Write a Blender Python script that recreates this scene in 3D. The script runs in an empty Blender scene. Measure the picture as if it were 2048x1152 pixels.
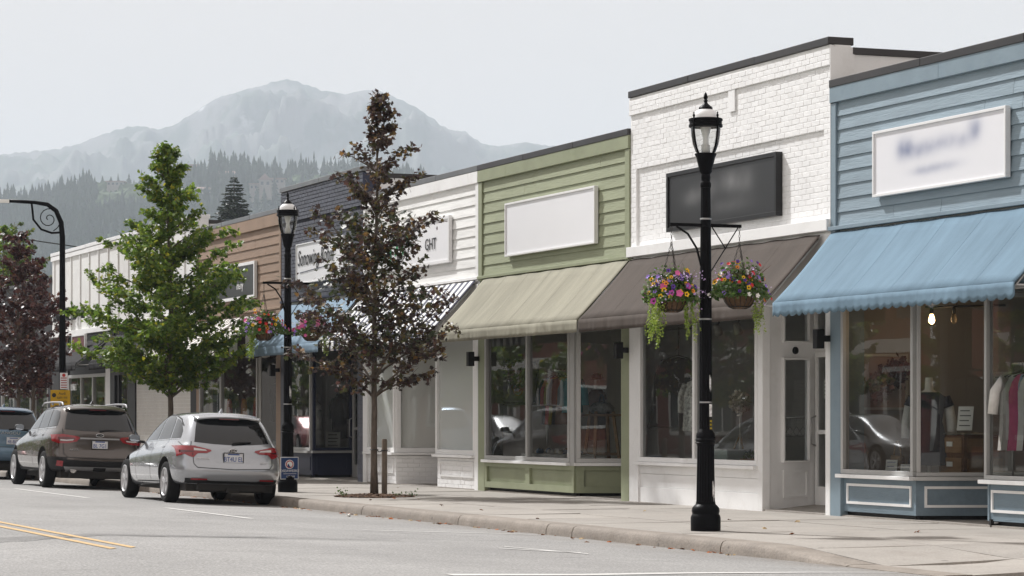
import bpy, bmesh, math, random
import numpy as np
from mathutils import Vector, Matrix, noise
from mathutils.bvhtree import BVHTree

RND = random.Random(11)
SC = bpy.context.scene
COL = SC.collection

# ------------------------------------------------------------------ camera
# the street runs along +Y, the shop fronts stand in the plane X = 16.6 and face -X, the gutter is Z = 0
cam_d = bpy.data.cameras.new('camera')
cam = bpy.data.objects.new('camera', cam_d); COL.objects.link(cam)
cam_d.sensor_width = 36.0
cam_d.lens = 36.0 * 5400 / 2048
cam_d.shift_y = (835 - 576) / 2048
cam_d.clip_start = 0.5; cam_d.clip_end = 60000
YAW = math.atan(2114 / 5400)
cam.location = (0, 0, 1.40)
cam.rotation_euler = (math.pi / 2, 0, -YAW)
SC.camera = cam

# ------------------------------------------------------------------ sky, sun, exposure
SUN = Vector((-0.40, 0.92, 1.04)).normalized()
w = bpy.data.worlds.new('World'); SC.world = w; w.use_nodes = True
nt = w.node_tree; nt.nodes.clear()
sky = nt.nodes.new('ShaderNodeTexSky'); sky.sky_type = 'NISHITA'; sky.sun_disc = False
sky.sun_elevation = math.asin(SUN.z); sky.sun_rotation = math.atan2(SUN.x, SUN.y)
sky.air_density = 1.0; sky.dust_density = 3.0; sky.ozone_density = 1.0
mx = nt.nodes.new('ShaderNodeMix'); mx.data_type = 'RGBA'; mx.inputs[0].default_value = 0.90
mx.inputs[7].default_value = (5.85, 5.3, 4.9, 1)          # thin even overcast in front of the blue
bg = nt.nodes.new('ShaderNodeBackground'); bg.inputs[1].default_value = 0.10
wo = nt.nodes.new('ShaderNodeOutputWorld')
cn = nt.nodes.new('ShaderNodeTexNoise'); cn.inputs['Scale'].default_value = 2.2; cn.inputs['Detail'].default_value = 4   # faint cloud texture, the same all over the sky
cm = nt.nodes.new('ShaderNodeMapRange'); cm.inputs[1].default_value = 0.3; cm.inputs[2].default_value = 0.7; cm.inputs[3].default_value = 0.955; cm.inputs[4].default_value = 1.045
cs = nt.nodes.new('ShaderNodeVectorMath'); cs.operation = 'SCALE'; cs.inputs[0].default_value = mx.inputs[7].default_value[:3]
ct = nt.nodes.new('ShaderNodeTexCoord'); cp = nt.nodes.new('ShaderNodeMapping'); cp.inputs['Scale'].default_value = (1, 1, 3)
nt.links.new(ct.outputs['Generated'], cp.inputs[0]); nt.links.new(cp.outputs[0], cn.inputs['Vector']); nt.links.new(cn.outputs[0], cm.inputs[0]); nt.links.new(cm.outputs[0], cs.inputs['Scale']); nt.links.new(cs.outputs[0], mx.inputs[7])
nt.links.new(sky.outputs[0], mx.inputs[6]); nt.links.new(mx.outputs[2], bg.inputs[0]); nt.links.new(bg.outputs[0], wo.inputs[0])
sl = bpy.data.lights.new('sun', 'SUN'); sl.energy = 3.9; sl.angle = math.radians(2.2); sl.color = (1.0, 0.99, 0.98)
so = bpy.data.objects.new('sun', sl); COL.objects.link(so); so.location = (0, 0, 60)
so.rotation_euler = SUN.to_track_quat('Z', 'Y').to_euler()
SC.view_settings.view_transform = 'Standard'; SC.view_settings.look = 'None'
SC.view_settings.exposure = 0.6; SC.view_settings.gamma = 1.0; SC.view_settings.use_curve_mapping = False
SC.render.engine = 'CYCLES'
cy = SC.cycles
cy.max_bounces = 8; cy.diffuse_bounces = 4; cy.glossy_bounces = 4; cy.transmission_bounces = 6
cy.transparent_max_bounces = 16; cy.volume_bounces = 1
cy.use_denoising = True; cy.sample_clamp_indirect = 6.0
cy.caustics_reflective = False; cy.caustics_refractive = False

# ------------------------------------------------------------------ helpers
class MB:
    """collects faces in world (or thing-local) coordinates and links them as one mesh object"""
    def __init__(s): s.v = []; s.f = []; s.m = []
    def add(s, vs, fs, mi=0):
        b = len(s.v); s.v += [tuple(p) for p in vs]
        for q in fs: s.f.append(tuple(i + b for i in q)); s.m.append(mi)
        return s
    def box(s, x0, x1, y0, y1, z0, z1, mi=0):
        if x0 > x1: x0, x1 = x1, x0
        if y0 > y1: y0, y1 = y1, y0
        if z0 > z1: z0, z1 = z1, z0
        return s.add([(x0, y0, z0), (x1, y0, z0), (x1, y1, z0), (x0, y1, z0), (x0, y0, z1), (x1, y0, z1), (x1, y1, z1), (x0, y1, z1)],
                     [(0, 3, 2, 1), (4, 5, 6, 7), (0, 1, 5, 4), (1, 2, 6, 5), (2, 3, 7, 6), (3, 0, 4, 7)], mi)
    def tube(s, pts, r, n=8, mi=0, cap=True):
        pts = [Vector(p) for p in pts]; k = len(pts)
        rs = list(r) if isinstance(r, (list, tuple)) else [r] * k
        t0 = (pts[1] - pts[0]).normalized()
        a = Vector((0, 0, 1)) if abs(t0.z) < 0.9 else Vector((1, 0, 0))
        u = t0.cross(a).normalized(); vs = []
        for i in range(k):
            t = (pts[min(i + 1, k - 1)] - pts[max(i - 1, 0)])
            t = t.normalized() if t.length > 1e-9 else t0
            u = (u - t * u.dot(t)); u = u.normalized() if u.length > 1e-6 else t.orthogonal().normalized()
            w_ = t.cross(u)
            for j in range(n):
                an = 2 * math.pi * j / n
                vs.append(pts[i] + (u * math.cos(an) + w_ * math.sin(an)) * rs[i])
        fs = [(i * n + j, i * n + (j + 1) % n, (i + 1) * n + (j + 1) % n, (i + 1) * n + j) for i in range(k - 1) for j in range(n)]
        if cap: fs += [tuple(range(n - 1, -1, -1)), tuple((k - 1) * n + j for j in range(n))]
        return s.add(vs, fs, mi)
    def lathe(s, c, prof, n=24, mi=0, flute=0, axis='z', cap=True):
        vs = []; fs = []
        for (r, z) in prof:
            for j in range(n):
                a = 2 * math.pi * j / n
                rr = r * (1 - flute * (j % 2))
                if axis == 'z': vs.append((c[0] + rr * math.cos(a), c[1] + rr * math.sin(a), c[2] + z))
                else: vs.append((c[0] + z, c[1] + rr * math.cos(a), c[2] + rr * math.sin(a)))
        k = len(prof)
        for i in range(k - 1):
            for j in range(n):
                q = (i * n + j, i * n + (j + 1) % n, (i + 1) * n + (j + 1) % n, (i + 1) * n + j)
                fs.append(q)
        if cap: fs += [tuple(range(n - 1, -1, -1)), tuple((k - 1) * n + j for j in range(n))]
        return s.add(vs, fs, mi)
    def grid(s, rows, mi=0, closed=False):
        n = len(rows[0]); vs = [p for r in rows for p in r]; fs = []
        for i in range(len(rows) - 1):
            for j in range(n if closed else n - 1):
                fs.append((i * n + j, i * n + (j + 1) % n, (i + 1) * n + (j + 1) % n, (i + 1) * n + j))
        return s.add(vs, fs, mi)
    def mesh(s, name, mats, off=(0, 0, 0), smooth=False):
        me = bpy.data.meshes.new(name)
        me.from_pydata([(p[0] - off[0], p[1] - off[1], p[2] - off[2]) for p in s.v], [], s.f)
        for m in (mats if isinstance(mats, (list, tuple)) else [mats]): me.materials.append(m)
        if any(s.m): me.polygons.foreach_set('material_index', s.m)
        if smooth: me.polygons.foreach_set('use_smooth', [True] * len(s.f))
        me.update(); return me
    def build(s, name, mats, parent=None, local=False, smooth=False, bevel=0, origin=None, sharp=None, solid=0):
        if parent is not None: off = (0, 0, 0) if local else tuple(parent.location)
        elif origin is not None: off = origin
        else:
            a = np.array(s.v); lo = a.min(0); hi = a.max(0); off = ((lo[0] + hi[0]) / 2, (lo[1] + hi[1]) / 2, lo[2])
        me = s.mesh(name, mats, off, smooth)
        o = bpy.data.objects.new(name, me); COL.objects.link(o)
        if parent is not None: o.parent = parent
        else: o.location = off
        if smooth and sharp is not None: me.set_sharp_from_angle(angle=math.radians(sharp))
        if solid:
            m = o.modifiers.new('solid', 'SOLIDIFY'); m.thickness = solid
        if bevel:
            m = o.modifiers.new('bevel', 'BEVEL'); m.width = bevel; m.segments = 2; m.limit_method = 'ANGLE'
        return o

def tag(o, label=None, cat=None, group=None, kind=None):
    if label: o['label'] = label
    if cat: o['category'] = cat
    if group: o['group'] = group
    if kind: o['kind'] = kind
    return o
def thing(name, loc, label, cat, group=None, rz=0, rx=0, ry=0):
    o = bpy.data.objects.new(name, None); COL.objects.link(o); o.location = loc
    o.rotation_euler = (rx, ry, rz); o.empty_display_size = 0.2
    return tag(o, label, cat, group)
def inst(name, me, parent, loc, rot=None, scale=None):
    o = bpy.data.objects.new(name, me); COL.objects.link(o)
    if parent is not None:
        o.parent = parent; loc = Vector(loc) - Vector(parent.location)
    o.location = loc
    if rot is not None: o.rotation_euler = rot
    if scale is not None: o.scale = scale
    return o
def text_mesh(s, size, mat, extrude=0.0, name='lettering', align='LEFT', shear=0, width=1.0):
    cu = bpy.data.curves.new(name, 'FONT'); cu.body = s; cu.size = size; cu.extrude = extrude
    cu.align_x = align; cu.shear = shear
    cu.resolution_u = 3
    t = bpy.data.objects.new(name, cu); COL.objects.link(t)
    dg = bpy.context.evaluated_depsgraph_get()
    me = bpy.data.meshes.new_from_object(t.evaluated_get(dg))
    bpy.data.objects.remove(t); me.name = name
    if width != 1.0: me.transform(Matrix.Diagonal((width, 1, 1, 1)))
    me.materials.clear(); me.materials.append(mat)
    return me
FACE = Matrix(((0, 0, -1), (-1, 0, 0), (0, 1, 0)))            # lettering on a front that faces -X
REAR = Matrix(((1, 0, 0), (0, 0, -1), (0, 1, 0)))             # lettering on a side that faces -Y
def letter(s, size, mat, parent, pos, M=FACE, extrude=0.002, align='LEFT', name='lettering', shear=0, width=1.0, local=False):
    me = text_mesh(s, size, mat, extrude, name, align, shear, width)
    o = bpy.data.objects.new(name, me); COL.objects.link(o); o.parent = parent
    p = Vector(pos) if local else Vector(pos) - Vector(parent.location)
    o.matrix_local = Matrix.Translation(p) @ M.to_4x4()
    return o

# ------------------------------------------------------------------ materials (all procedural)
def nodes_of(name):
    m = bpy.data.materials.new(name); m.use_nodes = True
    t = m.node_tree; return m, t, t.nodes['Principled BSDF'], t.nodes['Material Output']
def mat(name, col, rough=0.6, metal=0.0, var=0.12, scale=2.0, bump=0.0, bscale=40.0, stretch=(1, 1, 1), coat=0.0, spec=0.5,
        dirt=None, dscale=1.2, damt=0.5, ovar=0.0, rvar=0.0, world=False, ior=1.5, island=0.0):
    m, t, b, _ = nodes_of(name); N = t.nodes.new; L = t.links.new
    b.inputs['Roughness'].default_value = rough; b.inputs['Metallic'].default_value = metal
    b.inputs['Coat Weight'].default_value = coat; b.inputs['Coat Roughness'].default_value = 0.04
    b.inputs['Specular IOR Level'].default_value = spec; b.inputs['IOR'].default_value = ior
    tc = N('ShaderNodeTexCoord'); mp = N('ShaderNodeMapping'); mp.inputs['Scale'].default_value = stretch
    if world:
        g = N('ShaderNodeNewGeometry'); L(g.outputs['Position'], mp.inputs[0])
    else:
        L(tc.outputs['Object'], mp.inputs[0])
    oi = N('ShaderNodeObjectInfo')
    vec = mp.outputs[0]
    if not world:
        ad = N('ShaderNodeVectorMath'); ad.operation = 'ADD'
        sc = N('ShaderNodeVectorMath'); sc.operation = 'SCALE'; sc.inputs[0].default_value = (31, 17, 23)
        L(oi.outputs['Random'], sc.inputs['Scale']); L(vec, ad.inputs[0]); L(sc.outputs[0], ad.inputs[1]); vec = ad.outputs[0]
    n1 = N('ShaderNodeTexNoise'); n1.inputs['Scale'].default_value = scale; n1.inputs['Detail'].default_value = 6; n1.inputs['Roughness'].default_value = 0.6
    L(vec, n1.inputs['Vector'])
    mr = N('ShaderNodeMapRange'); mr.inputs[1].default_value = 0.3; mr.inputs[2].default_value = 0.7
    mr.inputs[3].default_value = 1 - var; mr.inputs[4].default_value = 1 + var
    L(n1.outputs[0], mr.inputs[0])
    val = mr.outputs[0]
    def mul(a, lo, hi, src):
        r = N('ShaderNodeMapRange'); r.inputs[3].default_value = lo; r.inputs[4].default_value = hi; L(src, r.inputs[0])
        q = N('ShaderNodeMath'); q.operation = 'MULTIPLY'; L(a, q.inputs[0]); L(r.outputs[0], q.inputs[1]); return q.outputs[0]
    if ovar: val = mul(val, 1 - ovar, 1 + ovar, oi.outputs['Random'])
    if island:
        g2 = N('ShaderNodeNewGeometry'); val = mul(val, 1 - island, 1 + island, g2.outputs['Random Per Island'])
    vm = N('ShaderNodeVectorMath'); vm.operation = 'SCALE'; vm.inputs[0].default_value = col[:3]
    L(val, vm.inputs['Scale']); out = vm.outputs[0]
    if dirt is not None:
        n2 = N('ShaderNodeTexNoise'); n2.inputs['Scale'].default_value = dscale; n2.inputs['Detail'].default_value = 8; n2.inputs['Roughness'].default_value = 0.7
        L(vec, n2.inputs['Vector'])
        r2 = N('ShaderNodeMapRange'); r2.inputs[1].default_value = 0.52; r2.inputs[2].default_value = 0.75; r2.inputs[4].default_value = damt
        L(n2.outputs[0], r2.inputs[0])
        m2 = N('ShaderNodeMix'); m2.data_type = 'RGBA'; L(r2.outputs[0], m2.inputs[0]); L(out, m2.inputs[6])
        m2.inputs[7].default_value = (*dirt, 1); out = m2.outputs[2]
    L(out, b.inputs['Base Color'])
    if rvar:
        r3 = N('ShaderNodeMapRange'); r3.inputs[1].default_value = 0.3; r3.inputs[2].default_value = 0.7
        r3.inputs[3].default_value = max(0, rough - rvar); r3.inputs[4].default_value = rough + rvar
        L(n1.outputs[0], r3.inputs[0]); L(r3.outputs[0], b.inputs['Roughness'])
    if bump:
        n3 = N('ShaderNodeTexNoise'); n3.inputs['Scale'].default_value = bscale; n3.inputs['Detail'].default_value = 5
        L(vec, n3.inputs['Vector'])
        bp = N('ShaderNodeBump'); bp.inputs['Strength'].default_value = min(1, bump); bp.inputs['Distance'].default_value = 0.01
        L(n3.outputs[0], bp.inputs['Height']); L(bp.outputs[0], b.inputs['Normal'])
    return m
def wood_siding(name, col, spec=0.4):
    return mat(name, col, 0.62, var=0.10, scale=2.2, bump=0.55, bscale=9.0, stretch=(6, 0.55, 6), ovar=0.05, dirt=tuple(c * 0.72 for c in col), dscale=1.4, damt=0.45, spec=spec)
def glass_mat(name, tint=(0.93, 0.96, 0.95), ior=1.72, dust=0.035, dustc=(.6, .6, .58)):
    m, t, b, o = nodes_of(name); t.nodes.remove(b); N = t.nodes.new; L = t.links.new
    tr = N('ShaderNodeBsdfTransparent'); tr.inputs[0].default_value = (*tint, 1)
    gl = N('ShaderNodeBsdfGlossy'); gl.inputs['Roughness'].default_value = 0.0; gl.inputs[0].default_value = (0.98, 1, 1, 1)
    df = N('ShaderNodeBsdfDiffuse'); df.inputs[0].default_value = (*dustc, 1)
    fr = N('ShaderNodeFresnel'); fr.inputs['IOR'].default_value = ior
    tc = N('ShaderNodeTexCoord'); nz = N('ShaderNodeTexNoise'); nz.inputs['Scale'].default_value = 0.9; nz.inputs['Detail'].default_value = 1
    L(tc.outputs['Object'], nz.inputs['Vector'])
    bp = N('ShaderNodeBump'); bp.inputs['Strength'].default_value = 0.02; bp.inputs['Distance'].default_value = 0.05
    L(nz.outputs[0], bp.inputs['Height']); L(bp.outputs[0], gl.inputs['Normal'])
    m1 = N('ShaderNodeMixShader'); m1.inputs[0].default_value = dust; L(tr.outputs[0], m1.inputs[1]); L(df.outputs[0], m1.inputs[2])
    m2 = N('ShaderNodeMixShader'); L(fr.outputs[0], m2.inputs[0]); L(m1.outputs[0], m2.inputs[1]); L(gl.outputs[0], m2.inputs[2])
    L(m2.outputs[0], o.inputs['Surface']); return m
def leaf_mat(name, cols, trans=0.35):
    """leaf colour picked per leaf from a short ramp"""
    m, t, b, o = nodes_of(name); N = t.nodes.new; L = t.links.new
    g = N('ShaderNodeNewGeometry'); cr = N('ShaderNodeValToRGB'); L(g.outputs['Random Per Island'], cr.inputs[0])
    e = cr.color_ramp.elements
    while len(e) < len(cols): e.new(0.5)
    for i, (p, c) in enumerate(cols): e[i].position = p; e[i].color = (*c, 1)
    L(cr.outputs[0], b.inputs['Base Color']); b.inputs['Roughness'].default_value = 0.45
    tl = N('ShaderNodeBsdfTranslucent'); L(cr.outputs[0], tl.inputs[0])
    mx_ = N('ShaderNodeMixShader'); mx_.inputs[0].default_value = trans
    L(b.outputs[0], mx_.inputs[1]); L(tl.outputs[0], mx_.inputs[2]); L(mx_.outputs[0], o.inputs['Surface'])
    return m
def stripe_mat(name, a, c, period, duty=0.5, rough=0.75, off=0.0):
    m = mat(name, (1, 1, 1), rough, var=0.06, bump=0.15, bscale=60); t = m.node_tree; N = t.nodes.new; L = t.links.new
    g = N('ShaderNodeNewGeometry'); sx = N('ShaderNodeSeparateXYZ'); L(g.outputs['Position'], sx.inputs[0])
    d = N('ShaderNodeMath'); d.operation = 'MULTIPLY_ADD'; d.inputs[1].default_value = 1 / period; d.inputs[2].default_value = off; L(sx.outputs[1], d.inputs[0])
    f = N('ShaderNodeMath'); f.operation = 'FRACT'; L(d.outputs[0], f.inputs[0])
    c_ = N('ShaderNodeMath'); c_.operation = 'GREATER_THAN'; c_.inputs[1].default_value = duty; L(f.outputs[0], c_.inputs[0])
    mx_ = N('ShaderNodeMix'); mx_.data_type = 'RGBA'; L(c_.outputs[0], mx_.inputs[0]); mx_.inputs[6].default_value = (*a, 1); mx_.inputs[7].default_value = (*c, 1)
    L(mx_.outputs[2], t.nodes['Principled BSDF'].inputs['Base Color']); return m
def smudge_mat(name, base, ink, spots, rough=0.35):
    """a painted board whose print is too soft to read: ink blots at (y, z, ry, rz, amount) in object metres"""
    m, t, b, _ = nodes_of(name); N = t.nodes.new; L = t.links.new; b.inputs['Roughness'].default_value = rough
    tc = N('ShaderNodeTexCoord'); sp = N('ShaderNodeSeparateXYZ'); L(tc.outputs['Object'], sp.inputs[0])
    nz = N('ShaderNodeTexNoise'); nz.inputs['Scale'].default_value = 3.5; nz.inputs['Detail'].default_value = 2; L(tc.outputs['Object'], nz.inputs['Vector'])
    acc = None
    def M(op, a, b_):
        q = N('ShaderNodeMath'); q.operation = op
        for i, v in enumerate((a, b_)):
            if isinstance(v, (int, float)): q.inputs[i].default_value = v
            else: L(v, q.inputs[i])
        return q.outputs[0]
    for (y, z, ry, rz, am) in spots:
        d = M('ADD', M('POWER', M('ABSOLUTE', M('DIVIDE', M('SUBTRACT', sp.outputs[1], y), ry), 0), 2.0), M('POWER', M('ABSOLUTE', M('DIVIDE', M('SUBTRACT', sp.outputs[2], z), rz), 0), 2.0))
        v = M('MULTIPLY', M('POWER', 2.718, M('MULTIPLY', d, -1.0)), am)
        acc = v if acc is None else M('ADD', acc, v)
    acc = M('MULTIPLY', acc, M('ADD', M('MULTIPLY', nz.outputs[0], 1.3), 0.3))
    mx_ = N('ShaderNodeMix'); mx_.data_type = 'RGBA'; mx_.clamp_factor = True; L(acc, mx_.inputs[0])
    mx_.inputs[6].default_value = (*base, 1); mx_.inputs[7].default_value = (*ink, 1); L(mx_.outputs[2], b.inputs['Base Color'])
    return m

WHITE = mat('white_paint', (0.85, 0.85, 0.845), 0.5, var=0.04, scale=1.2, bump=0.12, bscale=30, dirt=(0.55, 0.53, 0.49), dscale=2.2, damt=0.35)
WHITE_BRICK = mat('white_painted_brick', (0.87, 0.87, 0.87), 0.55, var=0.04, scale=4, bump=0.3, bscale=55, ovar=0.02, dirt=(0.74, 0.73, 0.71), dscale=1.6, damt=0.3, island=0.02)
MORTAR_WHITE = mat('white_mortar', (0.84, 0.84, 0.83), 0.8, bump=0.3)
WHITE_SIDE = wood_siding('white_siding', (0.79, 0.79, 0.77))
BATTEN_WHITE = mat('white_batten_board', (0.76, 0.76, 0.74), 0.6, var=0.06, scale=1.0, dirt=(0.58, 0.55, 0.50), dscale=0.9, damt=0.5)
BLUE_SIDE = wood_siding('blue_siding', (0.245, 0.315, 0.365))
BLUE_TRIM = mat('blue_trim', (0.215, 0.285, 0.335), 0.55, var=0.08, bump=0.2, bscale=20, dirt=(0.10, 0.16, 0.22), damt=0.4)
BLUE_KICK = mat('blue_kick', (0.165, 0.225, 0.27), 0.55, var=0.1, bump=0.4, bscale=12, stretch=(5, 1, 5), dirt=(0.09, 0.14, 0.19), damt=0.5)
GREEN_SIDE = wood_siding('green_siding', (0.30, 0.325, 0.215))
GREEN_TRIM = mat('green_trim', (0.285, 0.31, 0.20), 0.55, var=0.08, bump=0.2, bscale=20, dirt=(0.16, 0.19, 0.10), damt=0.4)
BROWN_SIDE = wood_siding('brown_siding', (0.27, 0.185, 0.13))
BROWN_TRIM = mat('brown_trim', (0.29, 0.20, 0.14), 0.6, var=0.1, bump=0.2)
NAVY_BRICK = mat('navy_painted_brick', (0.078, 0.083, 0.108), 0.5, var=0.10, scale=4, bump=0.4, bscale=50, island=0.16)
NAVY_TRIM = mat('navy_trim', (0.022, 0.028, 0.060), 0.5, var=0.1, bump=0.2)
NAVY_MORTAR = mat('navy_mortar', (0.014, 0.017, 0.030), 0.9)
BLACK_TRIM = mat('black_trim', (0.009, 0.009, 0.010), 0.5, var=0.15, spec=0.3)
COPING = mat('dark_metal_coping', (0.035, 0.033, 0.034), 0.45, metal=0.2, var=0.25, scale=1.5, ovar=0.15, rvar=0.1)
COPING_GREY = mat('grey_metal_coping', (0.16, 0.165, 0.17), 0.4, metal=0.4, var=0.15, scale=1.5, ovar=0.1)
ROOF = mat('roof_felt', (0.08, 0.08, 0.08), 0.9)
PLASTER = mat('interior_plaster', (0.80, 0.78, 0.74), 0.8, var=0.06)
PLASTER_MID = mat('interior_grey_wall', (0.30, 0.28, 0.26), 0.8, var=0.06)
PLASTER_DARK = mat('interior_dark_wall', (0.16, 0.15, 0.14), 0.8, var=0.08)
SHOPFLOOR = mat('shop_floor_boards', (0.20, 0.14, 0.09), 0.45, var=0.2, stretch=(1, 8, 1))
GLASS = glass_mat('shop_glass')
GLASS_HAZY = glass_mat('whitened_shop_glass', ior=1.42, dust=0.5, dustc=(.84, .86, .83))
PAPER = mat('white_window_film', (0.86, 0.87, 0.84), 0.8, var=0.10, scale=1.2, stretch=(1, 3, 0.5))
ALU = mat('grey_window_frame', (0.50, 0.50, 0.49), 0.4, metal=0.3, var=0.06)
CAST = mat('black_cast_iron', (0.004, 0.004, 0.005), 0.42, var=0.3, scale=9, bump=0.25, bscale=60, rvar=0.12, spec=0.07)
WIRE = mat('black_wire', (0.010, 0.010, 0.010), 0.5)
CHAIN = mat('dark_chain', (0.05, 0.045, 0.04), 0.45, metal=0.8)
BULBW = mat('opal_lamp', (0.85, 0.85, 0.82), 0.3, var=0.02)
STEEL = mat('galvanised_steel', (0.45, 0.45, 0.45), 0.4, metal=0.8, var=0.15)
WOOD = mat('raw_wood', (0.30, 0.17, 0.08), 0.6, var=0.25, stretch=(1, 1, 6), scale=4)
WOOD_DARK = mat('brown_crate_wood', (0.16, 0.075, 0.032), 0.55, var=0.3, stretch=(1, 6, 6), scale=3)
STAKE = mat('weathered_stake', (0.20, 0.16, 0.125), 0.85, var=0.3, stretch=(6, 6, 0.6), scale=6, bump=0.5)
SIGN_WHITE = mat('sign_white', (0.82, 0.82, 0.84), 0.32, var=0.015)
FRAME_WHITE = mat('frame_white', (0.80, 0.80, 0.80), 0.4, var=0.03)
SIGN_BLACK = mat('sign_charcoal', (0.016, 0.016, 0.017), 0.42, var=0.1, spec=0.35)
INK = mat('black_ink', (0.012, 0.012, 0.014), 0.5)
INK_WHITE = mat('white_ink', (0.85, 0.85, 0.85), 0.5, var=0.01)
CLOTH = {k: mat('cloth_' + k, c, 0.9, var=0.2, scale=5, bump=0.3, bscale=90) for k, c in dict(navy=(0.012, 0.016, 0.035), black=(0.010, 0.010, 0.011), white=(0.70, 0.69, 0.66), grey=(0.42, 0.42, 0.40), pink=(0.55, 0.06, 0.20), lightblue=(0.30, 0.38, 0.50), red=(0.42, 0.03, 0.03), orange=(0.50, 0.14, 0.03), teal=(0.05, 0.26, 0.30), yellow=(0.32, 0.24, 0.03), brown=(0.14, 0.07, 0.04)).items()}
DOTS = mat('cloth_dotted', (0.55, 0.54, 0.50), 0.9, var=0.65, scale=26)
PRINTED = mat('cloth_printed', (0.16, 0.16, 0.17), 0.9, var=0.95, scale=18)
SKINW = mat('mannequin_white', (0.72, 0.68, 0.62), 0.5, var=0.03)
CARD = mat('paper_card', (0.78, 0.77, 0.73), 0.7, var=0.04)
# ------------------------------------------------------------------ ground, road, kerb, sidewalk
FX = 16.6                                        # plane of the shop fronts
def zr(x): return 0.035 * (6.1 - abs(x - 6.05)) if -0.05 < x < 12.15 else 0.0
def zs(x, y):                                    # sidewalk height: dips to the corner ramp near the camera
    k = min(1, max(0, (y - 22.0) / 2.4)); k = k * k * (3 - 2 * k)
    q = min(1, max(0, (x - 13.2) / 1.6)); q = q * q * (3 - 2 * q)
    k = 1 - (1 - k) * (1 - q); return 0.13 * k + 0.008 * (1 - k)
def asphalt():
    m = mat('asphalt', (0.262, 0.257, 0.249), 0.82, var=0.13, scale=0.35, bump=0.9, bscale=34, world=True, spec=0.35)
    t = m.node_tree; N = t.nodes.new; L = t.links.new; b = t.nodes['Principled BSDF']
    src = b.inputs['Base Color'].links[0].from_socket
    g = N('ShaderNodeNewGeometry')
    def nz(scale, det, stretch=(1, 1, 1)):
        mp = N('ShaderNodeMapping'); mp.inputs['Scale'].default_value = stretch; L(g.outputs['Position'], mp.inputs[0])
        n = N('ShaderNodeTexNoise'); n.inputs['Scale'].default_value = scale; n.inputs['Detail'].default_value = det; n.inputs['Roughness'].default_value = 0.65
        L(mp.outputs[0], n.inputs['Vector']); return n.outputs[0]
    def rng(s, a, b_, c, d):
        r = N('ShaderNodeMapRange'); r.inputs[1].default_value = a; r.inputs[2].default_value = b_; r.inputs[3].default_value = c; r.inputs[4].default_value = d; L(s, r.inputs[0]); return r.outputs[0]
    def mulc(c, f):
        v = N('ShaderNodeVectorMath'); v.operation = 'SCALE'; L(c, v.inputs[0]); L(f, v.inputs['Scale']); return v.outputs[0]
    c = mulc(src, rng(nz(45, 3), 0.32, 0.68, 0.62, 1.38))                    # aggregate
    c = mulc(c, rng(nz(0.5, 6, (1.0, 0.12, 1)), 0.3, 0.7, 0.90, 1.08))      # wheel tracks
    c = mulc(c, rng(nz(1.1, 7, (0.5, 1.6, 1)), 0.60, 0.76, 1.0, 0.66))      # worn dark scabs
    sp = N('ShaderNodeSeparateXYZ'); L(g.outputs['Position'], sp.inputs[0])
    def M(op, a, b_):
        q = N('ShaderNodeMath'); q.operation = op
        for i, v in enumerate((a, b_)):
            if isinstance(v, (int, float)): q.inputs[i].default_value = v
            else: L(v, q.inputs[i])
        return q.outputs[0]
    # a darker strip across the lane, with its own ragged outline
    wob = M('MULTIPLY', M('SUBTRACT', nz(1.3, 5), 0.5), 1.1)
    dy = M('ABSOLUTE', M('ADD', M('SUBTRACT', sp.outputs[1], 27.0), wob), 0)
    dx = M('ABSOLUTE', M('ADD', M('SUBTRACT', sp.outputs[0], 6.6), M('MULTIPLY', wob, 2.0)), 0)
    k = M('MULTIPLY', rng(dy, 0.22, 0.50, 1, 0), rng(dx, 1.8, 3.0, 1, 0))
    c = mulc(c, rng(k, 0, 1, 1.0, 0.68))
    # gutter dirt
    k2 = M('MULTIPLY', rng(sp.outputs[0], 11.35, 12.1, 0, 1), rng(nz(1.7, 6), 0.35, 0.65, 0.2, 1))
    mx_ = N('ShaderNodeMix'); mx_.data_type = 'RGBA'; L(M('MULTIPLY', k2, 0.6), mx_.inputs[0]); L(c, mx_.inputs[6]); mx_.inputs[7].default_value = (0.17, 0.145, 0.12, 1)
    L(mx_.outputs[2], b.inputs['Base Color']); return m
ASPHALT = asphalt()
CONCRETE = mat('sidewalk_concrete', (0.325, 0.300, 0.270), 0.85, var=0.10, scale=1.2, bump=0.7, bscale=60, ovar=0.06, dirt=(0.22, 0.19, 0.16), dscale=1.4, damt=0.55, world=False)
def specks(m, scale, thr, amt):
    t = m.node_tree; N = t.nodes.new; L = t.links.new; b = t.nodes['Principled BSDF']; src = b.inputs['Base Color'].links[0].from_socket
    g = N('ShaderNodeNewGeometry'); v = N('ShaderNodeTexVoronoi'); v.inputs['Scale'].default_value = scale; L(g.outputs['Position'], v.inputs['Vector'])
    r = N('ShaderNodeMapRange'); r.inputs[1].default_value = thr; r.inputs[2].default_value = thr * 1.4; r.inputs[3].default_value = 1 - amt; r.inputs[4].default_value = 1; L(v.outputs['Distance'], r.inputs[0])
    n = N('ShaderNodeTexNoise'); n.inputs['Scale'].default_value = 40; n.inputs['Detail'].default_value = 4; L(g.outputs['Position'], n.inputs['Vector'])
    r2 = N('ShaderNodeMapRange'); r2.inputs[1].default_value = .3; r2.inputs[2].default_value = .7; r2.inputs[3].default_value = .86; r2.inputs[4].default_value = 1.14; L(n.outputs[0], r2.inputs[0])
    q = N('ShaderNodeMath'); q.operation = 'MULTIPLY'; L(r.outputs[0], q.inputs[0]); L(r2.outputs[0], q.inputs[1])
    s = N('ShaderNodeVectorMath'); s.operation = 'SCALE'; L(src, s.inputs[0]); L(q.outputs[0], s.inputs['Scale']); L(s.outputs[0], b.inputs['Base Color'])
specks(CONCRETE, 1.6, .05, .45); specks(ASPHALT, 1.1, .035, .4)
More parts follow.
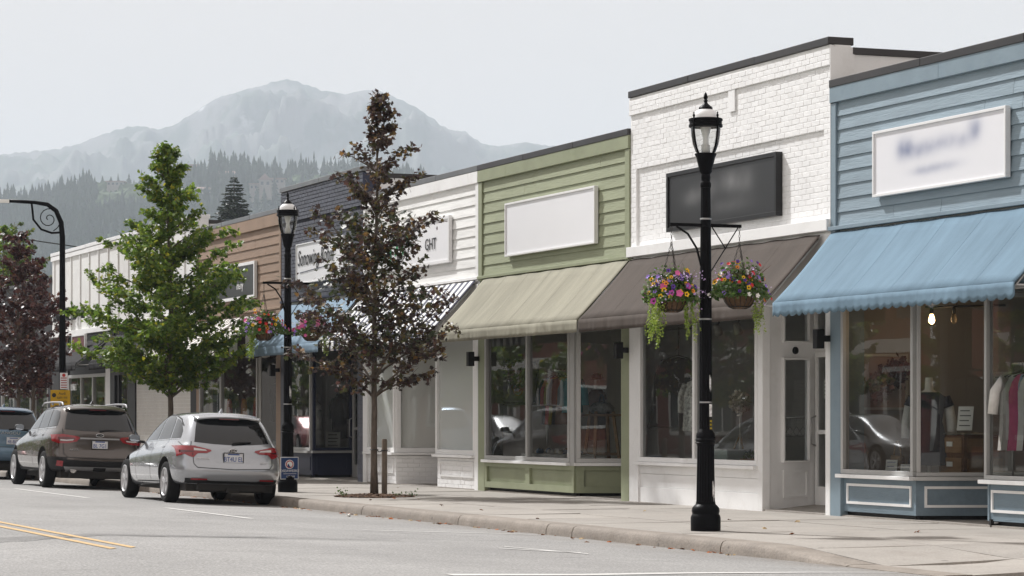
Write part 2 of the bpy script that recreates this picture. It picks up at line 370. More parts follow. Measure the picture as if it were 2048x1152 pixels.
KERBM = mat('kerb_concrete', (0.235, 0.205, 0.175), 0.85, var=0.16, scale=2.5, bump=0.9, bscale=38, ovar=0.06, dirt=(0.16, 0.13, 0.10), dscale=2.4, damt=0.6)
specks(KERBM, 3.0, .06, .4)
JOINT = mat('joint_grit', (0.15, 0.13, 0.11), 0.95)
LINE_W = mat('white_road_paint', (0.60, 0.59, 0.57), 0.7, var=0.12, scale=14, dirt=(0.28, 0.28, 0.27), dscale=7, damt=0.95, world=True)
LINE_Y = mat('yellow_road_paint', (0.50, 0.335, 0.15), 0.75, var=0.15, scale=14, dirt=(0.27, 0.24, 0.19), dscale=6, damt=0.95, world=True)
FIELD = mat('ground_earth', (0.10, 0.12, 0.06), 0.95, var=0.3, scale=0.05, world=True)

mb = MB(); mb.add([(-5100, -55, -0.4), (7500, -55, -0.4), (7500, 9800, -0.4), (-5100, 9800, -0.4)], [(0, 1, 2, 3)])
tag(mb.build('ground', FIELD), kind='structure')
mb = MB(); xs = [-0.05, 1, 2, 3, 4, 5, 5.6, 6.05, 6.5, 7, 8, 9, 10, 11, 12.15]
mb.grid([[(x, y, zr(x)) for x in xs] for y in (-40, 0, 15, 20, 25, 30, 40, 60, 100, 200, 400)])
mb.grid([[(x, y, -0.012) for x in (12.0, 60)] for y in (-40, 20.6)])
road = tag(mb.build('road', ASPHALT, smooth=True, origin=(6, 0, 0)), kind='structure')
def marking(pts, m=LINE_W, name='lane_marking'):
    o = MB()
    v = []
    for (x, y) in pts: v.append((x, y, zr(x) + 0.005))
    n = len(v) // 2
    o.grid([[v[2 * i], v[2 * i + 1]] for i in range(n)])
    return o.build(name, m, road)
for y0, y1 in ((33.7, 38.2), (43.4, 49.5), (55, 60)): marking([(9.53, y0), (9.63, y0), (9.53, y1), (9.63, y1)])
for y0 in (29.7, 39.0, 48.8): marking([(9.9, y0 + .35), (9.9, y0 + .42), (10.6, y0 + .22), (10.6, y0 + .30), (12.05, y0), (12.05, y0 + 0.07)])
marking([(5.57, 24.3), (5.645, 24.35), (5.51, 60), (5.58, 60)], LINE_Y); marking([(5.765, 24.3), (5.835, 24.4), (5.70, 60), (5.77, 60)], LINE_Y)
marking([(9.75, 25.25), (9.78, 25.35), (10.3, 24.42), (10.36, 24.62)]); marking([(9.98, 25.72), (10.02, 25.8), (10.28, 24.22), (10.34, 24.36)])
marking([(7.2, 19.62), (7.2, 19.85), (8.43, 19.95), (8.43, 20.15), (9.6, 20.52), (9.6, 20.70), (11.0, 21.03), (11.0, 21.14), (12.1, 21.35), (12.1, 21.40)])
CRACK = mat('tar_crack', (0.05, 0.05, 0.05), 0.8)
def crack(p0, p1, wd=0.012, n=26, seed=1):
    r = random.Random(seed); pts = []; off = 0
    for i in range(n + 1):
        t = i / n; off = off * 0.7 + r.uniform(-0.09, 0.09); x = p0[0] + (p1[0] - p0[0]) * t; y = p0[1] + (p1[1] - p0[1]) * t + off
        q = wd * r.uniform(0.3, 1.5); pts += [(x, y - q), (x, y + q)]
    v = [(x, y, zr(x) + 0.0025) for x, y in pts]
    o = MB(); o.grid([[v[2 * i], v[2 * i + 1]] for i in range(n + 1)]); return o.build('crack', CRACK, road)
crack((4.9, 26.5), (8.0, 27.0), 0.02, 30, 3); crack((6.4, 33.5), (10.8, 28.6), 0.010, 40, 5); crack((9.2, 35.6), (10.0, 35.2), 0.018, 14, 8); crack((9.0, 27.6), (11.6, 27.4), 0.009, 30, 9)

sw = bpy.data.objects.new('sidewalk', None)
mb = MB(); mb.grid([[(x, y, zs(x, y) - 0.03) for x in (12.2, 12.5, 13, 13.5, 14, 14.5, 15, 16, 19.5)] for y in [20.6, 21, 21.5, 22, 22.5, 23, 23.5, 24, 24.5, 25, 60, 120]])
sw = tag(mb.build('sidewalk', JOINT, origin=(14, 40, 0)), kind='structure')
xj = [12.46, 13.84, 15.22, 16.58]
yj = []; y = 20.7
while y < 100: yj.append(y); y += 1.52 if y < 62 else 6.08
for i in range(3):
    for j in range(len(yj) - 1):
        y0, y1 = yj[j] + 0.005, yj[j + 1] - 0.005; x0, x1 = xj[i] + 0.005, xj[i + 1] - 0.005
        if 12.4 < x0 < 13.0 and abs((y0 + y1) / 2 - 41.5) < 1.2:                       # the tree pit cuts these slabs back
            x0 = x0
        o = MB(); n = 4; kq = 1 if y0 > 25 else .15; dz = RND.uniform(-0.003, 0.003) * kq; tl = RND.uniform(-0.003, 0.003) * kq
        def zz(x, y): return zs(x, y) + dz + tl * (x - x0)
        o.grid([[(x0 + (x1 - x0) * a / n, y0 + (y1 - y0) * b / n, zz(x0 + (x1 - x0) * a / n, y0 + (y1 - y0) * b / n)) for a in range(n + 1)] for b in range(n + 1)])
        o.add([(x0, y0, zz(x0, y0)), (x1, y0, zz(x1, y0)), (x1, y1, zz(x1, y1)), (x0, y1, zz(x0, y1)), (x0, y0, zz(x0, y0) - .04), (x1, y0, zz(x1, y0) - .04), (x1, y1, zz(x1, y1) - .04), (x0, y1, zz(x0, y1) - .04)], [(0, 4, 5, 1), (1, 5, 6, 2), (2, 6, 7, 3), (3, 7, 4, 0)])
        o.build('paving_slab', CONCRETE, sw)
# kerb stones with rounded arris
ky = [20.65, 22.4, 25.11, 29.08, 29.88, 32.92, 36.93, 40.38, 44.0, 47.6, 51.2, 54.8, 58.4, 62, 69, 76, 83, 100]
for j in range(len(ky) - 1):
    y0, y1 = ky[j] + 0.012, ky[j + 1] - 0.012; o = MB(); rows = []
    n = 5
    for b in range(n + 1):
        y = y0 + (y1 - y0) * b / n; h = max(zs(12.3, y), 0.012) + 0.003
        rows.append([(12.13, y, -0.05), (12.135, y, h * 0.45), (12.15, y, max(h - 0.035, h * .6)), (12.165, y, h - 0.012 * min(1, h / .1)), (12.20, y, h), (12.445, y, h), (12.445, y, -0.05)])
    o.grid(rows); o.add(rows[0], [tuple(range(7))]); o.add(rows[-1], [tuple(range(6, -1, -1))])
    o.build('kerb_stone', KERBM, sw, smooth=True, sharp=50)
# far-side kerb and walk (seen in the shop windows)
mb = MB(); mb.box(-0.35, -0.05, -40, 200, -0.1, 0.13); mb.box(-5.5, -0.36, -40, 200, -0.1, 0.125)
tag(mb.build('sidewalk_opposite', KERBM), kind='structure')

# tree pit
MULCH = mat('bark_mulch', (0.10, 0.055, 0.03), 0.95, var=0.5, scale=20, island=0.5)
def mulch(cx, cy, hx, hy, n, label):
    o = MB(); r = random.Random(int(cy))
    for i in range(n):
        a = r.uniform(0, 6.283); q = math.sqrt(r.random()); x = cx + hx * q * math.cos(a); y = cy + hy * q * math.sin(a)
        z = 0.135 + 0.045 * (1 - q) * r.random(); l = r.uniform(0.02, 0.06); t = r.uniform(0, 3.14); d = Vector((math.cos(t), math.sin(t), r.uniform(-.4, .4))) * l
        e = Vector((-math.sin(t), math.cos(t), r.uniform(-.3, .3))) * l * 0.3; p = Vector((x, y, z))
        o.add([p - d - e, p + d - e, p + d + e, p - d + e, p + Vector((0, 0, .012))], [(0, 1, 4), (1, 2, 4), (2, 3, 4), (3, 0, 4), (0, 3, 2, 1)])
    o.add([(cx + hx * math.cos(k * .3927), cy + hy * math.sin(k * .3927), 0.139) for k in range(16)], [tuple(range(16))])
    return tag(o.build('bark_mulch', MULCH), label, 'mulch', kind='stuff')
mulch(13.75, 41.2, 0.62, 0.75, 1500, 'brown bark mulch round the foot of the bronze leaved street tree')
mulch(13.85, 54.9, 0.6, 0.7, 500, 'brown bark mulch round the foot of the green maple')

# ------------------------------------------------------------------ buildings
class Seg:
    """a stretch of shop front from p0 (left, seen from the street) to p1; d is measured outwards"""
    def __init__(s, p0, p1):
        s.p0 = Vector((*p0, 0)); s.p1 = Vector((*p1, 0)); s.L = (s.p1 - s.p0).length
        s.a = (s.p1 - s.p0).normalized(); s.o = Vector((s.a.y, -s.a.x, 0))
    def p(s, u, d, z): return s.p0 + s.a * u + s.o * d + Vector((0, 0, z))
    def box(s, mb, u0, u1, d0, d1, z0, z1, mi=0):
        c = [s.p(u, d, z) for z in (z0, z1) for (u, d) in ((u0, d0), (u1, d0), (u1, d1), (u0, d1))]
        mb.add(c, [(0, 3, 2, 1), (4, 5, 6, 7), (0, 1, 5, 4), (1, 2, 6, 5), (2, 3, 7, 6), (3, 0, 4, 7)], mi); return mb
    def ring(s, mb, u0, u1, z0, z1, wd, d0, d1):
        s.box(mb, u0, u1, d0, d1, z0, z0 + wd); s.box(mb, u0, u1, d0, d1, z1 - wd, z1)
        s.box(mb, u0, u0 + wd, d0, d1, z0 + wd, z1 - wd); s.box(mb, u1 - wd, u1, d0, d1, z0 + wd, z1 - wd); return mb

def window(b, seg, u0, u1, z0, z1, fm, muls=(), fw=0.06, glass=None, fd=0.05, sill=None):
    glass = glass or GLASS
    o = MB(); seg.ring(o, u0, u1, z0, z1, fw, -0.045, fd)
    for m in muls: seg.box(o, m - fw * .55, m + fw * .55, -0.045, fd - 0.003, z0 + fw, z1 - fw)
    win = o.build('window', fm, b, bevel=0.006)
    edges = [u0 + fw] + list(muls) + [u1 - fw]
    for k in range(len(edges) - 1):
        a = edges[k] + (fw * .55 if k else 0); c = edges[k + 1] - (fw * .55 if k < len(edges) - 2 else 0)
        g = MB(); g.add([seg.p(a, 0, z0 + fw), seg.p(c, 0, z0 + fw), seg.p(c, 0, z1 - fw), seg.p(a, 0, z1 - fw)], [(0, 1, 2, 3)])
        p = g.build('pane', glass, b); p.parent = win
    if sill:
        o = MB(); seg.box(o, u0 - 0.04, u1 + 0.02, -0.03, 0.11, z0 - 0.05, z0 - 0.002); s_ = o.build('sill', sill, b, bevel=0.006); s_.parent = win
    return win
def kick(b, seg, u0, u1, z0, z1, m, trim=None, n=1, toe=True, inset=0.10, raised=True):
    """panelled plinth under a shop window"""
    o = MB(); seg.box(o, u0, u1, -0.06, 0.0, z0 + (0.07 if toe else 0), z1); o.build('kick_plate', m, b)
    if toe:
        o = MB(); seg.box(o, u0, u1, -0.12, -0.06, z0 - .03, z0 + 0.09); o.build('toe_kick', BLACK_TRIM, b)
    for k in range(n):
        a = u0 + (u1 - u0) * k / n + inset; c = u0 + (u1 - u0) * (k + 1) / n - inset; zb = z0 + 0.17; zt = z1 - 0.07
        o = MB()
        if raised:
            seg.ring(o, a, c, zb, zt, 0.032, 0.0, 0.018); o.build('panel_moulding', trim or m, b)
        else:
            seg.box(o, u0 + (u1 - u0) * k / n, a, 0, 0.045, z0 + 0.07, z1); seg.box(o, c, u0 + (u1 - u0) * (k + 1) / n, 0, 0.045, z0 + 0.07, z1)
            seg.box(o, a, c, 0, 0.045, z0 + 0.07, zb); seg.box(o, a, c, 0, 0.045, zt, z1); o.build('panel_frame', trim or m, b)
def door(b, seg, u0, u1, z0, z1, fm, bm=None):
    o = MB(); seg.ring(o, u0, u1, z0, z1, 0.07, -0.03, 0.03); seg.box(o, u0 + .07, u1 - .07, -.03, .03, z0 + .07, z0 + .26)
    seg.box(o, u0 + .07, u1 - .07, -.02, .02, z0 + .98, z0 + 1.04)
    d = o.build('door', fm, b, bevel=0.005)
    g = MB(); g.add([seg.p(u0 + .07, 0, z0 + .26), seg.p(u1 - .07, 0, z0 + .26), seg.p(u1 - .07, 0, z1 - .07), seg.p(u0 + .07, 0, z1 - .07)], [(0, 1, 2, 3)])
    p = g.build('pane', GLASS, b); p.parent = d
    h = MB(); h.tube([seg.p(u0 + .035, 0.03, z0 + .82), seg.p(u0 + .035, .10, z0 + .85), seg.p(u0 + .035, .10, z0 + 1.2), seg.p(u0 + .035, .03, z0 + 1.23)], 0.013, 8)
    q = h.build('handle', STEEL, b, smooth=True); q.parent = d
    return d
def shell(name, label, y0, y1, top, depth=9.0, inner=PLASTER, tall=False, coping=COPING, group=None, floor_z=0.15, back=5.2):
    b = thing(name, (FX, (y0 + y1) / 2, 0.12), label, 'building', group)
    o = MB(); o.box(FX + 0.02, FX + 0.26, y0 + .01, y1 - .01, 3.3, top - 0.09); o.build('front_wall', WHITE, b)
    for yy, nm in ((y0, 0), (y1 - 0.14, 1)):
        o = MB(); o.box(FX + 0.30, FX + depth, yy + .004, yy + 0.136, 0.1, top - (0.22 if tall else 0.45)); o.build('party_wall', WHITE if tall else inner, b)
        if tall:
            o = MB(); o.box(FX + 0.28, FX + depth, yy - .02, yy + 0.16, top - 0.215, top - 0.13); o.build('side_coping', COPING, b)
    o = MB(); o.box(FX + depth - .14, FX + depth, y0 + .14, y1 - .14, 0.1, top - .5); o.build('rear_wall', WHITE, b)
    o = MB(); o.box(FX + 0.28, FX + depth - .15, y0 + .14, y1 - .14, top - 0.85, top - 0.75); o.build('roof', ROOF, b)
    o = MB(); o.box(FX + 0.28, FX + back, y0 + .14, y1 - .14, 3.22, 3.28); o.build('ceiling', inner, b)
    o = MB(); o.box(FX + back, FX + back + .1, y0 + .14, y1 - .14, 0.1, 3.2); o.build('inner_wall', inner, b)
    o = MB(); o.box(FX - .02, FX + back, y0 + .1, y1 - .1, 0.0, floor_z); o.build('shop_floor', SHOPFLOOR if floor_z > .2 else CONCRETE, b)
    # coping in lengths
    n = max(2, round((y1 - y0) / 2.3)); L = (y1 - y0) / n
    for k in range(n):
        o = MB(); a = y0 + L * k + 0.004; c = y0 + L * (k + 1) - 0.004; e = RND.uniform(-.004, .004)
        o.box(FX - 0.07 + e, FX + 0.30, a, c, top - 0.10 + e, top + e); o.build('coping', coping, b, bevel=0.008)
    return b
def siding(b, y0, y1, z0, z1, m, trim, exp=0.185, post=0.14):
    """lapped boards, each its own length, between corner boards under a fascia"""
    for (a, c) in ((y0 + .002, y0 + post), (y1 - post, y1 - .002)):
        o = MB(); o.box(FX - 0.045, FX + .02, a, c, z0 - 0.08, z1 - .002); o.build('corner_board', trim, b, bevel=0.004)
    n = round((z1 - z0) / exp); h = (z1 - z0) / n; a0, a1 = y0 + post + .003, y1 - post - .003
    for k in range(n):
        zb = z0 + k * h; cuts = [a0]
        r = RND.random()
        if r < .8: cuts.append(a0 + (a1 - a0) * RND.uniform(0.15, 0.85))
        if r < .35: cuts.append(a0 + (a1 - a0) * RND.uniform(0.15, 0.85))
        cuts = sorted(cuts + [a1])
        for i in range(len(cuts) - 1):
            if cuts[i + 1] - cuts[i] < .3: continue
            c0 = cuts[i] + 0.002; c1 = cuts[i + 1] - (0.002 if cuts[i + 1] == a1 else 0.004)
            if i and cuts[i] - cuts[i - 1] < .3: c0 = cuts[i - 1]
            e = RND.uniform(0, .003)
            o = MB(); xb, xt = FX - 0.023 - e, FX - 0.004
            o.add([(xb, c0, zb), (xb, c1, zb), (xt, c1, zb + h + .012), (xt, c0, zb + h + .012), (FX + .018, c0, zb), (FX + .018, c1, zb), (FX + .018, c1, zb + h + .012), (FX + .018, c0, zb + h + .012)],
                  [(0, 3, 2, 1), (4, 5, 6, 7), (0, 1, 5, 4), (3, 7, 6, 2), (0, 4, 7, 3), (1, 2, 6, 5)])
            o.build('siding_board', m, b)
def fascia(b, y0, y1, z0, z1, m, n=2):
    cuts = [y0 + .002] + sorted(y0 + (y1 - y0) * RND.uniform(.2, .8) for _ in range(n - 1)) + [y1 - .002]
    for i in range(n):
        o = MB(); o.box(FX - 0.062, FX + .02, cuts[i] + .001, cuts[i + 1] - .002, z0, z1); o.build('fascia_board', m, b, bevel=0.004)
def ledge(b, y0, y1, z, m, proud=0.09, h=0.05):
    o = MB(); o.box(FX - proud, FX + .02, y0 + .003, y1 - .003, z - h, z); o.build('ledge', m, b, bevel=0.005)
def header(b, y0, y1, m, z0=2.92, z1=3.795):
    o = MB(); o.box(FX - 0.012, FX + .25, y0 + .003, y1 - .003, z0, z1); o.build('header', m, b)
def pilaster(b, y0, y1, m, z0=0.1, z1=3.72, x=0.05):
    o = MB(); o.box(FX - x, FX + .3, y0, y1, z0, z1); return o.build('pilaster', m, b, bevel=0.006)
def bricks(b, rects, x, m, cl=0.222, ch=0.074, parts=300, depth=0.0035, order=None, z_base=3.97):
    """painted bricks; the ones that show largest are objects, the rest one mesh"""
    cells = []
    for (y0, y1, z0, z1, dx) in rects:
        k = 0; z = z0
        while z + ch * 0.6 < z1:
            y = y0 - (cl / 2 if k % 2 else 0)
            while y < y1 - 0.03:
                a = max(y, y0) + 0.001; c = min(y + cl, y1) - 0.001
                if c - a > 0.03: cells.append((a + .002 - .0, c - .002, z + 0.0025, min(z + ch, z1) - 0.0025, x - dx))
                y += cl
            z += ch; k += 1
    if order: cells.sort(key=order)
    rest = MB(); full = {}
    def pts(a, c, z0, z1, xx, r):
        j = lambda s: r.uniform(-s, s)
        e = 0.004; d = xx - depth + j(.0014)
        f = [(d + j(.0012), a + e + j(.003), z0 + e + j(.002)), (d + j(.0012), c - e + j(.003), z0 + e + j(.002)), (d + j(.0012), c - e + j(.003), z1 - e + j(.002)), (d + j(.0012), a + e + j(.003), z1 - e + j(.002))]
        g = [(xx + .004, a, z0), (xx + .004, c, z0), (xx + .004, c, z1), (xx + .004, a, z1)]
        return f + g, [(0, 3, 2, 1), (0, 1, 5, 4), (1, 2, 6, 5), (2, 3, 7, 6), (3, 0, 4, 7)]
    for i, (a, c, z0, z1, xx) in enumerate(cells):
        if i < parts:
            key = (round(c - a, 3), round(z1 - z0, 3), RND.randrange(5))
            if key not in full:
                q = MB(); v, f = pts(-(c - a) / 2, (c - a) / 2, -(z1 - z0) / 2, (z1 - z0) / 2, 0, RND); q.add(v, f); full[key] = q.mesh('brick', m)
            inst('brick', full[key], b, (xx, (a + c) / 2, (z0 + z1) / 2))
        else:
            v, f = pts(a, c, z0, z1, xx, RND); rest.add(v, f)
    if rest.v: tag(rest.build('brickwork', m, b), kind='stuff')

# ---- blue shop (nearest)
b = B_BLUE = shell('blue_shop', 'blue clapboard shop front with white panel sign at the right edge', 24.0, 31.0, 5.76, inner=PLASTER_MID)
fascia(b, 24.0, 31.0, 5.46, 5.66, BLUE_TRIM, 3); siding(b, 24.0, 31.0, 3.86, 5.455, BLUE_SIDE, BLUE_TRIM); ledge(b, 24.0, 31.0, 3.86, BLUE_TRIM); header(b, 24.0, 31.0, BLUE_TRIM)
pilaster(b, 30.72, 30.997, BLUE_TRIM)
s = Seg((FX, 30.72), (FX, 28.88)); kick(b, s, 0, s.L, .13, .63, BLUE_KICK, WHITE, 1); window(b, s, 0, s.L, .68, 2.92, ALU, (), .06, sill=WHITE)
s = Seg((FX, 28.88), (17.9, 28.38)); kick(b, s, 0.002, s.L, .13, .63, BLUE_KICK, WHITE, 1); window(b, s, 0.002, s.L, .68, 2.92, ALU, (), .05, sill=ALU)
s = Seg((FX, 27.23), (FX, 24.1)); kick(b, s, 0, s.L, .13, .63, BLUE_KICK, WHITE, 2); window(b, s, 0, s.L, .68, 2.92, ALU, (1.6,), .05, sill=WHITE)
s = Seg((17.9, 26.9), (FX, 27.23)); kick(b, s, 0, s.L - .002, .13, .63, BLUE_KICK, WHITE, 1); window(b, s, 0, s.L - .002, .68, 2.92, ALU, (), .05)
s = Seg((17.9, 28.38), (17.9, 26.9)); door(b, s, .3, 1.25, .16, 2.3, ALU)
# ---- white brick shop
b = B_BRICK = shell('white_brick_shop', 'tall white painted brick shop with charcoal sign board and brown awning', 31.0, 37.42, 6.33, tall=True, inner=PLASTER)
o = MB(); o.box(FX - .02, FX + .03, 31.0 + .01, 37.41, 5.14, 6.22); o.box(FX - .02, FX + .03, 31.01, 31.22, 3.96, 5.14); o.box(FX - .02, FX + .03, 37.2, 37.41, 3.96, 5.14); o.box(FX + .012, FX + .03, 31.22, 37.2, 3.96, 5.14); o.build('mortar_bed', MORTAR_WHITE, b)
bricks(b, [(31.22, 37.2, 3.975, 5.14, -0.012), (31.005, 31.22, 3.975, 5.14, 0.02), (37.2, 37.415, 3.975, 5.14, 0.02), (31.005, 37.415, 5.14, 5.96, 0.02), (31.005, 37.415, 5.96, 6.225, 0.05)], FX, WHITE_BRICK,
       order=lambda c: c[0])
o = MB(); o.box(FX - .048, FX - .02, 31.003, 37.417, 5.962, 6.222); o.build('corbel_band', MORTAR_WHITE, b)
o = MB(); o.box(FX - .048, FX - .03, 33.8, 34.0, 5.66, 5.962); o.build('corbel_drop', WHITE_BRICK, b)
o = MB(); o.box(FX - .05, FX + .3, 30.99, 31.0, 3.9, 6.2); o.build('end_face', WHITE, b)
ledge(b, 31.0, 37.42, 3.97, WHITE, 0.10, 0.15); header(b, 31.0, 37.42, WHITE)
pilaster(b, 31.003, 31.13, WHITE); pilaster(b, 37.08, 37.415, WHITE)
s = Seg((FX, 37.08), (FX, 32.96))
o = MB(); s.box(o, 0, s.L - .02, -.08, -.003, .1, .70); o.build('kick_plate', WHITE, b)
for (z0, z1, dd) in ((.12, .36, .028), (.365, .56, .008), (.565, .70, .018)):
    for (a, c) in ((0, 1.95), (1.955, s.L - .16)):
        o = MB(); s.box(o, a, c, -.003, dd, z0, z1); o.build('kick_board', WHITE, b, bevel=0.004)
o = MB(); s.box(o, s.L - .155, s.L, -.08, .04, .1, 2.92); o.build('corner_post', WHITE, b, bevel=0.008)
window(b, s, 0, s.L - .155, .74, 2.92, WHITE, (1.93,), .07, sill=WHITE)
s = Seg((FX, 32.96), (17.5, 33.2))
o = MB(); s.box(o, 0.002, .30, -.05, .0, .1, 2.92); s.box(o, .80, s.L, -.05, .0, .1, 2.92); s.box(o, .30, .80, -.05, 0, .1, .78); s.box(o, .30, .80, -.05, 0, 2.22, 2.42); o.build('return_wall', WHITE, b)
o = MB(); s.ring(o, .33, .78, .30, .68, .03, 0, .015); o.build('panel_moulding', WHITE, b)
window(b, s, .30, .80, .78, 2.22, WHITE, (), .03); window(b, s, .30, .80, 2.42, 2.92, WHITE, (), .03)
o = MB(); o.lathe((0, 0, 0), [(.05, 0), (.05, .02), (.03, .02), (.03, .012)], 16); c_ = s.p(.55, 0, 2.32)
M3 = Matrix((s.a, Vector((0, 0, 1)), s.o)).transposed(); q = o.build('vent', BLACK_TRIM, b, local=True); q.matrix_local = Matrix.Translation(Vector(c_) - b.location) @ M3.to_4x4()
s = Seg((17.5, 33.2), (17.5, 31.15)); door(b, s, .03, 1.0, .19, 2.3, WHITE); window(b, s, .03, 1.0, 2.42, 2.92, WHITE, (), .04)
o = MB(); s.box(o, 1.0, s.L, -.05, 0, .1, 2.92); s.box(o, 0, 1.0, -.05, 0, 2.3, 2.42); o.build('recess_wall', WHITE, b)
o = MB(); o.add([(FX - .02, 33.2, .134), (FX - .02, 31.14, .134), (17.5, 31.14, .20), (17.5, 33.2, .20)], [(0, 1, 2, 3)]); o.build('entry_ramp', CONCRETE, b)
# ---- green shop
b = B_GREEN = shell('green_shop', 'sage green clapboard shop with blank white sign and beige awning', 37.42, 43.9, 5.78)
fascia(b, 37.42, 43.9, 5.48, 5.68, GREEN_TRIM, 2); siding(b, 37.42, 43.9, 3.85, 5.475, GREEN_SIDE, GREEN_TRIM, .18, .17); ledge(b, 37.42, 43.9, 3.85, GREEN_TRIM, .07); header(b, 37.42, 43.9, GREEN_TRIM)
pilaster(b, 37.423, 37.72, GREEN_TRIM); pilaster(b, 43.58, 43.897, GREEN_TRIM)
s = Seg((FX, 43.58), (FX, 39.6)); kick(b, s, 0, s.L, .13, .63, GREEN_TRIM, GREEN_TRIM, 2, raised=False, inset=.09); window(b, s, 0, s.L - .18, .68, 2.92, ALU, (1.95,), .07, sill=WHITE, fd=.055)
o = MB(); s.box(o, s.L - .178, s.L, -.08, .045, .63, 2.92); o.build('corner_post', ALU, b, bevel=.006)
s = Seg((FX, 39.6), (17.9, 39.1)); kick(b, s, 0.002, s.L, .13, .63, GREEN_TRIM, GREEN_TRIM, 1, raised=False, inset=.12); window(b, s, 0.002, s.L, .68, 2.92, ALU, (), .07, sill=WHITE)
s = Seg((17.9, 39.1), (17.9, 37.6)); door(b, s, .25, 1.2, .16, 2.3, ALU)
# ---- white clapboard shop
b = B_WS = shell('white_clapboard_shop', 'white clapboard shop with papered windows behind the bronze tree', 43.9, 50.3, 5.78, coping=COPING_GREY)
fascia(b, 43.9, 50.3, 5.48, 5.68, WHITE, 2); siding(b, 43.9, 50.3, 3.85, 5.475, WHITE_SIDE, WHITE, .185, .14); ledge(b, 43.9, 50.3, 3.85, WHITE, .07); header(b, 43.9, 50.3, WHITE)
pilaster(b, 43.903, 44.08, WHITE); pilaster(b, 50.1, 50.297, WHITE)
def brick_kick(b, s, u0, u1, z0, z1, m, mort, frame=True):
    o = MB(); s.box(o, u0, u1, -.1, -.004, z0, z1); o.build('kick_bed', mort, b)
    ch = 0.083; k = 0; z = z0 + .005
    while z < z1 - .03:
        u = u0 - (.11 if k % 2 else 0)
        while u < u1 - .02:
            a = max(u0, u) + .004; c = min(u + .22, u1) - .004
            if c - a > .03:
                q = MB(); s.box(q, a, c, -.01, .006 + RND.uniform(0, .004), z + .004, min(z + ch, z1) - .004); q.build('brick', m, b, bevel=.004)
            u += .22
        z += ch; k += 1
    if frame:
        o = MB(); s.ring(o, u0 + .16, u1 - .14, z0 + .22, z1 - .06, .035, .004, .028); o.build('panel_moulding', WHITE, b)
for (p0, p1, fr) in (((FX, 50.1), (FX, 48.4), True), ((FX, 48.4), (17.9, 47.9), False), ((FX, 46.1), (FX, 44.08), True)):
    s = Seg(p0, p1); brick_kick(b, s, 0.002, s.L, .12, .68, WHITE_BRICK, MORTAR_WHITE, fr); window(b, s, 0.002, s.L, .74, 2.92, WHITE, (), .085, sill=WHITE, glass=GLASS_HAZY)
    o = MB(); s.box(o, .05, s.L - .05, -.04, -.03, .76, 2.9); o.build('window_paper', PAPER, b)
s = Seg((17.9, 47.9), (17.9, 46.1)); door(b, s, .4, 1.35, .16, 2.3, WHITE)
# ---- navy brick shop
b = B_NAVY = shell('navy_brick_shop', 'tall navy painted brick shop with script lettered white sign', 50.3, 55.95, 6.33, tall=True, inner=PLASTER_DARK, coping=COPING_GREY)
o = MB(); o.box(FX - .02, FX + .03, 50.31, 55.94, 3.96, 6.22); o.build('mortar_bed', NAVY_MORTAR, b)
bricks(b, [(50.305, 55.945, 3.9, 5.52, 0.02), (50.305, 55.945, 5.56, 6.22, 0.035)], FX, NAVY_BRICK, cl=.215, ch=.076, parts=0, depth=.014)
o = MB(); o.box(FX - .05, FX + .3, 50.285, 50.30, 3.9, 6.2); o.build('end_face', NAVY_TRIM, b)
ledge(b, 50.3, 55.95, 3.9, NAVY_TRIM, .07); header(b, 50.3, 55.95, NAVY_TRIM)
pilaster(b, 55.5, 55.947, NAVY_BRICK); pilaster(b, 50.303, 50.62, NAVY_TRIM)
bricks(b, [(50.305, 50.62, .12, 2.9, .05)], FX, NAVY_BRICK, cl=.24, ch=.09, parts=0)
s = Seg((FX, 55.5), (FX, 53.8)); kick(b, s, 0, s.L, .13, .66, NAVY_TRIM, NAVY_TRIM, 1); window(b, s, 0, s.L, .71, 2.92, ALU, (), .06, sill=ALU)
s = Seg((FX, 53.8), (17.5, 53.9)); kick(b, s, 0.002, s.L, .13, .66, NAVY_TRIM, NAVY_TRIM, 1); window(b, s, 0.002, s.L, .71, 2.92, NAVY_TRIM, (), .06, sill=ALU)
s = Seg((17.5, 53.9), (17.5, 52.6)); door(b, s, .1, 1.05, .16, 2.3, ALU)
o = MB(); o.box(17.5, 17.55, 50.62, 52.6, .1, 2.92); o.build('recess_wall', NAVY_TRIM, b)
# ---- brown shop
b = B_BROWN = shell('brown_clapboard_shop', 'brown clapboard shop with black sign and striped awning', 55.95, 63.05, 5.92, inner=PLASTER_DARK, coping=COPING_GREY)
fascia(b, 55.95, 63.05, 5.56, 5.82, BROWN_TRIM, 2); siding(b, 55.95, 63.05, 3.80, 5.555, BROWN_SIDE, BROWN_TRIM, .19, .14); ledge(b, 55.95, 63.05, 3.8, BROWN_TRIM, .06); header(b, 55.95, 63.05, BROWN_TRIM)
pilaster(b, 55.953, 56.3, BROWN_TRIM); pilaster(b, 62.8, 63.047, BROWN_TRIM)
s = Seg((FX, 62.8), (FX, 57.8)); kick(b, s, 0, s.L, .13, .63, BROWN_TRIM, BROWN_TRIM, 3); window(b, s, 0, s.L, .68, 2.92, ALU, (1.9,), .07, sill=ALU)
s = Seg((FX, 57.8), (17.9, 57.3)); kick(b, s, 0.002, s.L, .13, .63, BROWN_TRIM, BROWN_TRIM, 1); window(b, s, 0.002, s.L, .68, 2.92, ALU, (), .06)
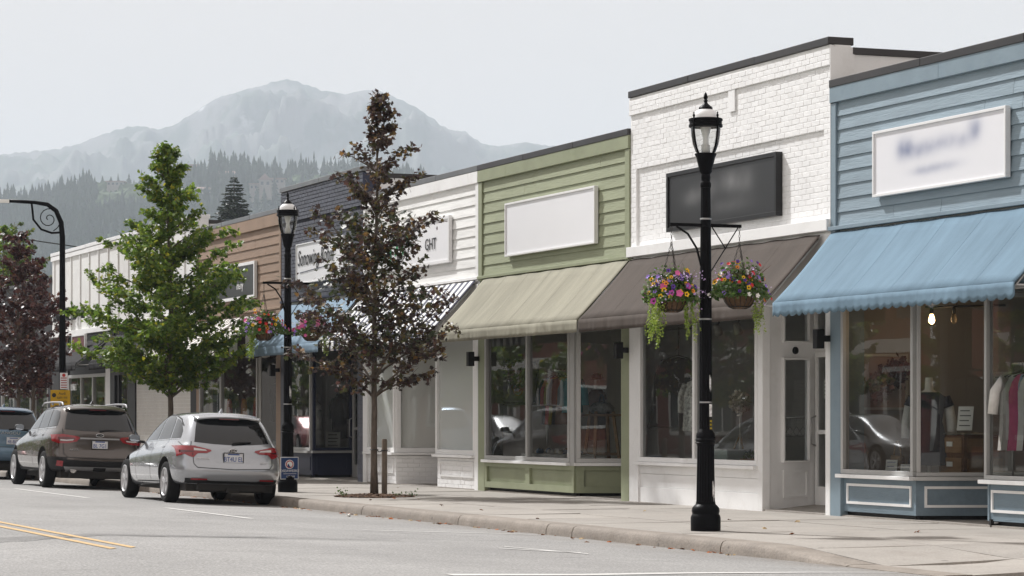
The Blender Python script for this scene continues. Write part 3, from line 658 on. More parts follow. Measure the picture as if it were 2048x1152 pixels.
# ---- white board-and-batten building
b = B_BAT = shell('white_batten_building', 'long white board and batten building with black awnings behind the green maple', 63.05, 80.0, 6.28, tall=True, inner=PLASTER_DARK, coping=FRAME_WHITE, depth=14)
k = 0; y = 63.07
while y < 79.9:
    y2 = min(y + 1.18, 79.98)
    o = MB(); o.box(FX - .012, FX + .02, y + .002, y2 - .002, 3.9, 6.16); o.build('wall_panel', BATTEN_WHITE, b)
    o = MB(); o.box(FX - .045, FX - .012, y - .03, y + .035, 3.9, 6.06); o.build('batten', BATTEN_WHITE, b); y = y2
o = MB(); o.box(FX - .06, FX + .0, 63.06, 79.99, 6.04, 6.165); o.build('fascia_board', WHITE, b)
ledge(b, 63.05, 80.0, 3.9, WHITE, .10, .14); header(b, 63.05, 80, BLACK_TRIM, 2.6, 3.75)
for (a, c, m) in ((63.06, 63.6, BLACK_TRIM), (69.3, 70.1, BLACK_TRIM), (72.2, 72.75, WHITE), (71.75, 72.19, BLACK_TRIM), (77.6, 79.9, BLACK_TRIM)): pilaster(b, a, c, m)
WALLB = mat('white_wall_brick', (0.66, 0.64, 0.60), 0.6, var=.06, bump=.4, bscale=30)
o = MB(); o.box(FX - .01, FX + .2, 63.6, 69.3, .1, 2.6); o.build('lower_wall', MORTAR_WHITE, b); bricks(b, [(63.62, 69.28, .12, 2.6, .012)], FX, WALLB, cl=.24, ch=.09, parts=0)
o = MB(); o.box(FX - .05, FX - .02, 66.4, 66.75, .72, .95); o.build('meter_box', BLACK_TRIM, b)
s = Seg((FX, 77.6), (FX, 72.75)); kick(b, s, 0, s.L, .13, .5, BLACK_TRIM, BLACK_TRIM, 3, raised=False); window(b, s, 0, s.L, .55, 2.62, ALU, (1.7, 3.2), .09)
s = Seg((FX, 71.75), (FX, 70.1)); window(b, s, 0, s.L, .2, 2.62, BLACK_TRIM, (.5,), .08)
# ---- dark shop at the end of the row
b = B_DARK = shell('dark_shop', 'black fronted shop behind the maroon trees at the left edge', 80.0, 104.0, 5.6, inner=PLASTER_DARK, coping=COPING)
o = MB(); o.box(FX - .01, FX + .05, 80.01, 103.9, 2.7, 5.5); o.build('upper_wall', BLACK_TRIM, b)
y = 80.05
while y < 103:
    pilaster(b, y, y + .45, BLACK_TRIM, z1=2.7); s = Seg((FX, y + 2.6), (FX, y + .45)); kick(b, s, 0, s.L, .13, .5, BLACK_TRIM, BLACK_TRIM, 1, raised=False); window(b, s, 0, s.L, .55, 2.7, ALU, (), .07); y += 2.6
# ------------------------------------------------------------------ awnings
def canvas(name, col, **k): return mat(name, col, 0.85, var=0.13, scale=1.6, bump=0.25, bscale=120, stretch=(0.6, 2.2, 0.6), dirt=tuple(c * 0.72 for c in col), dscale=1.3, damt=0.5, world=True, spec=.15, **k)
AW_BLUE = canvas('blue_canvas', (0.15, 0.228, 0.295)); AW_BROWN = canvas('brown_canvas', (0.078, 0.064, 0.055)); AW_BEIGE = canvas('beige_canvas', (0.285, 0.272, 0.215))
AW_PALE = canvas('pale_blue_canvas', (0.20, 0.28, 0.36)); AW_BLACK = canvas('black_canvas', (0.016, 0.015, 0.016))
AW_NAVYST = stripe_mat('navy_white_stripes', (0.66, 0.66, 0.65), (0.018, 0.022, 0.06), 0.30, 0.52); AW_BROWNST = stripe_mat('brown_white_stripes', (0.66, 0.64, 0.60), (0.085, 0.052, 0.04), 0.30, 0.55)
def awning(label, y0, y1, m, x1=15.7, ztop=3.78, zlip=2.87, zbot=2.68, scallop=0, end=None, group='awnings over the shop fronts', vm=None):
    aw = thing('awning', (FX, (y0 + y1) / 2, zbot), label, 'awning', group)
    x0 = FX - 0.06; n = max(12, int((y1 - y0) / 0.1)); r = random.Random(int(y0 * 10)); ph = r.uniform(0, 6)
    rows = []
    for i in range(9):
        t = i / 8; row = []
        for j in range(n + 1):
            y = y0 + (y1 - y0) * j / n
            sag = -0.035 * math.sin(math.pi * t) * (0.6 + 0.4 * math.sin(y * 2.1 + ph)) + 0.006 * math.sin(y * 7 + 3 * t)
            row.append((x0 + (x1 - x0) * t, y, ztop + (zlip - ztop) * t + sag))
        rows.append(row)
    o = MB(); o.grid(rows); o.build('canopy', m, aw, smooth=True, solid=0.006)
    # seams between the canvas widths
    if end is None and m not in (AW_NAVYST,):
        k = max(3, int((y1 - y0) / 0.95))
        for q in range(1, k):
            j = int(n * q / k); o = MB(); o.tube([(p[0] - .0005, p[1], p[2] + .0005) for p in (rows[i][j] for i in range(9))], 0.0012, 5); o.build('seam', m, aw)
    o = MB(); rows = []
    nn = n * 3
    for i in range(4):
        t = i / 3; row = []
        for j in range(nn + 1):
            y = y0 + (y1 - y0) * j / nn
            zb = zbot + (0.035 * abs(math.sin(math.pi * (y - y0) / scallop)) if scallop else 0)
            if scallop: zb = zbot + 0.045 * (1 - abs(math.sin(math.pi * (y - y0) / scallop)) ** 0.6)
            x = x1 - 0.005 + (0.030 * noise.noise(Vector((y * 2.3, ph, .5))) + 0.016 * noise.noise(Vector((y * 7.5, ph, 3)))) * t
            row.append((x, y, zlip + (zb - zlip) * t))
        rows.append(row)
    o.grid(rows); o.build('valance', vm or m, aw, smooth=True, solid=0.005)
    o = MB()
    for y in (y0 + .02, y1 - .02, (y0 + y1) / 2):
        o.tube([(x0, y, ztop - .06), (x1 + .03, y, zlip - .03)], 0.013, 6); o.tube([(x0, y, zlip - .03), (x1 + .03, y, zlip - .03)], 0.013, 6)
    o.tube([(x1 + .03, y0 + .02, zlip - .03), (x1 + .03, y1 - .02, zlip - .03)], 0.013, 6); o.tube([(x0, y0 + .02, ztop - .06), (x0, y1 - .02, ztop - .06)], 0.013, 6)
    o.build('frame', STEEL, aw, smooth=True)
    if end is not None:
        o = MB(); k = 40; rr = []
        for j in range(k + 1):
            x = x0 + (x1 - x0) * j / k; zt = ztop + (zlip - ztop) * j / k
            rr.append([(x, y0 + .004, zt), (x, y0 + .004, zbot + 0.045 * (1 - abs(math.sin(math.pi * (x - x0) / 0.18)) ** .6))])
        o.grid(rr); o.build('end_panel', end, aw, solid=.004)
    return aw
awning('faded blue canvas awning with scalloped edge over the blue shop', 25.2, 30.95, AW_BLUE, scallop=0.19)
awning('dark brown canvas awning over the white brick shop window', 31.25, 37.36, AW_BROWN)
awning('beige canvas awning over the sage green shop window', 37.42, 43.62, AW_BEIGE)
awning('navy and white striped awning half hidden by the bronze tree', 44.0, 50.2, AW_NAVYST)
awning('pale blue canvas awning on the navy brick shop', 50.5, 55.6, AW_PALE)
END_ST = mat('brown_white_end', (1, 1, 1), .8)
t = END_ST.node_tree; sp = t.nodes.new('ShaderNodeSeparateXYZ'); g = t.nodes.new('ShaderNodeNewGeometry'); t.links.new(g.outputs['Position'], sp.inputs[0])
m1 = t.nodes.new('ShaderNodeMath'); m1.operation = 'MULTIPLY'; m1.inputs[1].default_value = 1 / .36; t.links.new(sp.outputs[0], m1.inputs[0])
m2 = t.nodes.new('ShaderNodeMath'); m2.operation = 'FRACT'; t.links.new(m1.outputs[0], m2.inputs[0]); m3 = t.nodes.new('ShaderNodeMath'); m3.operation = 'GREATER_THAN'; m3.inputs[1].default_value = .5; t.links.new(m2.outputs[0], m3.inputs[0])
mx3 = t.nodes.new('ShaderNodeMix'); mx3.data_type = 'RGBA'; t.links.new(m3.outputs[0], mx3.inputs[0]); mx3.inputs[6].default_value = (.62, .60, .58, 1); mx3.inputs[7].default_value = (.03, .016, .014, 1); t.links.new(mx3.outputs[2], t.nodes['Principled BSDF'].inputs['Base Color'])
awning('brown and white striped awning with scalloped striped end on the brown shop', 56.2, 62.95, AW_BROWNST, x1=15.2, scallop=.3, end=END_ST, ztop=3.66)
awning('sloping black awning beneath the black wall lettering', 72.6, 77.7, AW_BLACK, ztop=3.55)
awning('black awning behind the trunk of the green maple', 63.3, 71.9, AW_BLACK, ztop=3.6, x1=15.9)

# ------------------------------------------------------------------ signs on the fronts
def board(name, label, y0, y1, z0, z1, face, frame, fw=0.035, x=FX - 0.03, th=0.07, cat='sign'):
    s_ = thing(name, (x, (y0 + y1) / 2, z0), label, cat)
    o = MB(); o.box(x - th + .02, x, y0 + fw, y1 - fw, z0 + fw, z1 - fw); o.build('panel', face, s_)
    sg = Seg((x, y1), (x, y0)); o = MB(); sg.ring(o, 0, sg.L, z0, z1, fw, 0, th); o.build('frame', frame, s_, bevel=0.004)
    return s_
sp_b = [(0.78, .54, .20, .13, .85), (.45, .50, .20, .10, .50), (.15, .50, .22, .10, .50), (-.2, .53, .25, .1, .45), (-.85, .62, .15, .13, .75), (-.6, .52, .18, .1, .40), (.3, .24, .35, .06, .42), (-.2, .25, .35, .06, .42)]
SM_BLUE = smudge_mat('blurred_blue_print', (.80, .80, .83), (.20, .23, .36), [(a, b_, c, d, e) for (a, b_, c, d, e) in sp_b])
board('shop_sign', 'white framed sign with soft unreadable print on the blue shop', 26.68, 29.8, 4.15, 4.97, SM_BLUE, FRAME_WHITE)
SM_CH = smudge_mat('blurred_charcoal_print', (.017, .017, .018), (.16, .16, .16), [(.9, .45, .3, .12, .6), (.35, .52, .3, .14, .5), (-.35, .58, .3, .16, .75), (-.8, .55, .25, .18, .6), (-.3, .25, .6, .1, .4)], .4)
board('shop_sign', 'charcoal sign board with blurred grey print on the white brick wall', 32.45, 35.98, 4.11, 4.97, SM_CH, SIGN_BLACK, .06, x=FX + .005, th=.10)
board('shop_sign', 'blank white sign board on the sage green siding', 38.64, 42.5, 4.11, 5.01, SIGN_WHITE, FRAME_WHITE)
s_ = board('shop_sign', 'white sign with black letters half hidden behind the bronze tree', 45.24, 49.4, 4.17, 5.01, SIGN_WHITE, FRAME_WHITE, .06)
letter('GHT', .30, INK, s_, (FX - .092, 46.55, 4.45))
o = MB(); GREEN_INK = mat('green_ink', (0.02, 0.28, 0.10), .5, var=.1)
for k, (y, z, a) in enumerate(((48.9, 4.45, .5), (48.7, 4.6, 1.0), (48.5, 4.5, 1.6), (48.35, 4.7, .3), (48.15, 4.55, 2.2), (47.95, 4.72, .8), (47.8, 4.58, 1.4), (47.6, 4.74, .2))):
    c, s2 = math.cos(a), math.sin(a); o.add([(FX - .090, y + .16 * p * c - .06 * q * s2, z + .16 * p * s2 + .06 * q * c) for p, q in ((-1, 0), (-.4, 1), (.4, .8), (1, 0), (.4, -.8), (-.4, -1))], [(0, 1, 2, 3, 4, 5)])
o.build('emblem', GREEN_INK, s_)
s_ = board('shop_sign', 'white sign with dark script lettering on the navy brick wall', 51.4, 54.66, 4.2, 5.04, SIGN_WHITE, FRAME_WHITE, .025)
letter('Sonowing Rohin', .46, INK, s_, (FX - .092, 54.55, 4.58), shear=.25, width=.82)
o = MB(); o.add([(FX - .09, 54.4, 4.42), (FX - .09, 52.0, 4.50), (FX - .09, 52.0, 4.515), (FX - .09, 54.4, 4.44)], [(0, 1, 2, 3)]); o.build('underline', NAVY_TRIM, s_)
s_ = board('shop_sign', 'black sign with white frame on the brown siding', 57.83, 61.6, 4.06, 4.88, mat('sign_green_black', (.016, .018, .014), .35, var=.1), FRAME_WHITE, .07)
letter('meny', .26, INK_WHITE, s_, (FX - .085, 59.35, 4.30))
s_ = thing('wall_lettering', (FX - .05, 76.5, 4.25), 'black raised letters on the white batten wall', 'lettering')
for k, (ch, yy) in enumerate((('A', 79.2), ('T', 78.35), ('E', 77.5), ('S', 76.7), ('F', 75.4))): letter(ch, .55, INK, s_, (FX - .12, yy, 4.2), extrude=.05, width=1.7, name='letter')
s_ = board('shop_sign', 'small maroon sign with white frame above the black awning', 73.7, 75.4, 3.05, 3.72, mat('maroon_board', (.10, .012, .016), .5), FRAME_WHITE, .05, x=FX - .35)
# wall lamps
for (y, lab) in ((43.86, 'left of the sage green shop window'), (37.46, 'between the green and white brick shops'), (31.02, 'beside the white brick shop door'), (56.05, 'on the brown pilaster behind the far lamp post')):
    s_ = thing('wall_lamp', (FX - .05, y, 2.30), 'black box wall lamp ' + lab, 'wall lamp', 'black box lamps on the shop fronts')
    o = MB(); o.box(FX - .26, FX - .15, y - .06, y + .06, 2.29, 2.54); o.build('lamp_body', BLACK_TRIM, s_, bevel=.006)
    o = MB(); o.box(FX - .15, FX - .05, y - .035, y + .035, 2.38, 2.46); o.build('bracket', BLACK_TRIM, s_)

# ------------------------------------------------------------------ lamp posts
LGLASS = glass_mat('lamp_glass', (0.93, 0.94, 0.94), 1.35, 0.06)
DOME = mat('frosted_dome', (0.80, 0.80, 0.80), 0.25, var=.03)
def lamp_post(x, y, label, sc=1.0):
    L = thing('lamp_post', (x, y, 0.13), label, 'lamp post', 'black cast iron lamp posts'); L.scale = (1, 1, sc)
    B = lambda prof, name, m, n=28, fl=0, par=None, sm=True: (lambda o: setattr(o, 'parent', par) or o if par else o)(MB().lathe((0, 0, 0), prof, n, flute=fl).build(name, m, L, local=True, smooth=sm, sharp=32))
    B([(.166, 0), (.168, .02), (.168, .15), (.160, .175), (.150, .19), (.152, .20), (.157, .225), (.150, .26), (.130, .285), (.112, .30), (.108, .33)], 'base', CAST)
    B([(.105, .32), (.105, .36), (.100, .6), (.094, .97)], 'fluted_shaft', CAST, 36, .07, sm=False)
    B([(.098, .95), (.100, .97), (.118, .99), (.106, 1.0), (.116, 1.02), (.106, 1.04), (.108, 1.05), (.104, 1.09), (.084, 1.12), (.074, 1.14)], 'collar', CAST)
    B([(.072, 1.12), (.070, 2.2), (.060, 3.3), (.054, 3.86)], 'pole', CAST, 28, .06, sm=False)
    B([(.058, 3.84), (.062, 3.86), (.062, 3.89), (.050, 3.91), (.056, 3.96), (.050, 3.99), (.070, 4.02), (.072, 4.04), (.092, 4.12), (.105, 4.18), (.120, 4.205), (.122, 4.22), (.115, 4.225)], 'capital', CAST)
    B([(.085, 4.22), (.112, 4.24), (.142, 4.32), (.160, 4.42), (.167, 4.50), (.167, 4.53)], 'glass_globe', LGLASS)
    B([(.05, 4.22), (.05, 4.31), (.035, 4.33), (.03, 4.40), (.045, 4.45), (.062, 4.52), (.058, 4.60), (.03, 4.66)], 'bulb', BULBW, 16)
    B([(.182, 4.515), (.190, 4.52), (.190, 4.545), (.182, 4.55), (.182, 4.585), (.190, 4.59), (.190, 4.61), (.180, 4.615), (.15, 4.615)], 'ring', CAST)
    B([(.150, 4.61), (.142, 4.65), (.118, 4.69), (.088, 4.71), (.07, 4.72)], 'dome', DOME)
    B([(.074, 4.70), (.078, 4.705), (.078, 4.735), (.070, 4.745), (.045, 4.765), (.024, 4.785), (.018, 4.80), (.026, 4.815), (.016, 4.825), (.026, 4.85), (.016, 4.885), (.004, 4.91)], 'finial', CAST, 20)
    for k in range(4):
        a = k * math.pi / 2 + .35; c, s2 = math.cos(a), math.sin(a)
        o = MB(); o.tube([(c * r, s2 * r, z) for r, z in ((.108, 4.215), (.145, 4.28), (.172, 4.38), (.185, 4.48), (.188, 4.56), (.186, 4.65))], .010, 6); o.lathe((c * .186, s2 * .186, 4.62), [(.010, 0), (.016, .02), (.006, .035), (.010, .045), (.003, .06)], 8)
        o.build('cage_rib', CAST, L, local=True, smooth=True)
    za = 3.42
    o = MB(); o.box(-.44, .44, -.013, .013, za - .018, za + .018); o.build('cross_arm', CAST, L, local=True)
    o = MB(); o.tube([(-.36, 0, za - .02), (-.22, 0, za - .10), (-.11, 0, za - .26), (-.058, 0, za - .45)], .012, 6); o.build('curved_brace', CAST, L, local=True)
    o = MB(); o.tube([(.40, 0, za - .02), (.06, 0, za - .52)], .007, 6); o.tube([(.08, 0, za - .02), (.25, 0, za - .26)], .007, 6); o.build('rod_brace', CAST, L, local=True)
    for zz in (za + .06, za - .02, 2.36, 1.43): MB().lathe((0, 0, zz), [(.067 if zz < 2.5 else .060, 0), (.073 if zz < 2.5 else .065, .003), (.073 if zz < 2.5 else .065, .017), (.067 if zz < 2.5 else .06, .02)], 20).build('steel_band', STEEL if zz != za - .02 else CAST, L, local=True, smooth=True, sharp=30)
    return L
L1 = lamp_post(13.03, 27.34, 'near black lamp post on the sidewalk before the white brick shop')
L2 = lamp_post(13.20, 44.19, 'far black lamp post behind the silver car', 1.04)
def sticker(L, x0, x1, z0, z1, m, r=.073, name='sticker', jag=0):
    o = MB(); n = 8; rows = []
    rr = random.Random(5)
    for i in range(n + 1):
        a = x0 + (x1 - x0) * i / n; j1 = rr.uniform(-jag, jag); j2 = rr.uniform(-jag, jag)
        rows.append([(r * math.sin(a), -r * math.cos(a), z0 + j1), (r * math.sin(a), -r * math.cos(a), z1 + j2)])
    o.grid(rows); return o.build(name, m, L, local=True)
STK = mat('torn_sticker', (.75, .75, .74), .6, var=.5, scale=30)
STK2 = mat('bin_sticker', (.02, .02, .02), .5, var=.2)
sticker(L1, .1, .75, 1.28, 1.42, STK, .0775); sticker(L1, .1, .75, 1.10, 1.278, STK2, .0775)
STKY = mat('sticker_yellow', (.5, .36, .02), .5)
for z in (1.22, 1.18, 1.14): sticker(L1, .2, .68, z, z + .02, STKY, .079, 'sticker_text')
sticker(L1, .35, .75, .37, .52, STK, .107, jag=.05); sticker(L1, .15, .5, 1.58, 1.72, STK, .0755, jag=.03); sticker(L2, .1, .6, 1.55, 1.70, STK, .0755, jag=.04)
# blue sign on the far post
bs = thing('blue_sign', (13.20, 44.07, 0.42), 'small blue and white notice fixed to the foot of the far lamp post', 'sign')
BLUE_SIGN = mat('blue_enamel', (.015, .05, .17), .35, var=.06); RED_INK = mat('red_ink', (.5, .03, .03), .5)
o = MB(); o.box(13.03, 13.35, 44.055, 44.065, .35, .73); o.build('panel', INK_WHITE, bs, bevel=.004)
o = MB(); o.box(13.042, 13.338, 44.050, 44.054, .362, .718); o.build('face', BLUE_SIGN, bs)
def disc(cx, cy, cz, r, n=20, a0=0, a1=6.2832): return [(cx, cy, cz)] + [(cx + r * math.cos(a0 + (a1 - a0) * k / n), cy, cz + r * math.sin(a0 + (a1 - a0) * k / n)) for k in range(n + 1)]
for (r, m, yy) in ((.078, INK_WHITE, 44.047), (.066, RED_INK, 44.044), (.05, INK_WHITE, 44.041)):
    v = disc(13.19, yy, .605, r); o = MB(); o.add(v, [(0, k, k + 1) for k in range(1, 21)]); o.build('emblem', m, bs)
v = disc(13.185, 44.038, .585, .035, 12, 2.0, 5.4); o = MB(); o.add(v, [(0, k, k + 1) for k in range(1, 13)]); o.build('emblem', BLUE_SIGN, bs)
letter('OSEAWEEKE', .06, INK_WHITE, bs, (13.19, 44.047, .475), M=REAR, align='CENTER'); letter('LET PVE', .042, INK_WHITE, bs, (13.21, 44.047, .385), M=REAR, align='CENTER')
o = MB(); o.box(13.08, 13.31, 44.046, 44.049, .442, .448); o.build('rule', INK_WHITE, bs)

# ------------------------------------------------------------------ hanging baskets
COCO = mat('coco_liner', (0.13, 0.075, 0.04), .95, var=.35, scale=14, bump=1, bscale=60)
FOL = leaf_mat('basket_foliage', [(0, (.045, .10, .02)), (.5, (.09, .17, .035)), (1, (.16, .20, .07))]); VINE = leaf_mat('vine_leaves', [(0, (.16, .26, .03)), (.6, (.30, .40, .06)), (1, (.42, .50, .12))]); DRY = leaf_mat('dry_grass', [(0, (.14, .08, .06)), (1, (.22, .14, .10))], .15)
PET = {k: mat('petal_' + k, c, .6, var=.18, scale=30) for k, c in dict(pink=(.70, .13, .36), rose=(.75, .35, .50), purple=(.10, .03, .32), violet=(.30, .18, .60), yellow=(.85, .52, .01), orange=(.80, .27, .01), red=(.62, .03, .03), white=(.80, .78, .74), magenta=(.48, .06, .36), lilac=(.50, .36, .62)).items()}
CENTRE = mat('flower_centre', (.05, .02, .02), .8)
PM = {}
for k, m in PET.items():
    o = MB(); n = 10
    ring = [(math.cos(6.2832 * i / n) * (1 if i % 2 == 0 else .72), math.sin(6.2832 * i / n) * (1 if i % 2 == 0 else .72), .30 + .08 * (i % 2)) for i in range(n)]
    mid = [(math.cos(6.2832 * i / n) * .34, math.sin(6.2832 * i / n) * .34, .12) for i in range(n)]
    o.add(ring + mid, [(i, (i + 1) % n, n + (i + 1) % n, n + i) for i in range(n)]); o.add(mid, [tuple(range(n))], 1)
    PM[k] = o.mesh('flower', [m, CENTRE if k in ('purple', 'yellow', 'orange', 'magenta') else m])
def leafbits(o, pts, size, r, droop=0):
    for p in pts:
        p = Vector(p); d = Vector((r.gauss(0, 1), r.gauss(0, 1), r.gauss(0, .6) - droop)).normalized(); s_ = size * r.uniform(.6, 1.3)
        u = d.orthogonal().normalized(); u.rotate(Matrix.Rotation(r.uniform(0, 6.28), 3, d)) if False else None
        q = d.cross(Vector((r.gauss(0, 1), r.gauss(0, 1), r.gauss(0, 1)))).normalized() * s_ * .42
        o.add([p, p + d * s_ * .5 + q, p + d * s_, p + d * s_ * .5 - q], [(0, 1, 2, 3)])
def basket(L, cx, cy, zrim, r0, cols, trails, seed, label, arm_z, spread=.34, height=.36, nflower=105, tuft=True):
    r = random.Random(seed); b = thing('hanging_basket', (cx, cy, zrim - r0), label, 'hanging basket', 'flower baskets hung from the lamp posts')
    prof = [(.06, -r0 * .92), (r0 * .62, -r0 * .80), (r0 * .86, -r0 * .5), (r0 * .98, -r0 * .2), (r0, 0), (r0 * .9, .0)]
    MB().lathe((cx, cy, zrim), prof, 28).build('bowl', COCO, b, smooth=True)
    o = MB()
    for k in range(16):
        a = k * math.pi / 8; o.tube([(cx + math.cos(a) * (q + .006), cy + math.sin(a) * (q + .006), zrim + z) for q, z in prof[:5]], .004, 5, cap=False)
    for q, z in (prof[1], prof[4]): o.tube([(cx + math.cos(k * .2618) * (q + .008), cy + math.sin(k * .2618) * (q + .008), zrim + z) for k in range(25)], .005, 5, cap=False)
    o.build('wire_frame', WIRE, b)
    # chains: links
    o = MB(); top = Vector((cx, cy, arm_z - .02)); hub = Vector((cx, cy, arm_z - .2))
    def chain(p, q):
        n = max(3, int((q - p).length / .032)); d = (q - p).normalized(); u = d.orthogonal().normalized(); w_ = d.cross(u)
        for k in range(n):
            c = p.lerp(q, (k + .5) / n); a = u if k % 2 else w_
            o.tube([c + d * (.020 * math.cos(t_ * 1.0472)) + a * (.009 * math.sin(t_ * 1.0472)) for t_ in range(7)], .0028, 4, cap=False)
    chain(top, hub)
    for k in range(3):
        a = k * 2.094 + .5; chain(hub, Vector((cx + math.cos(a) * r0 * .97, cy + math.sin(a) * r0 * .97, zrim)))
    o.build('chain', CHAIN, b)
    o = MB(); pts = []
    for k in range(1700):
        a = r.uniform(0, 6.283); q = math.sqrt(r.random()); rr = q * spread; hz = height * (1 - q * q) * r.random() ** .7
        lump = 1 + .45 * noise.noise(Vector((math.cos(a) * 1.7 + seed, math.sin(a) * 1.7, hz * 3))); pts.append((cx + math.cos(a) * rr * lump, cy + math.sin(a) * rr * lump, zrim - .03 * q - .01 + hz * lump))
    leafbits(o, pts, .05, r); tag(o.build('foliage', FOL, b), kind='stuff')
    if tuft:
        o = MB(); c = Vector((cx + r.uniform(-.08, .08), cy, zrim + .1))
        for k in range(110):
            d = Vector((r.gauss(0, .45), r.gauss(0, .45), 1)).normalized(); l = r.uniform(.14, .34); w_ = d.orthogonal().normalized() * .0028
            p0 = c + Vector((r.gauss(0, .03), r.gauss(0, .03), 0)); o.add([p0 - w_, p0 + w_, p0 + d * l * .6 + w_ * .7 + Vector((0, 0, -.01)), p0 + d * l + Vector((d.x, d.y, -.3)) * .05], [(0, 1, 2, 3)])
        tag(o.build('grass_tuft', DRY, b), kind='stuff')
    for k in range(nflower):
        col = r.choice(cols); a = r.uniform(0, 6.283); q = math.sqrt(r.uniform(.10, 1.0)); rr = q * spread * 1.02; z = zrim - .04 * q + height * (1 - q * q) * r.uniform(.75, 1.05) + r.uniform(-.02, .05)
        side = r.random()
        c, s2 = cols and None, None
        lump = 1 + .45 * noise.noise(Vector((math.cos(a) * 1.7 + seed, math.sin(a) * 1.7, (z - zrim) * 3))); p = Vector((cx + math.cos(a) * rr * lump, cy + math.sin(a) * rr * lump, zrim + (z - zrim) * lump)); nrm = Vector((math.cos(a) * q, math.sin(a) * q - .5, .75 - q * .5)).normalized()
        sz = (.042 if col in ('pink', 'rose', 'magenta') else .030 if col in ('yellow', 'orange', 'red') else .027) * r.uniform(.8, 1.2)
        f = inst('flower', PM[col], b, p, nrm.to_track_quat('Z', 'Y').to_euler(), (sz, sz, sz))
    # airy sprays of tiny pale blossoms spilling sideways
    o = MB()
    for k in range(16):
        a = r.choice((r.uniform(-.9, .9), r.uniform(2.3, 4.0), r.uniform(3.6, 5.8))); d = Vector((math.cos(a), math.sin(a), r.uniform(-.35, .9))).normalized(); p0 = Vector((cx, cy, zrim + .08)) + d * spread * .6; ln = r.uniform(.12, .28)
        leafbits(o, [p0 + d * ln * t_ / 14 + Vector((r.gauss(0, .022), r.gauss(0, .022), r.gauss(0, .022) - .09 * (t_ / 14) ** 2)) for t_ in range(15)], .022, r)
    tag(o.build('blossom_spray', PET['lilac' if seed != 9 else 'white'], b), kind='stuff')
    o = MB()
    for (dx, dy, l, wdt, n) in trails:
        for k in range(n):
            p = Vector((cx + dx + r.gauss(0, wdt), cy + dy + r.gauss(0, wdt), zrim + r.uniform(-.02, .05))); ln = l * r.uniform(.55, 1.0); ph = r.uniform(0, 6); pts = []
            m_ = int(ln / .011)
            for i in range(m_):
                t_ = i / m_; pts.append((p.x + dx * .25 * t_ + .015 * math.sin(ph + 7 * t_), p.y + dy * .2 * t_ + .015 * math.cos(ph + 6 * t_), p.z - ln * t_))
            leafbits(o, pts, .024, r, .6)
    tag(o.build('trailing_vine', VINE, b), kind='stuff')
    return b
x, y = 13.03, 27.34
basket(L1, x - .42, y, 2.73, .175, ['pink', 'magenta', 'purple', 'violet', 'yellow', 'yellow', 'orange', 'violet', 'lilac', 'yellow', 'purple'], [(-.20, -.06, .58, .05, 27), (.12, -.12, .52, .04, 15)], 3, 'basket with pink petunias and two long vines on the near lamp post', 3.55)
basket(L1, x + .42, y, 2.79, .185, ['purple', 'purple', 'red', 'red', 'orange', 'yellow', 'yellow', 'violet', 'violet', 'white'], [(.17, -.06, .56, .035, 14)], 5, 'basket with red and violet flowers on the shop side of the near lamp post', 3.55)
x, y = 13.20, 44.19
basket(L2, x - .42, y, 2.86, .17, ['pink', 'yellow', 'yellow', 'violet', 'red', 'lilac', 'orange', 'white', 'violet'], [(-.19, -.05, .50, .035, 20)], 7, 'basket of mixed flowers with one long pale vine left of the far lamp post', 3.69)
basket(L2, x + .42, y, 2.86, .17, ['white', 'rose', 'pink', 'violet', 'lilac', 'white', 'pink'], [(.2, .02, .42, .03, 14)], 9, 'basket of pink and white flowers right of the far lamp post', 3.69, tuft=False)

# ------------------------------------------------------------------ curved street light with its signs
sl_ = thing('street_light', (13.2, 62.5, 0.13), 'tall black street light with scrolled arm over the road at the left', 'street light')
o = MB(); o.tube([(13.2, 62.5, .13), (13.2, 62.5, 1.2), (13.2, 62.5, 5.6), (13.17, 62.5, 5.95), (13.05, 62.5, 6.22), (12.85, 62.5, 6.36), (12.55, 62.5, 6.40), (11.9, 62.5, 6.42)], [.11, .085, .065, .06, .055, .05, .042, .038], 16); o.build('pole', CAST, sl_, smooth=True)
o = MB(); o.tube([(13.17, 62.5, 5.72), (12.95, 62.5, 5.70), (12.7, 62.5, 5.78), (12.52, 62.5, 6.0), (12.48, 62.5, 6.38)], .026, 8)
o.tube([(12.88 + .30 * (1 - t / 30) * math.cos(-1.2 + t * .42), 62.5, 6.03 + .30 * (1 - t / 30) * math.sin(-1.2 + t * .42)) for t in range(28)], .012, 6); o.build('scroll', CAST, sl_, smooth=True)
o = MB(); o.lathe((11.55, 62.5, 6.33), [(.05, 0), (.16, .02), (.19, .06), (.17, .10), (.08, .14), (.04, .16)], 20); o.box(11.6, 11.95, 62.46, 62.54, 6.37, 6.45); o.build('lamp_head', BULBW, sl_, smooth=True, sharp=40)
ys = thing('warning_sign', (13.2, 62.38, 1.58), 'yellow notice board with black writing on the street light pole', 'sign')
YEL = mat('sign_yellow', (.62, .36, .01), .45, var=.08)
def two_side(name, x0, x1, z0, z1, y, m, par, bv=.01):
    o = MB(); o.box(x0, x1, y - .008, y, z0, z1); return o.build(name, m, par, bevel=bv)
two_side('panel', 12.90, 13.36, 1.62, 2.04, 62.40, YEL, ys)
for k, (s_, z, x) in enumerate((('Audi', 1.93, 13.17), ('tain mi', 1.84, 13.17), ('bizzle', 1.74, 13.19), ('pr mis', 1.65, 13.12))): letter(s_, .09, INK, ys, (x, 62.389, z), M=REAR, align='CENTER', width=1.0)
o = MB(); v = disc(12.98, 62.389, 1.92, .05); o.add(v, [(0, k, k + 1) for k in range(1, 21)]); o.build('symbol', INK, ys)
ps = thing('parking_sign', (13.2, 62.38, 2.06), 'small white parking sign with red print above the yellow notice', 'sign')
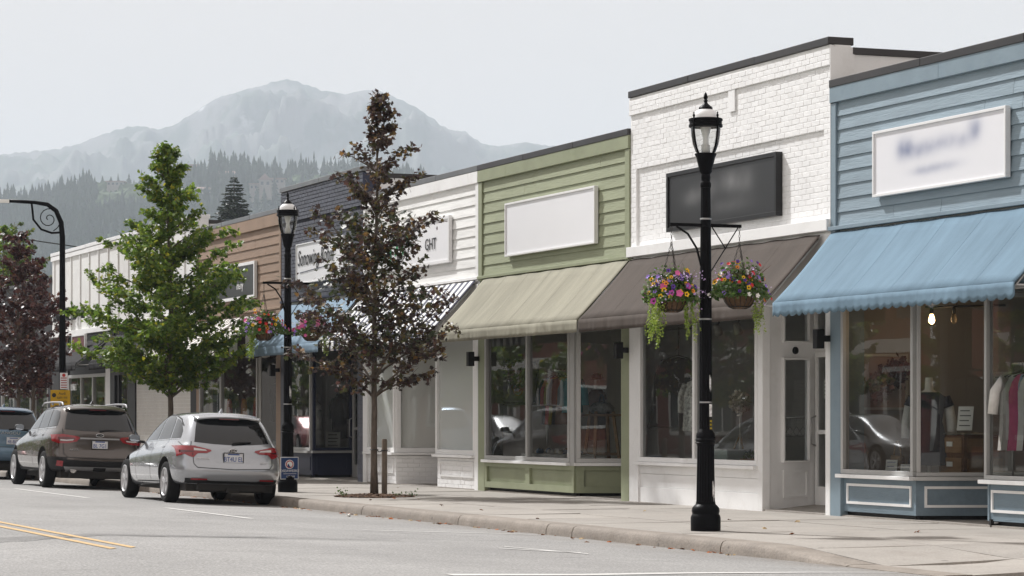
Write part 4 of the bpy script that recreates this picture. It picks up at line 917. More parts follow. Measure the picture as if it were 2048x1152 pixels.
two_side('panel', 13.12, 13.30, 2.06, 2.44, 62.40, SIGN_WHITE, ps)
for k in range(5):
    o = MB(); o.box(13.14, 13.28, 62.388, 62.391, 2.09 + k * .055, 2.11 + k * .055); o.build('print', mat('red_print', (.35, .05, .05), .5) if k == 0 else bpy.data.materials['red_print'], ps)
v = disc(13.21, 62.389, 2.385, .04); o = MB(); o.add(v, [(0, k, k + 1) for k in range(1, 21)]); o.build('symbol', RED_INK, ps)
# ------------------------------------------------------------------ trees
BARK = mat('grey_bark', (0.12, 0.095, 0.075), .9, var=.4, scale=9, stretch=(3, 3, .7), bump=1, bscale=30)
LEAF_T = np.array([(0, 0, 0), (.28, -.02, .02), (.50, .22, -.03), (.30, .34, .02), (.52, .62, -.05), (.20, .62, .03), (0, 1.0, -.06), (-.20, .62, .03), (-.52, .62, -.05), (-.30, .34, .02), (-.50, .22, -.03), (-.28, -.02, .02)]) 
LEAF_F = [(0, 1, 2, 3), (0, 3, 4, 5), (0, 5, 6, 7), (0, 7, 8, 9), (0, 9, 10, 11)]
def scatter(P, D, U, S, T, F, name, m, parent, kind=None):
    """P points, D leaf direction, U side vector, S size -> one mesh of template T"""
    P = np.array(P); D = np.array(D); U = np.array(U); S = np.array(S)[:, None]
    D /= np.linalg.norm(D, axis=1)[:, None] + 1e-9; U = U - D * (U * D).sum(1)[:, None]; U /= np.linalg.norm(U, axis=1)[:, None] + 1e-9; W = np.cross(U, D)
    n = len(T); V = (P[:, None, :] + S[:, None, :] * (T[None, :, 0:1] * U[:, None, :] + T[None, :, 1:2] * D[:, None, :] + T[None, :, 2:3] * W[:, None, :])).reshape(-1, 3)
    V -= np.array(parent.location) if parent is not None else 0
    k = len(P); nv = len(V)
    loops = np.concatenate([np.array(f) for f in F]); tot = [len(f) for f in F]
    li = (loops[None, :] + (np.arange(k) * n)[:, None]).ravel()
    lt = np.tile(tot, k); ls = np.concatenate([[0], np.cumsum(lt)[:-1]])
    me = bpy.data.meshes.new(name); me.vertices.add(nv); me.vertices.foreach_set('co', V.ravel().astype(np.float32))
    me.loops.add(len(li)); me.loops.foreach_set('vertex_index', li.astype(np.int32))
    me.polygons.add(len(lt)); me.polygons.foreach_set('loop_start', ls.astype(np.int32))
    me.materials.append(m); me.update(calc_edges=True); me.validate()
    o = bpy.data.objects.new(name, me); COL.objects.link(o)
    if parent is not None: o.parent = parent
    if kind: o['kind'] = kind
    return o
def tree(name, label, x, y, H, zc, prof, lm, seed, nprim=46, leaf=.085, dens=1.0, r0=.055, group='street and garden trees', lean=0.0, rise=(.55, .95), twig=1.0, gap=-.22):
    r = random.Random(seed); t = thing(name, (x, y, .13), label, 'tree', group)
    n = 14; tr = []; off = Vector((0, 0, 0))
    for i in range(n + 1):
        off += Vector((r.gauss(0, .012), r.gauss(0, .012), 0)); tr.append(Vector((x + lean * i / n, y, .10 + (H - .1) * i / n)) + off)
    def trunk_at(z):
        k = min(n - 1e-4, max(0, (z - .10) / (H - .1) * n)); i = int(k); return tr[i].lerp(tr[i + 1], k - i)
    MB().tube(tr, [r0 * (1.25 if i == 0 else 1) * (1 - .93 * i / n) + .004 for i in range(n + 1)], 10).build('trunk', BARK, t, smooth=True)
    br = MB(); P = []; D = []; U = []; S = []
    def rad(h):
        for (a, ra), (b_, rb) in zip(prof, prof[1:]):
            if a <= h <= b_: return ra + (rb - ra) * (h - a) / (b_ - a)
        return prof[-1][1]
    def leaves(p, d, k, sp):
        for _ in range(k):
            q = p + Vector((r.gauss(0, sp), r.gauss(0, sp), r.gauss(0, sp * .8)))
            if noise.noise(q * 2.1 + Vector((seed, 0, 0))) < gap: continue
            P.append(q)
            e = Vector((d.x * .5 + r.gauss(0, .55), d.y * .5 + r.gauss(0, .55), r.gauss(-.25, .4))); D.append(e if e.length > .05 else Vector((1, 0, 0))); U.append((r.gauss(0, 1), r.gauss(0, 1), r.gauss(0, .45))); S.append(leaf * r.uniform(.55, 1.25))
    az = r.uniform(0, 6)
    for i in range(nprim):
        h = zc + (H - zc) * ((i + .5) / nprim) ** 1.05; az += 2.399 + r.uniform(-.35, .35)
        ln = rad(h) * r.choice((r.uniform(.45, .8), r.uniform(.8, 1.05), r.uniform(.95, 1.22)))
        el = r.uniform(*rise); base = trunk_at(max(zc * .8, h - ln * math.tan(el) * .8)); d = Vector((math.cos(az), math.sin(az), 0))
        pts = []; m_ = 7; jit = Vector((0, 0, 0))
        for k in range(m_ + 1):
            s_ = k / m_; jit += Vector((r.gauss(0, .02), r.gauss(0, .02), r.gauss(0, .015))) * ln
            pts.append(base + d * ln * s_ + Vector((0, 0, (h - base.z) * (s_ ** .8))) + jit * s_)
        br.tube(pts, [max(.004, (.016 + .006 * ln) * (1 - s_ / (m_ + .5))) for s_ in range(m_ + 1)], 5, cap=False)
        side = 1
        for k in range(2, m_ + 1):
            for rep in range(2):
                side = -side; p0 = pts[k].lerp(pts[k - 1], r.random()); tl = ln * r.uniform(.20, .42) * (1.15 - .5 * k / m_) * twig
                dd = (d * r.uniform(.3, .9) + Vector((-d.y, d.x, 0)) * side * r.uniform(.4, 1.0) + Vector((0, 0, r.uniform(-.1, .75)))).normalized()
                p1 = p0 + dd * tl; br.tube([p0, p0.lerp(p1, .5) + Vector((0, 0, .02)), p1], [.006, .004, .002], 4, cap=False)
                q = max(2, int(tl / .05))
                for j in range(q):
                    leaves(p0.lerp(p1, (j + 1) / q), dd, max(1, int(dens * r.uniform(1.2, 3.6))), .045)
        leaves(pts[-1], d, int(5 * dens), .06)
    for k in range(int(40 * dens)): leaves(trunk_at(H - r.random() * .5), Vector((0, 0, 1)), 1, .05)
    br.build('branches', BARK, t, smooth=True)
    scatter(P, D, U, S, LEAF_T, LEAF_F, 'crown', lm, t, 'stuff')
    return t
LM_GREEN = leaf_mat('green_maple_leaf', [(0, (.062, .12, .018)), (.40, (.11, .190, .026)), (.70, (.19, .27, .035)), (.90, (.23, .30, .045)), (1, (.44, .40, .03))], .5)
LM_BRONZE = leaf_mat('bronze_leaf', [(0, (.034, .028, .026)), (.35, (.062, .038, .036)), (.6, (.095, .046, .036)), (.8, (.075, .088, .030)), (1, (.26, .14, .045))], .42)
LM_BRONZE_G = leaf_mat('bronze_green_leaf', [(0, (.035, .045, .018)), (.4, (.045, .062, .022)), (.7, (.060, .055, .028)), (.9, (.085, .10, .03)), (1, (.18, .12, .03))], .30)
LM_MAROON = leaf_mat('maroon_leaf', [(0, (.034, .014, .016)), (.5, (.062, .022, .022)), (.85, (.11, .038, .032)), (1, (.19, .10, .06))], .28)
LM_YG = leaf_mat('yellow_green_leaf', [(0, (.05, .10, .015)), (.6, (.11, .17, .03)), (.92, (.22, .25, .04)), (1, (.55, .40, .02))], .35)
tr2 = tree('maple_tree', 'young bronze leaved maple staked beside the near kerb', 13.85, 41.5, 6.62, 2.15, [(2.1, .90), (2.6, 1.14), (3.3, 1.22), (4.2, 1.12), (4.9, .84), (5.6, .60), (6.3, .24), (6.7, .08)], LM_BRONZE, 21, 60, .080, 1.6, rise=(.5, .95), gap=-.24)
tr1 = tree('maple_tree', 'green maple with dense conical crown behind the silver car', 13.85, 54.9, 7.05, 2.25, [(2.1, 1.05), (2.8, 1.60), (3.6, 1.78), (4.4, 1.50), (5.2, 1.10), (5.9, .72), (6.6, .36), (7.1, .12)], LM_GREEN, 9, 88, .090, 2.2, r0=.065, rise=(.4, .85), gap=-.33)
tr3 = tree('maple_tree', 'dark maroon leaved tree behind the brown car at the left', 13.6, 70.0, 6.2, 2.25, [(2.1, .75), (2.8, 1.0), (3.8, 1.1), (4.6, .95), (5.3, .6), (6.2, .2)], LM_MAROON, 5, 52, .10, 1.4, r0=.06)
tr4 = tree('maple_tree', 'maroon tree whose trunk shows just right of its twin at the left edge', 14.4, 72.2, 5.6, 2.3, [(2.1, .6), (2.8, .85), (3.8, .9), (4.8, .7), (5.6, .2)], LM_MAROON, 15, 36, .105, 1.5, r0=.06)
tr5 = tree('maple_tree', 'tall yellow green tree rising behind the maroon trees', 24.0, 124.0, 10.4, 3.0, [(2.3, 1.2), (4.4, 2.4), (6.8, 2.6), (8.8, 1.7), (10.4, .4)], LM_YG, 8, 64, .12, 1.6, r0=.08)
tr6 = tree('maple_tree', 'green tree above the dark shop roof at the left edge', 22.3, 118.0, 9.8, 2.4, [(2.3, 1.6), (4.4, 2.4), (6.2, 2.6), (8.2, 1.6), (9.8, .4)], LM_GREEN, 18, 70, .15, 1.5, r0=.09)
# lower right side of the bronze tree keeps greener inner leaves
tree_g = random.Random(4); P = []; D = []; U = []; S = []
for k in range(2600):
    z = tree_g.uniform(2.3, 4.6); q = math.sqrt(tree_g.random()) * (1.0 if z < 3.8 else .65); a = tree_g.uniform(0, 6.283)
    c = Vector((13.85 + q * math.cos(a), 41.5 + q * math.sin(a), z)); c += Vector((0, 0, .25 * q))
    if noise.noise(c * 2.3) < -.02: continue
    P.append(c); D.append((math.cos(a) + tree_g.gauss(0, .6), math.sin(a) + tree_g.gauss(0, .6), tree_g.gauss(-.3, .4))); U.append((tree_g.gauss(0, 1), tree_g.gauss(0, 1), tree_g.gauss(0, .4))); S.append(.085 * tree_g.uniform(.6, 1.25))
scatter(P, D, U, S, LEAF_T, LEAF_F, 'inner_leaves', LM_BRONZE_G, tr2, 'stuff')
# stake and tie
st = thing('tree_stake', (14.10, 41.72, .13), 'short weathered wooden stake tied to the bronze maple', 'stake')
MB().tube([(14.10, 41.72, .1), (14.10, 41.72, 1.02), (14.10, 41.72, 1.05)], [.046, .045, .036], 10).build('post', STAKE, st, smooth=True, sharp=40)
o = MB(); o.tube([(14.10 + .05 * math.cos(k * .5236), 41.72 + .05 * math.sin(k * .5236), .86 + .005 * k % .01) for k in range(13)], .008, 5); o.tube([(14.06, 41.69, .86), (13.98, 41.62, .84), (13.90, 41.55, .88)], .008, 5)
o.tube([(13.85 + .066 * math.cos(k * .5236), 41.5 + .066 * math.sin(k * .5236), .88) for k in range(13)], .007, 5); o.build('tie', WIRE, st, smooth=True)
# weeds at the pit
o = MB(); r = random.Random(3)
for (cx, cy) in ((13.4, 41.9), (14.2, 40.75), (13.25, 41.2), (14.05, 40.9), (14.25, 40.7)):
    leafbits(o, [(cx + r.gauss(0, .05), cy + r.gauss(0, .05), .15 + abs(r.gauss(0, .05))) for _ in range(16)], .035, r, -.6)
tag(o.build('weeds', FOL), 'small green weeds at the edge of the tree pit', 'weeds', kind='stuff')

# ------------------------------------------------------------------ hills, forest, mountain
s_, c_ = math.sin(YAW), math.cos(YAW)
def ray(px, t):
    """ground position at bearing px (photograph columns) and depth t"""
    u = (px - 1024) / 5400; return t * (s_ + u * c_), t * (c_ - u * s_)
def hgt(py, t): return 1.4 + (835 - py) * t / 5400
def interp(tab, x): return float(np.interp(x, [a for a, _ in tab], [b for _, b in tab]))
RIDGE = [(-900, 400), (-400, 350), (-100, 318), (0, 308), (60, 302), (120, 296), (165, 284), (205, 267), (250, 254), (282, 250), (310, 258), (332, 254), (350, 248), (385, 226), (430, 196), (490, 179), (540, 165), (575, 156), (602, 164), (640, 178), (690, 187), (722, 180), (750, 177), (782, 189), (832, 213), (862, 233), (885, 251), (905, 260), (930, 262), (962, 286), (1000, 291), (1050, 283), (1095, 290), (1200, 300), (1500, 330), (2400, 420)]
def mountain_mat():
    m = mat('mountain_forest', (0.030, 0.048, 0.028), .95, var=.35, scale=.004, world=True); t = m.node_tree; N = t.nodes.new; L = t.links.new; b = t.nodes['Principled BSDF']
    src = b.inputs['Base Color'].links[0].from_socket; g = N('ShaderNodeNewGeometry'); sp = N('ShaderNodeSeparateXYZ'); L(g.outputs['Position'], sp.inputs[0])
    n = N('ShaderNodeTexNoise'); n.inputs['Scale'].default_value = .006; n.inputs['Detail'].default_value = 9; n.inputs['Roughness'].default_value = .62; L(g.outputs['Position'], n.inputs['Vector'])
    def rng(s, a, b_, c, d):
        r = N('ShaderNodeMapRange'); r.inputs[1].default_value = a; r.inputs[2].default_value = b_; r.inputs[3].default_value = c; r.inputs[4].default_value = d; L(s, r.inputs[0]); return r.outputs[0]
    def M(op, a, b_):
        q = N('ShaderNodeMath'); q.operation = op; L(a, q.inputs[0]); L(b_, q.inputs[1]) if not isinstance(b_, float) else setattr(q.inputs[1], 'default_value', b_); return q.outputs[0]
    rock = M('MULTIPLY', rng(sp.outputs[2], 330, 700, 0, 1), rng(n.outputs[0], .46, .54, 0, 1))
    n2 = N('ShaderNodeTexNoise'); n2.inputs['Scale'].default_value = .011; n2.inputs['Detail'].default_value = 6; L(g.outputs['Position'], n2.inputs['Vector'])
    snow = M('MULTIPLY', M('MULTIPLY', rng(sp.outputs[2], 640, 730, 0, 1), rng(sp.outputs[2], 780, 850, 1, 0)), rng(n2.outputs[0], .63, .70, 0, 1))
    m1 = N('ShaderNodeMix'); m1.data_type = 'RGBA'; L(rock, m1.inputs[0]); L(src, m1.inputs[6]); m1.inputs[7].default_value = (.13, .125, .12, 1)
    m2 = N('ShaderNodeMix'); m2.data_type = 'RGBA'; L(snow, m2.inputs[0]); L(m1.outputs[2], m2.inputs[6]); m2.inputs[7].default_value = (.5, .5, .52, 1)
    L(m2.outputs[2], b.inputs['Base Color']); return m
MT = 7000
rows = []; cols = list(range(-300, 1500, 5)); NJ = 110
for j in range(NJ + 1):
    v = j / NJ; row = []
    for px in cols:
        R0 = hgt(interp(RIDGE, px), MT)
        if v <= .8:
            q = v / .8                                  # 0 at the foot, 1 at the crest
            t_ = 4300 + (MT - 4300) * q; x, y = ray(px, t_)
            z = R0 * (q ** 1.25); am = R0 * .30 * math.sin(math.pi * min(1, q)) ** .8
            p = Vector((x * 1.6, y, 0)) / 620
            z += am * (noise.ridged_multi_fractal(p, .85, 2.15, 7, 1.0, 2.0) - 1.0) * .9
            if q > .97: z += 5 * noise.noise(Vector((px * .08, 3, 1))) + (4 * abs(noise.noise(Vector((px * .35, 7, 2)))) if interp(RIDGE, px) > 245 else 0)
            z = min(z, hgt(interp(RIDGE, px), t_) * 1.0 + (6 if q > .97 else 0))
        else:
            q = (v - .8) / .2; t_ = MT + 1500 * q; x, y = ray(px, t_); z = R0 * (1 - q)
        row.append((x, y, z - 2))
    rows.append(row)
o = MB(); o.grid(rows); tag(o.build('mountain', mountain_mat(), smooth=True, origin=(0, 0, 0)), kind='structure')
CREST = [(-500, 470), (-200, 445), (-60, 430), (0, 428), (60, 425), (110, 412), (180, 398), (240, 392), (300, 396), (350, 385), (400, 378), (430, 352), (500, 365), (560, 380), (620, 370), (700, 365), (760, 375), (900, 390), (1200, 420), (1800, 480)]
HS = 1.4; H0, H1 = 1450. * HS, 2000. * HS
def hill_z(px, t_):
    zc_ = hgt(interp(CREST, px), H1)
    if t_ <= H1: q = max(0, (t_ - H0 + 350 * HS) / (H1 - H0 + 350 * HS)); z = zc_ * (q ** 1.15) + 5 * HS * noise.noise(Vector((px * .01, t_ * .008, 0))) * math.sin(math.pi * q)
    else: z = zc_ * max(0, 1 - (t_ - H1) / (700 * HS))
    return z
HILLM = mat('hill_scrub', (0.03, 0.05, 0.02), .95, var=.4, scale=.02, world=True)
rows = [[(*ray(px, t_), hill_z(px, t_) - 1) for px in range(-500, 1801, 25)] for t_ in (HS * q_ for q_ in (1100, 1200, 1300, 1400, 1450, 1500, 1550, 1600, 1650, 1700, 1750, 1800, 1850, 1900, 1950, 2000, 2100, 2250, 2450, 2700))]
o = MB(); o.grid(rows); tag(o.build('hill', HILLM, smooth=True, origin=(0, 0, 0)), kind='structure')
def conifer_template(seed, tiers=11, spikes=7):
    r = random.Random(seed); V = []; F = []
    for i in range(tiers):
        h = .10 + .86 * i / tiers; rad_ = .20 * (1 - (i / tiers)) ** .85 * r.uniform(.8, 1.15) + .006; a0 = r.uniform(0, 6)
        for k in range(spikes):
            a = a0 + 6.2832 * k / spikes + r.uniform(-.2, .2); q = rad_ * r.uniform(.6, 1.25); w_ = .5; b = len(V)
            V += [(0, 0, h + .115), (q * math.cos(a - w_) * .75, q * math.sin(a - w_) * .75, h - .01), (q * math.cos(a) * 1.15, q * math.sin(a) * 1.15, h - .045 * r.uniform(.4, 1.3)), (q * math.cos(a + w_) * .75, q * math.sin(a + w_) * .75, h - .01)]
            F.append((b, b + 1, b + 2, b + 3))
    b = len(V); V += [(.012, 0, 0), (-.006, .01, 0), (-.006, -.01, 0), (0, 0, 1)]; F += [(b, b + 1, b + 3), (b + 1, b + 2, b + 3), (b + 2, b, b + 3)]
    return V, F
CONIF = mat('conifer_needles', (0.022, 0.040, 0.020), .9, var=.3, scale=.2, ovar=.3, island=.25)
CONIFW = mat('forest_needles', (0.022, 0.040, 0.020), .9, var=.45, scale=.03, world=True)
BROADW = mat('broadleaf_wood', (0.055, 0.09, 0.03), .9, var=.4, scale=.06, world=True)
r = random.Random(77)
tmpl = [conifer_template(k) for k in range(6)]; tm = []
for k, (V, F) in enumerate(tmpl):
    q = MB(); q.add(V, F); tm.append(q.mesh('conifer', CONIF))
wood = MB(); broad = MB()
for k in range(8800):
    t_ = H0 + (H1 + 60 * HS - H0) * r.random(); px = r.uniform(-160, 860); x, y = ray(px, t_); z = hill_z(px, t_)
    clear = 470 < px < 640 and 1700 * HS < t_ < 1905 * HS
    bl = noise.noise(Vector((x * .012, y * .006, 5))) > .30 and px > 140
    if clear and r.random() < .93: continue
    if bl:
        R_ = HS * r.uniform(3, 6.5); V = []; F = []; nn = 6
        for i in range(1, 5):
            for j in range(nn):
                a = 6.2832 * (j + .5 * (i % 2)) / nn; b = math.pi * i / 5; e = R_ * r.uniform(.72, 1.2); V.append((x + e * math.sin(b) * math.cos(a), y + e * math.sin(b) * math.sin(a), z + R_ * 1.1 + e * 1.15 * math.cos(b)))
        for i in range(3):
            for j in range(nn): F.append((i * nn + j, i * nn + (j + 1) % nn, (i + 1) * nn + (j + 1) % nn, (i + 1) * nn + j))
        F.append(tuple(range(nn))); broad.add(V, F); continue
    V, F = tmpl[r.randrange(6)]; h = HS * r.choice((r.uniform(9, 15), r.uniform(13, 22), r.uniform(18, 26))); a = r.uniform(0, 6.28); ca, sa = math.cos(a) * h * 1.1, math.sin(a) * h * 1.1
    wood.add([(x + p[0] * ca - p[1] * sa, y + p[0] * sa + p[1] * ca, z - 1 + p[2] * h) for p in V], F)
tag(wood.build('forest', CONIFW), 'hazy conifer forest covering the far hillside', 'forest', kind='stuff')
tag(broad.build('broadleaf_woodland', BROADW), 'pale green broadleaf trees among the hillside conifers', 'woodland', kind='stuff')
# conifers that stand out on the hill's skyline
SKY = [(422, 291, 29), (402, 318, 14), (446, 322, 18), (355, 322, 18), (560, 322, 19), (478, 324, 17), (495, 322, 18), (524, 318, 20), (543, 322, 17), (576, 316, 21), (602, 302, 25), (628, 300, 24), (617, 312, 19), (648, 310, 22), (585, 326, 16), (682, 318, 20), (706, 320, 20), (716, 312, 22), (655, 330, 15), (510, 332, 15), (330, 338, 18), (302, 345, 17), (283, 338, 19), (258, 346, 17), (236, 345, 18), (222, 352, 16), (205, 350, 18), (188, 356, 16), (177, 338, 24), (160, 360, 17), (142, 352, 20), (115, 358, 22), (95, 372, 16), (78, 364, 19), (60, 378, 14), (42, 372, 17), (24, 380, 14), (8, 375, 16), (736, 322, 20), (318, 352, 14), (128, 372, 14), (268, 358, 14)]
for k, (px, py, h) in enumerate(SKY):
    t_ = H1 + 20 * HS + r.uniform(-25, 40) * HS; h *= HS; x, y = ray(px, t_); z1 = hgt(py, t_); z0 = hill_z(px, t_) - 1; h = max(h, z1 - z0)
    o = bpy.data.objects.new('conifer', tm[k % 6]); COL.objects.link(o); o.location = (x, y, z1 - h); wd = min(h * 1.3, 25 * HS) * r.uniform(.9, 1.25); o.scale = (wd, wd, h); o.rotation_euler = (0, 0, r.uniform(0, 6))
    tag(o, 'tallest conifer on the hill skyline' if k == 0 else 'hazy conifer standing on the hill skyline', 'conifer', 'conifers on the hill skyline')
# houses on the hill
HW = mat('house_wall', (.26, .23, .21), .8, var=.1, world=True); HR = mat('house_roof', (.26, .17, .15), .8, var=.15, world=True); HG = mat('house_glass', (.04, .05, .06), .1)
def house(label, px, py, t_, wd, ht, dp, roof='gable', name='house'):
    t_ *= HS; wd *= HS; ht *= HS; dp *= HS; x, y = ray(px, t_); z = hgt(py, t_); h_ = thing(name, (x, y, z), label, 'house', 'houses on the far hillside', rz=-YAW)
    o = MB(); o.box(-wd / 2, wd / 2, 0, dp, -12, ht); o.build('wall', HW, h_, local=True)
    o = MB()
    if roof == 'gable': o.add([(-wd * .56, -1, ht), (wd * .56, -1, ht), (wd * .56, dp + 1, ht), (-wd * .56, dp + 1, ht), (-wd * .5, dp / 2, ht + ht * .5), (wd * .5, dp / 2, ht + ht * .5)], [(0, 1, 5, 4), (2, 3, 4, 5), (1, 2, 5), (3, 0, 4), (0, 3, 2, 1)])
    elif roof == 'front': o.add([(-wd * .58, -1, ht), (wd * .58, -1, ht), (wd * .58, dp + 1, ht), (-wd * .58, dp + 1, ht), (0, -1, ht * 1.9), (0, dp, ht * 1.9)], [(0, 1, 4), (1, 2, 5, 4), (2, 3, 5), (3, 0, 4, 5)])
    else: o.box(-wd * .58, wd * .58, -1.2, dp + 1, ht, ht + 1)
    o.build('roof', HR, h_, local=True)
    n = max(2, int(wd / 4))
    for k in range(n):
        a = -wd / 2 + wd * (k + .25) / n; o = MB(); o.box(a, a + wd / n * .5, -.12, -.02, ht * .3, ht * .75); o.build('window', HG, h_, local=True)
house('pale flat roofed house on the hillside below the skyline trees', 512, 380, 1880, 9, 4, 7, 'flat'); house('house with pointed gable on the far hillside', 530, 374, 1870, 8, 5, 8, 'front'); house('long low flat roofed house right of the gabled house on the hill', 550, 368, 1890, 13, 3.5, 8, 'flat')
house('pinkish roofed house left of the skyline conifers', 452, 358, 1930, 12, 4, 8); house('small red roofed house above the brown shop roof', 406, 386, 1850, 11, 3, 8); house('low pale house among conifers at the left of the hill', 230, 372, 1960, 12, 3, 8, 'flat')
# tower block
x, y = ray(380, 2030 * HS); z = hgt(398, 2030 * HS); h_ = thing('hillside_tower', (x, y, z), 'square hazy tower building with overhanging flat roof on the hill', 'building', rz=-YAW)
o = MB(); o.box(-5.5, 5.5, 0, 10, -10, 24); o.build('wall', HW, h_, local=True); h_.scale = (HS, HS, HS); o = MB(); o.box(-8, 8, -2.5, 12, 24, 26); o.build('roof', HR, h_, local=True)
for k in range(4): o = MB(); o.box(-7 + k * 4.3, -6.2 + k * 4.3, -2, -1.2, -8, 24); o.build('column', HW, h_, local=True)
# near conifer behind the brown shop
x, y = ray(468, 300); nc = thing('fir_tree', (x, y, -.3), 'dark fir tree standing clear above the brown shop roof', 'tree')
zt = hgt(351, 300); FIRM = leaf_mat('fir_needles', [(0, (.016, .030, .016)), (.6, (.026, .044, .022)), (1, (.04, .06, .03))], .12)
MB().tube([(x, y, -.3), (x, y, zt * .6), (x, y, zt)], [.35, .2, .02], 8).build('trunk', BARK, nc, smooth=True)
r = random.Random(12); P = []; D = []; U = []; S = []; br = MB()
z = zt - 9.5
while z < zt - .1:
    q = zt - z; rad_ = min(2.9, .12 + .50 * q) * r.uniform(.75, 1.12); nb = 7
    for k in range(nb):
        a = 6.2832 * k / nb + r.uniform(-.4, .4); ln = rad_ * r.uniform(.6, 1.15); d = Vector((math.cos(a), math.sin(a), 0)); pts = [Vector((x, y, z)) + d * ln * t_ + Vector((0, 0, (-.30 * t_ + .22 * t_ * t_) * ln)) for t_ in (0, .35, .7, 1)]
        br.tube(pts, [.04, .03, .02, .008], 4, cap=False)
        for i in range(int(10 + ln * 34)):
            t_ = r.uniform(.12, 1.0); p = Vector((x, y, z)) + d * ln * t_ + Vector((0, 0, (-.30 * t_ + .22 * t_ * t_) * ln)); sd = r.choice((-1, 1)); P.append(p); D.append(d * .8 + Vector((-d.y, d.x, 0)) * sd * r.uniform(.2, 1) + Vector((0, 0, r.uniform(-.55, .1)))); U.append((r.gauss(0, 1), r.gauss(0, 1), r.gauss(0, .5))); S.append(r.uniform(.25, .55) * (.6 + .4 * min(1, ln)))
    z += .26 * r.uniform(.6, 1.4)
br.build('branches', BARK, nc); scatter(P, D, U, S, np.array([(0, 0, 0), (.13, .4, .02), (.09, .8, 0), (0, 1, -.03), (-.09, .8, 0), (-.13, .4, .02)]), [(0, 1, 2, 3, 4, 5)], 'crown', FIRM, nc, 'stuff')
# power line far left
wr = MB(); wr.tube([(12.2 + k * 2.0, 140 + 0 * k, 12.6 - .25 * k + .03 * (k - 8) ** 2 * .3) for k in range(0, 22)], .03, 5); tag(wr.build('power_line', WIRE), 'thin power line crossing behind the street light', 'cable')

# ------------------------------------------------------------------ haze
hz = MB(); hz.box(-5200, 7600, -60, 9900, -3, 960)
m, t, b, out = nodes_of('haze_air'); t.nodes.remove(b)
pv = t.nodes.new('ShaderNodeVolumePrincipled'); pv.inputs['Color'].default_value = (0.78, 0.865, 0.985, 1); pv.inputs['Density'].default_value = 1.6e-4; pv.inputs['Anisotropy'].default_value = 0.0
t.links.new(pv.outputs[0], out.inputs['Volume'])
if hasattr(m, 'cycles') and hasattr(m.cycles, 'homogeneous_volume'): m.cycles.homogeneous_volume = True
tag(hz.build('haze', m), 'even pale summer haze over the whole valley', 'haze', kind='stuff')
# ------------------------------------------------------------------ cars
def paint(name, col, metal=.55, rough=.32): return mat(name, col, rough * .8, metal=metal, var=.05, scale=1.0, coat=1.0, dirt=tuple(c * .75 + .02 for c in col), dscale=1.1, damt=.25)
P_SILVER = paint('silver_paint', (.40, .415, .44), .6, .28); P_BROWN = paint('bronze_brown_paint', (.085, .070, .062), .5, .3); P_BLUE = paint('steel_blue_paint', (.11, .185, .27), .45, .32); P_DARK = paint('dark_grey_paint', (.05, .052, .058), .4, .3); P_RED = paint('red_paint', (.25, .012, .02), .2, .3)
CARGLASS = mat('car_glass', (.006, .007, .008), .02, var=.02, spec=.6, ior=1.55); PLASTIC = mat('black_bumper_plastic', (.012, .012, .013), .6, var=.2, bump=.2, bscale=60, spec=.3); GAP = mat('panel_gap', (.006, .006, .006), .8)
LAMP_RED = mat('tail_lamp_red', (.26, .006, .012), .08, var=.1, coat=1); LAMP_CLEAR = mat('tail_lamp_clear', (.60, .55, .55), .1, var=.1, coat=1); LAMP_DK = mat('tail_lamp_dark_red', (.09, .004, .008), .1, coat=1)
TYRE = mat('tyre_rubber', (.010, .010, .010), .9, var=.25, scale=6, spec=.2); RIM = mat('alloy_rim', (.55, .55, .56), .35, metal=.25, var=.05); CHROME = mat('chrome', (.75, .75, .76), .12, metal=1); UNDER = mat('underbody', (.02, .018, .016), .9, var=.4); SILVER_TRIM = mat('silver_trim', (.34, .34, .35), .4, metal=.5); PLATE = mat('plate_white', (.66, .66, .68), .4, var=.03); PLATE_BLUE = mat('plate_blue', (.03, .08, .28), .5)
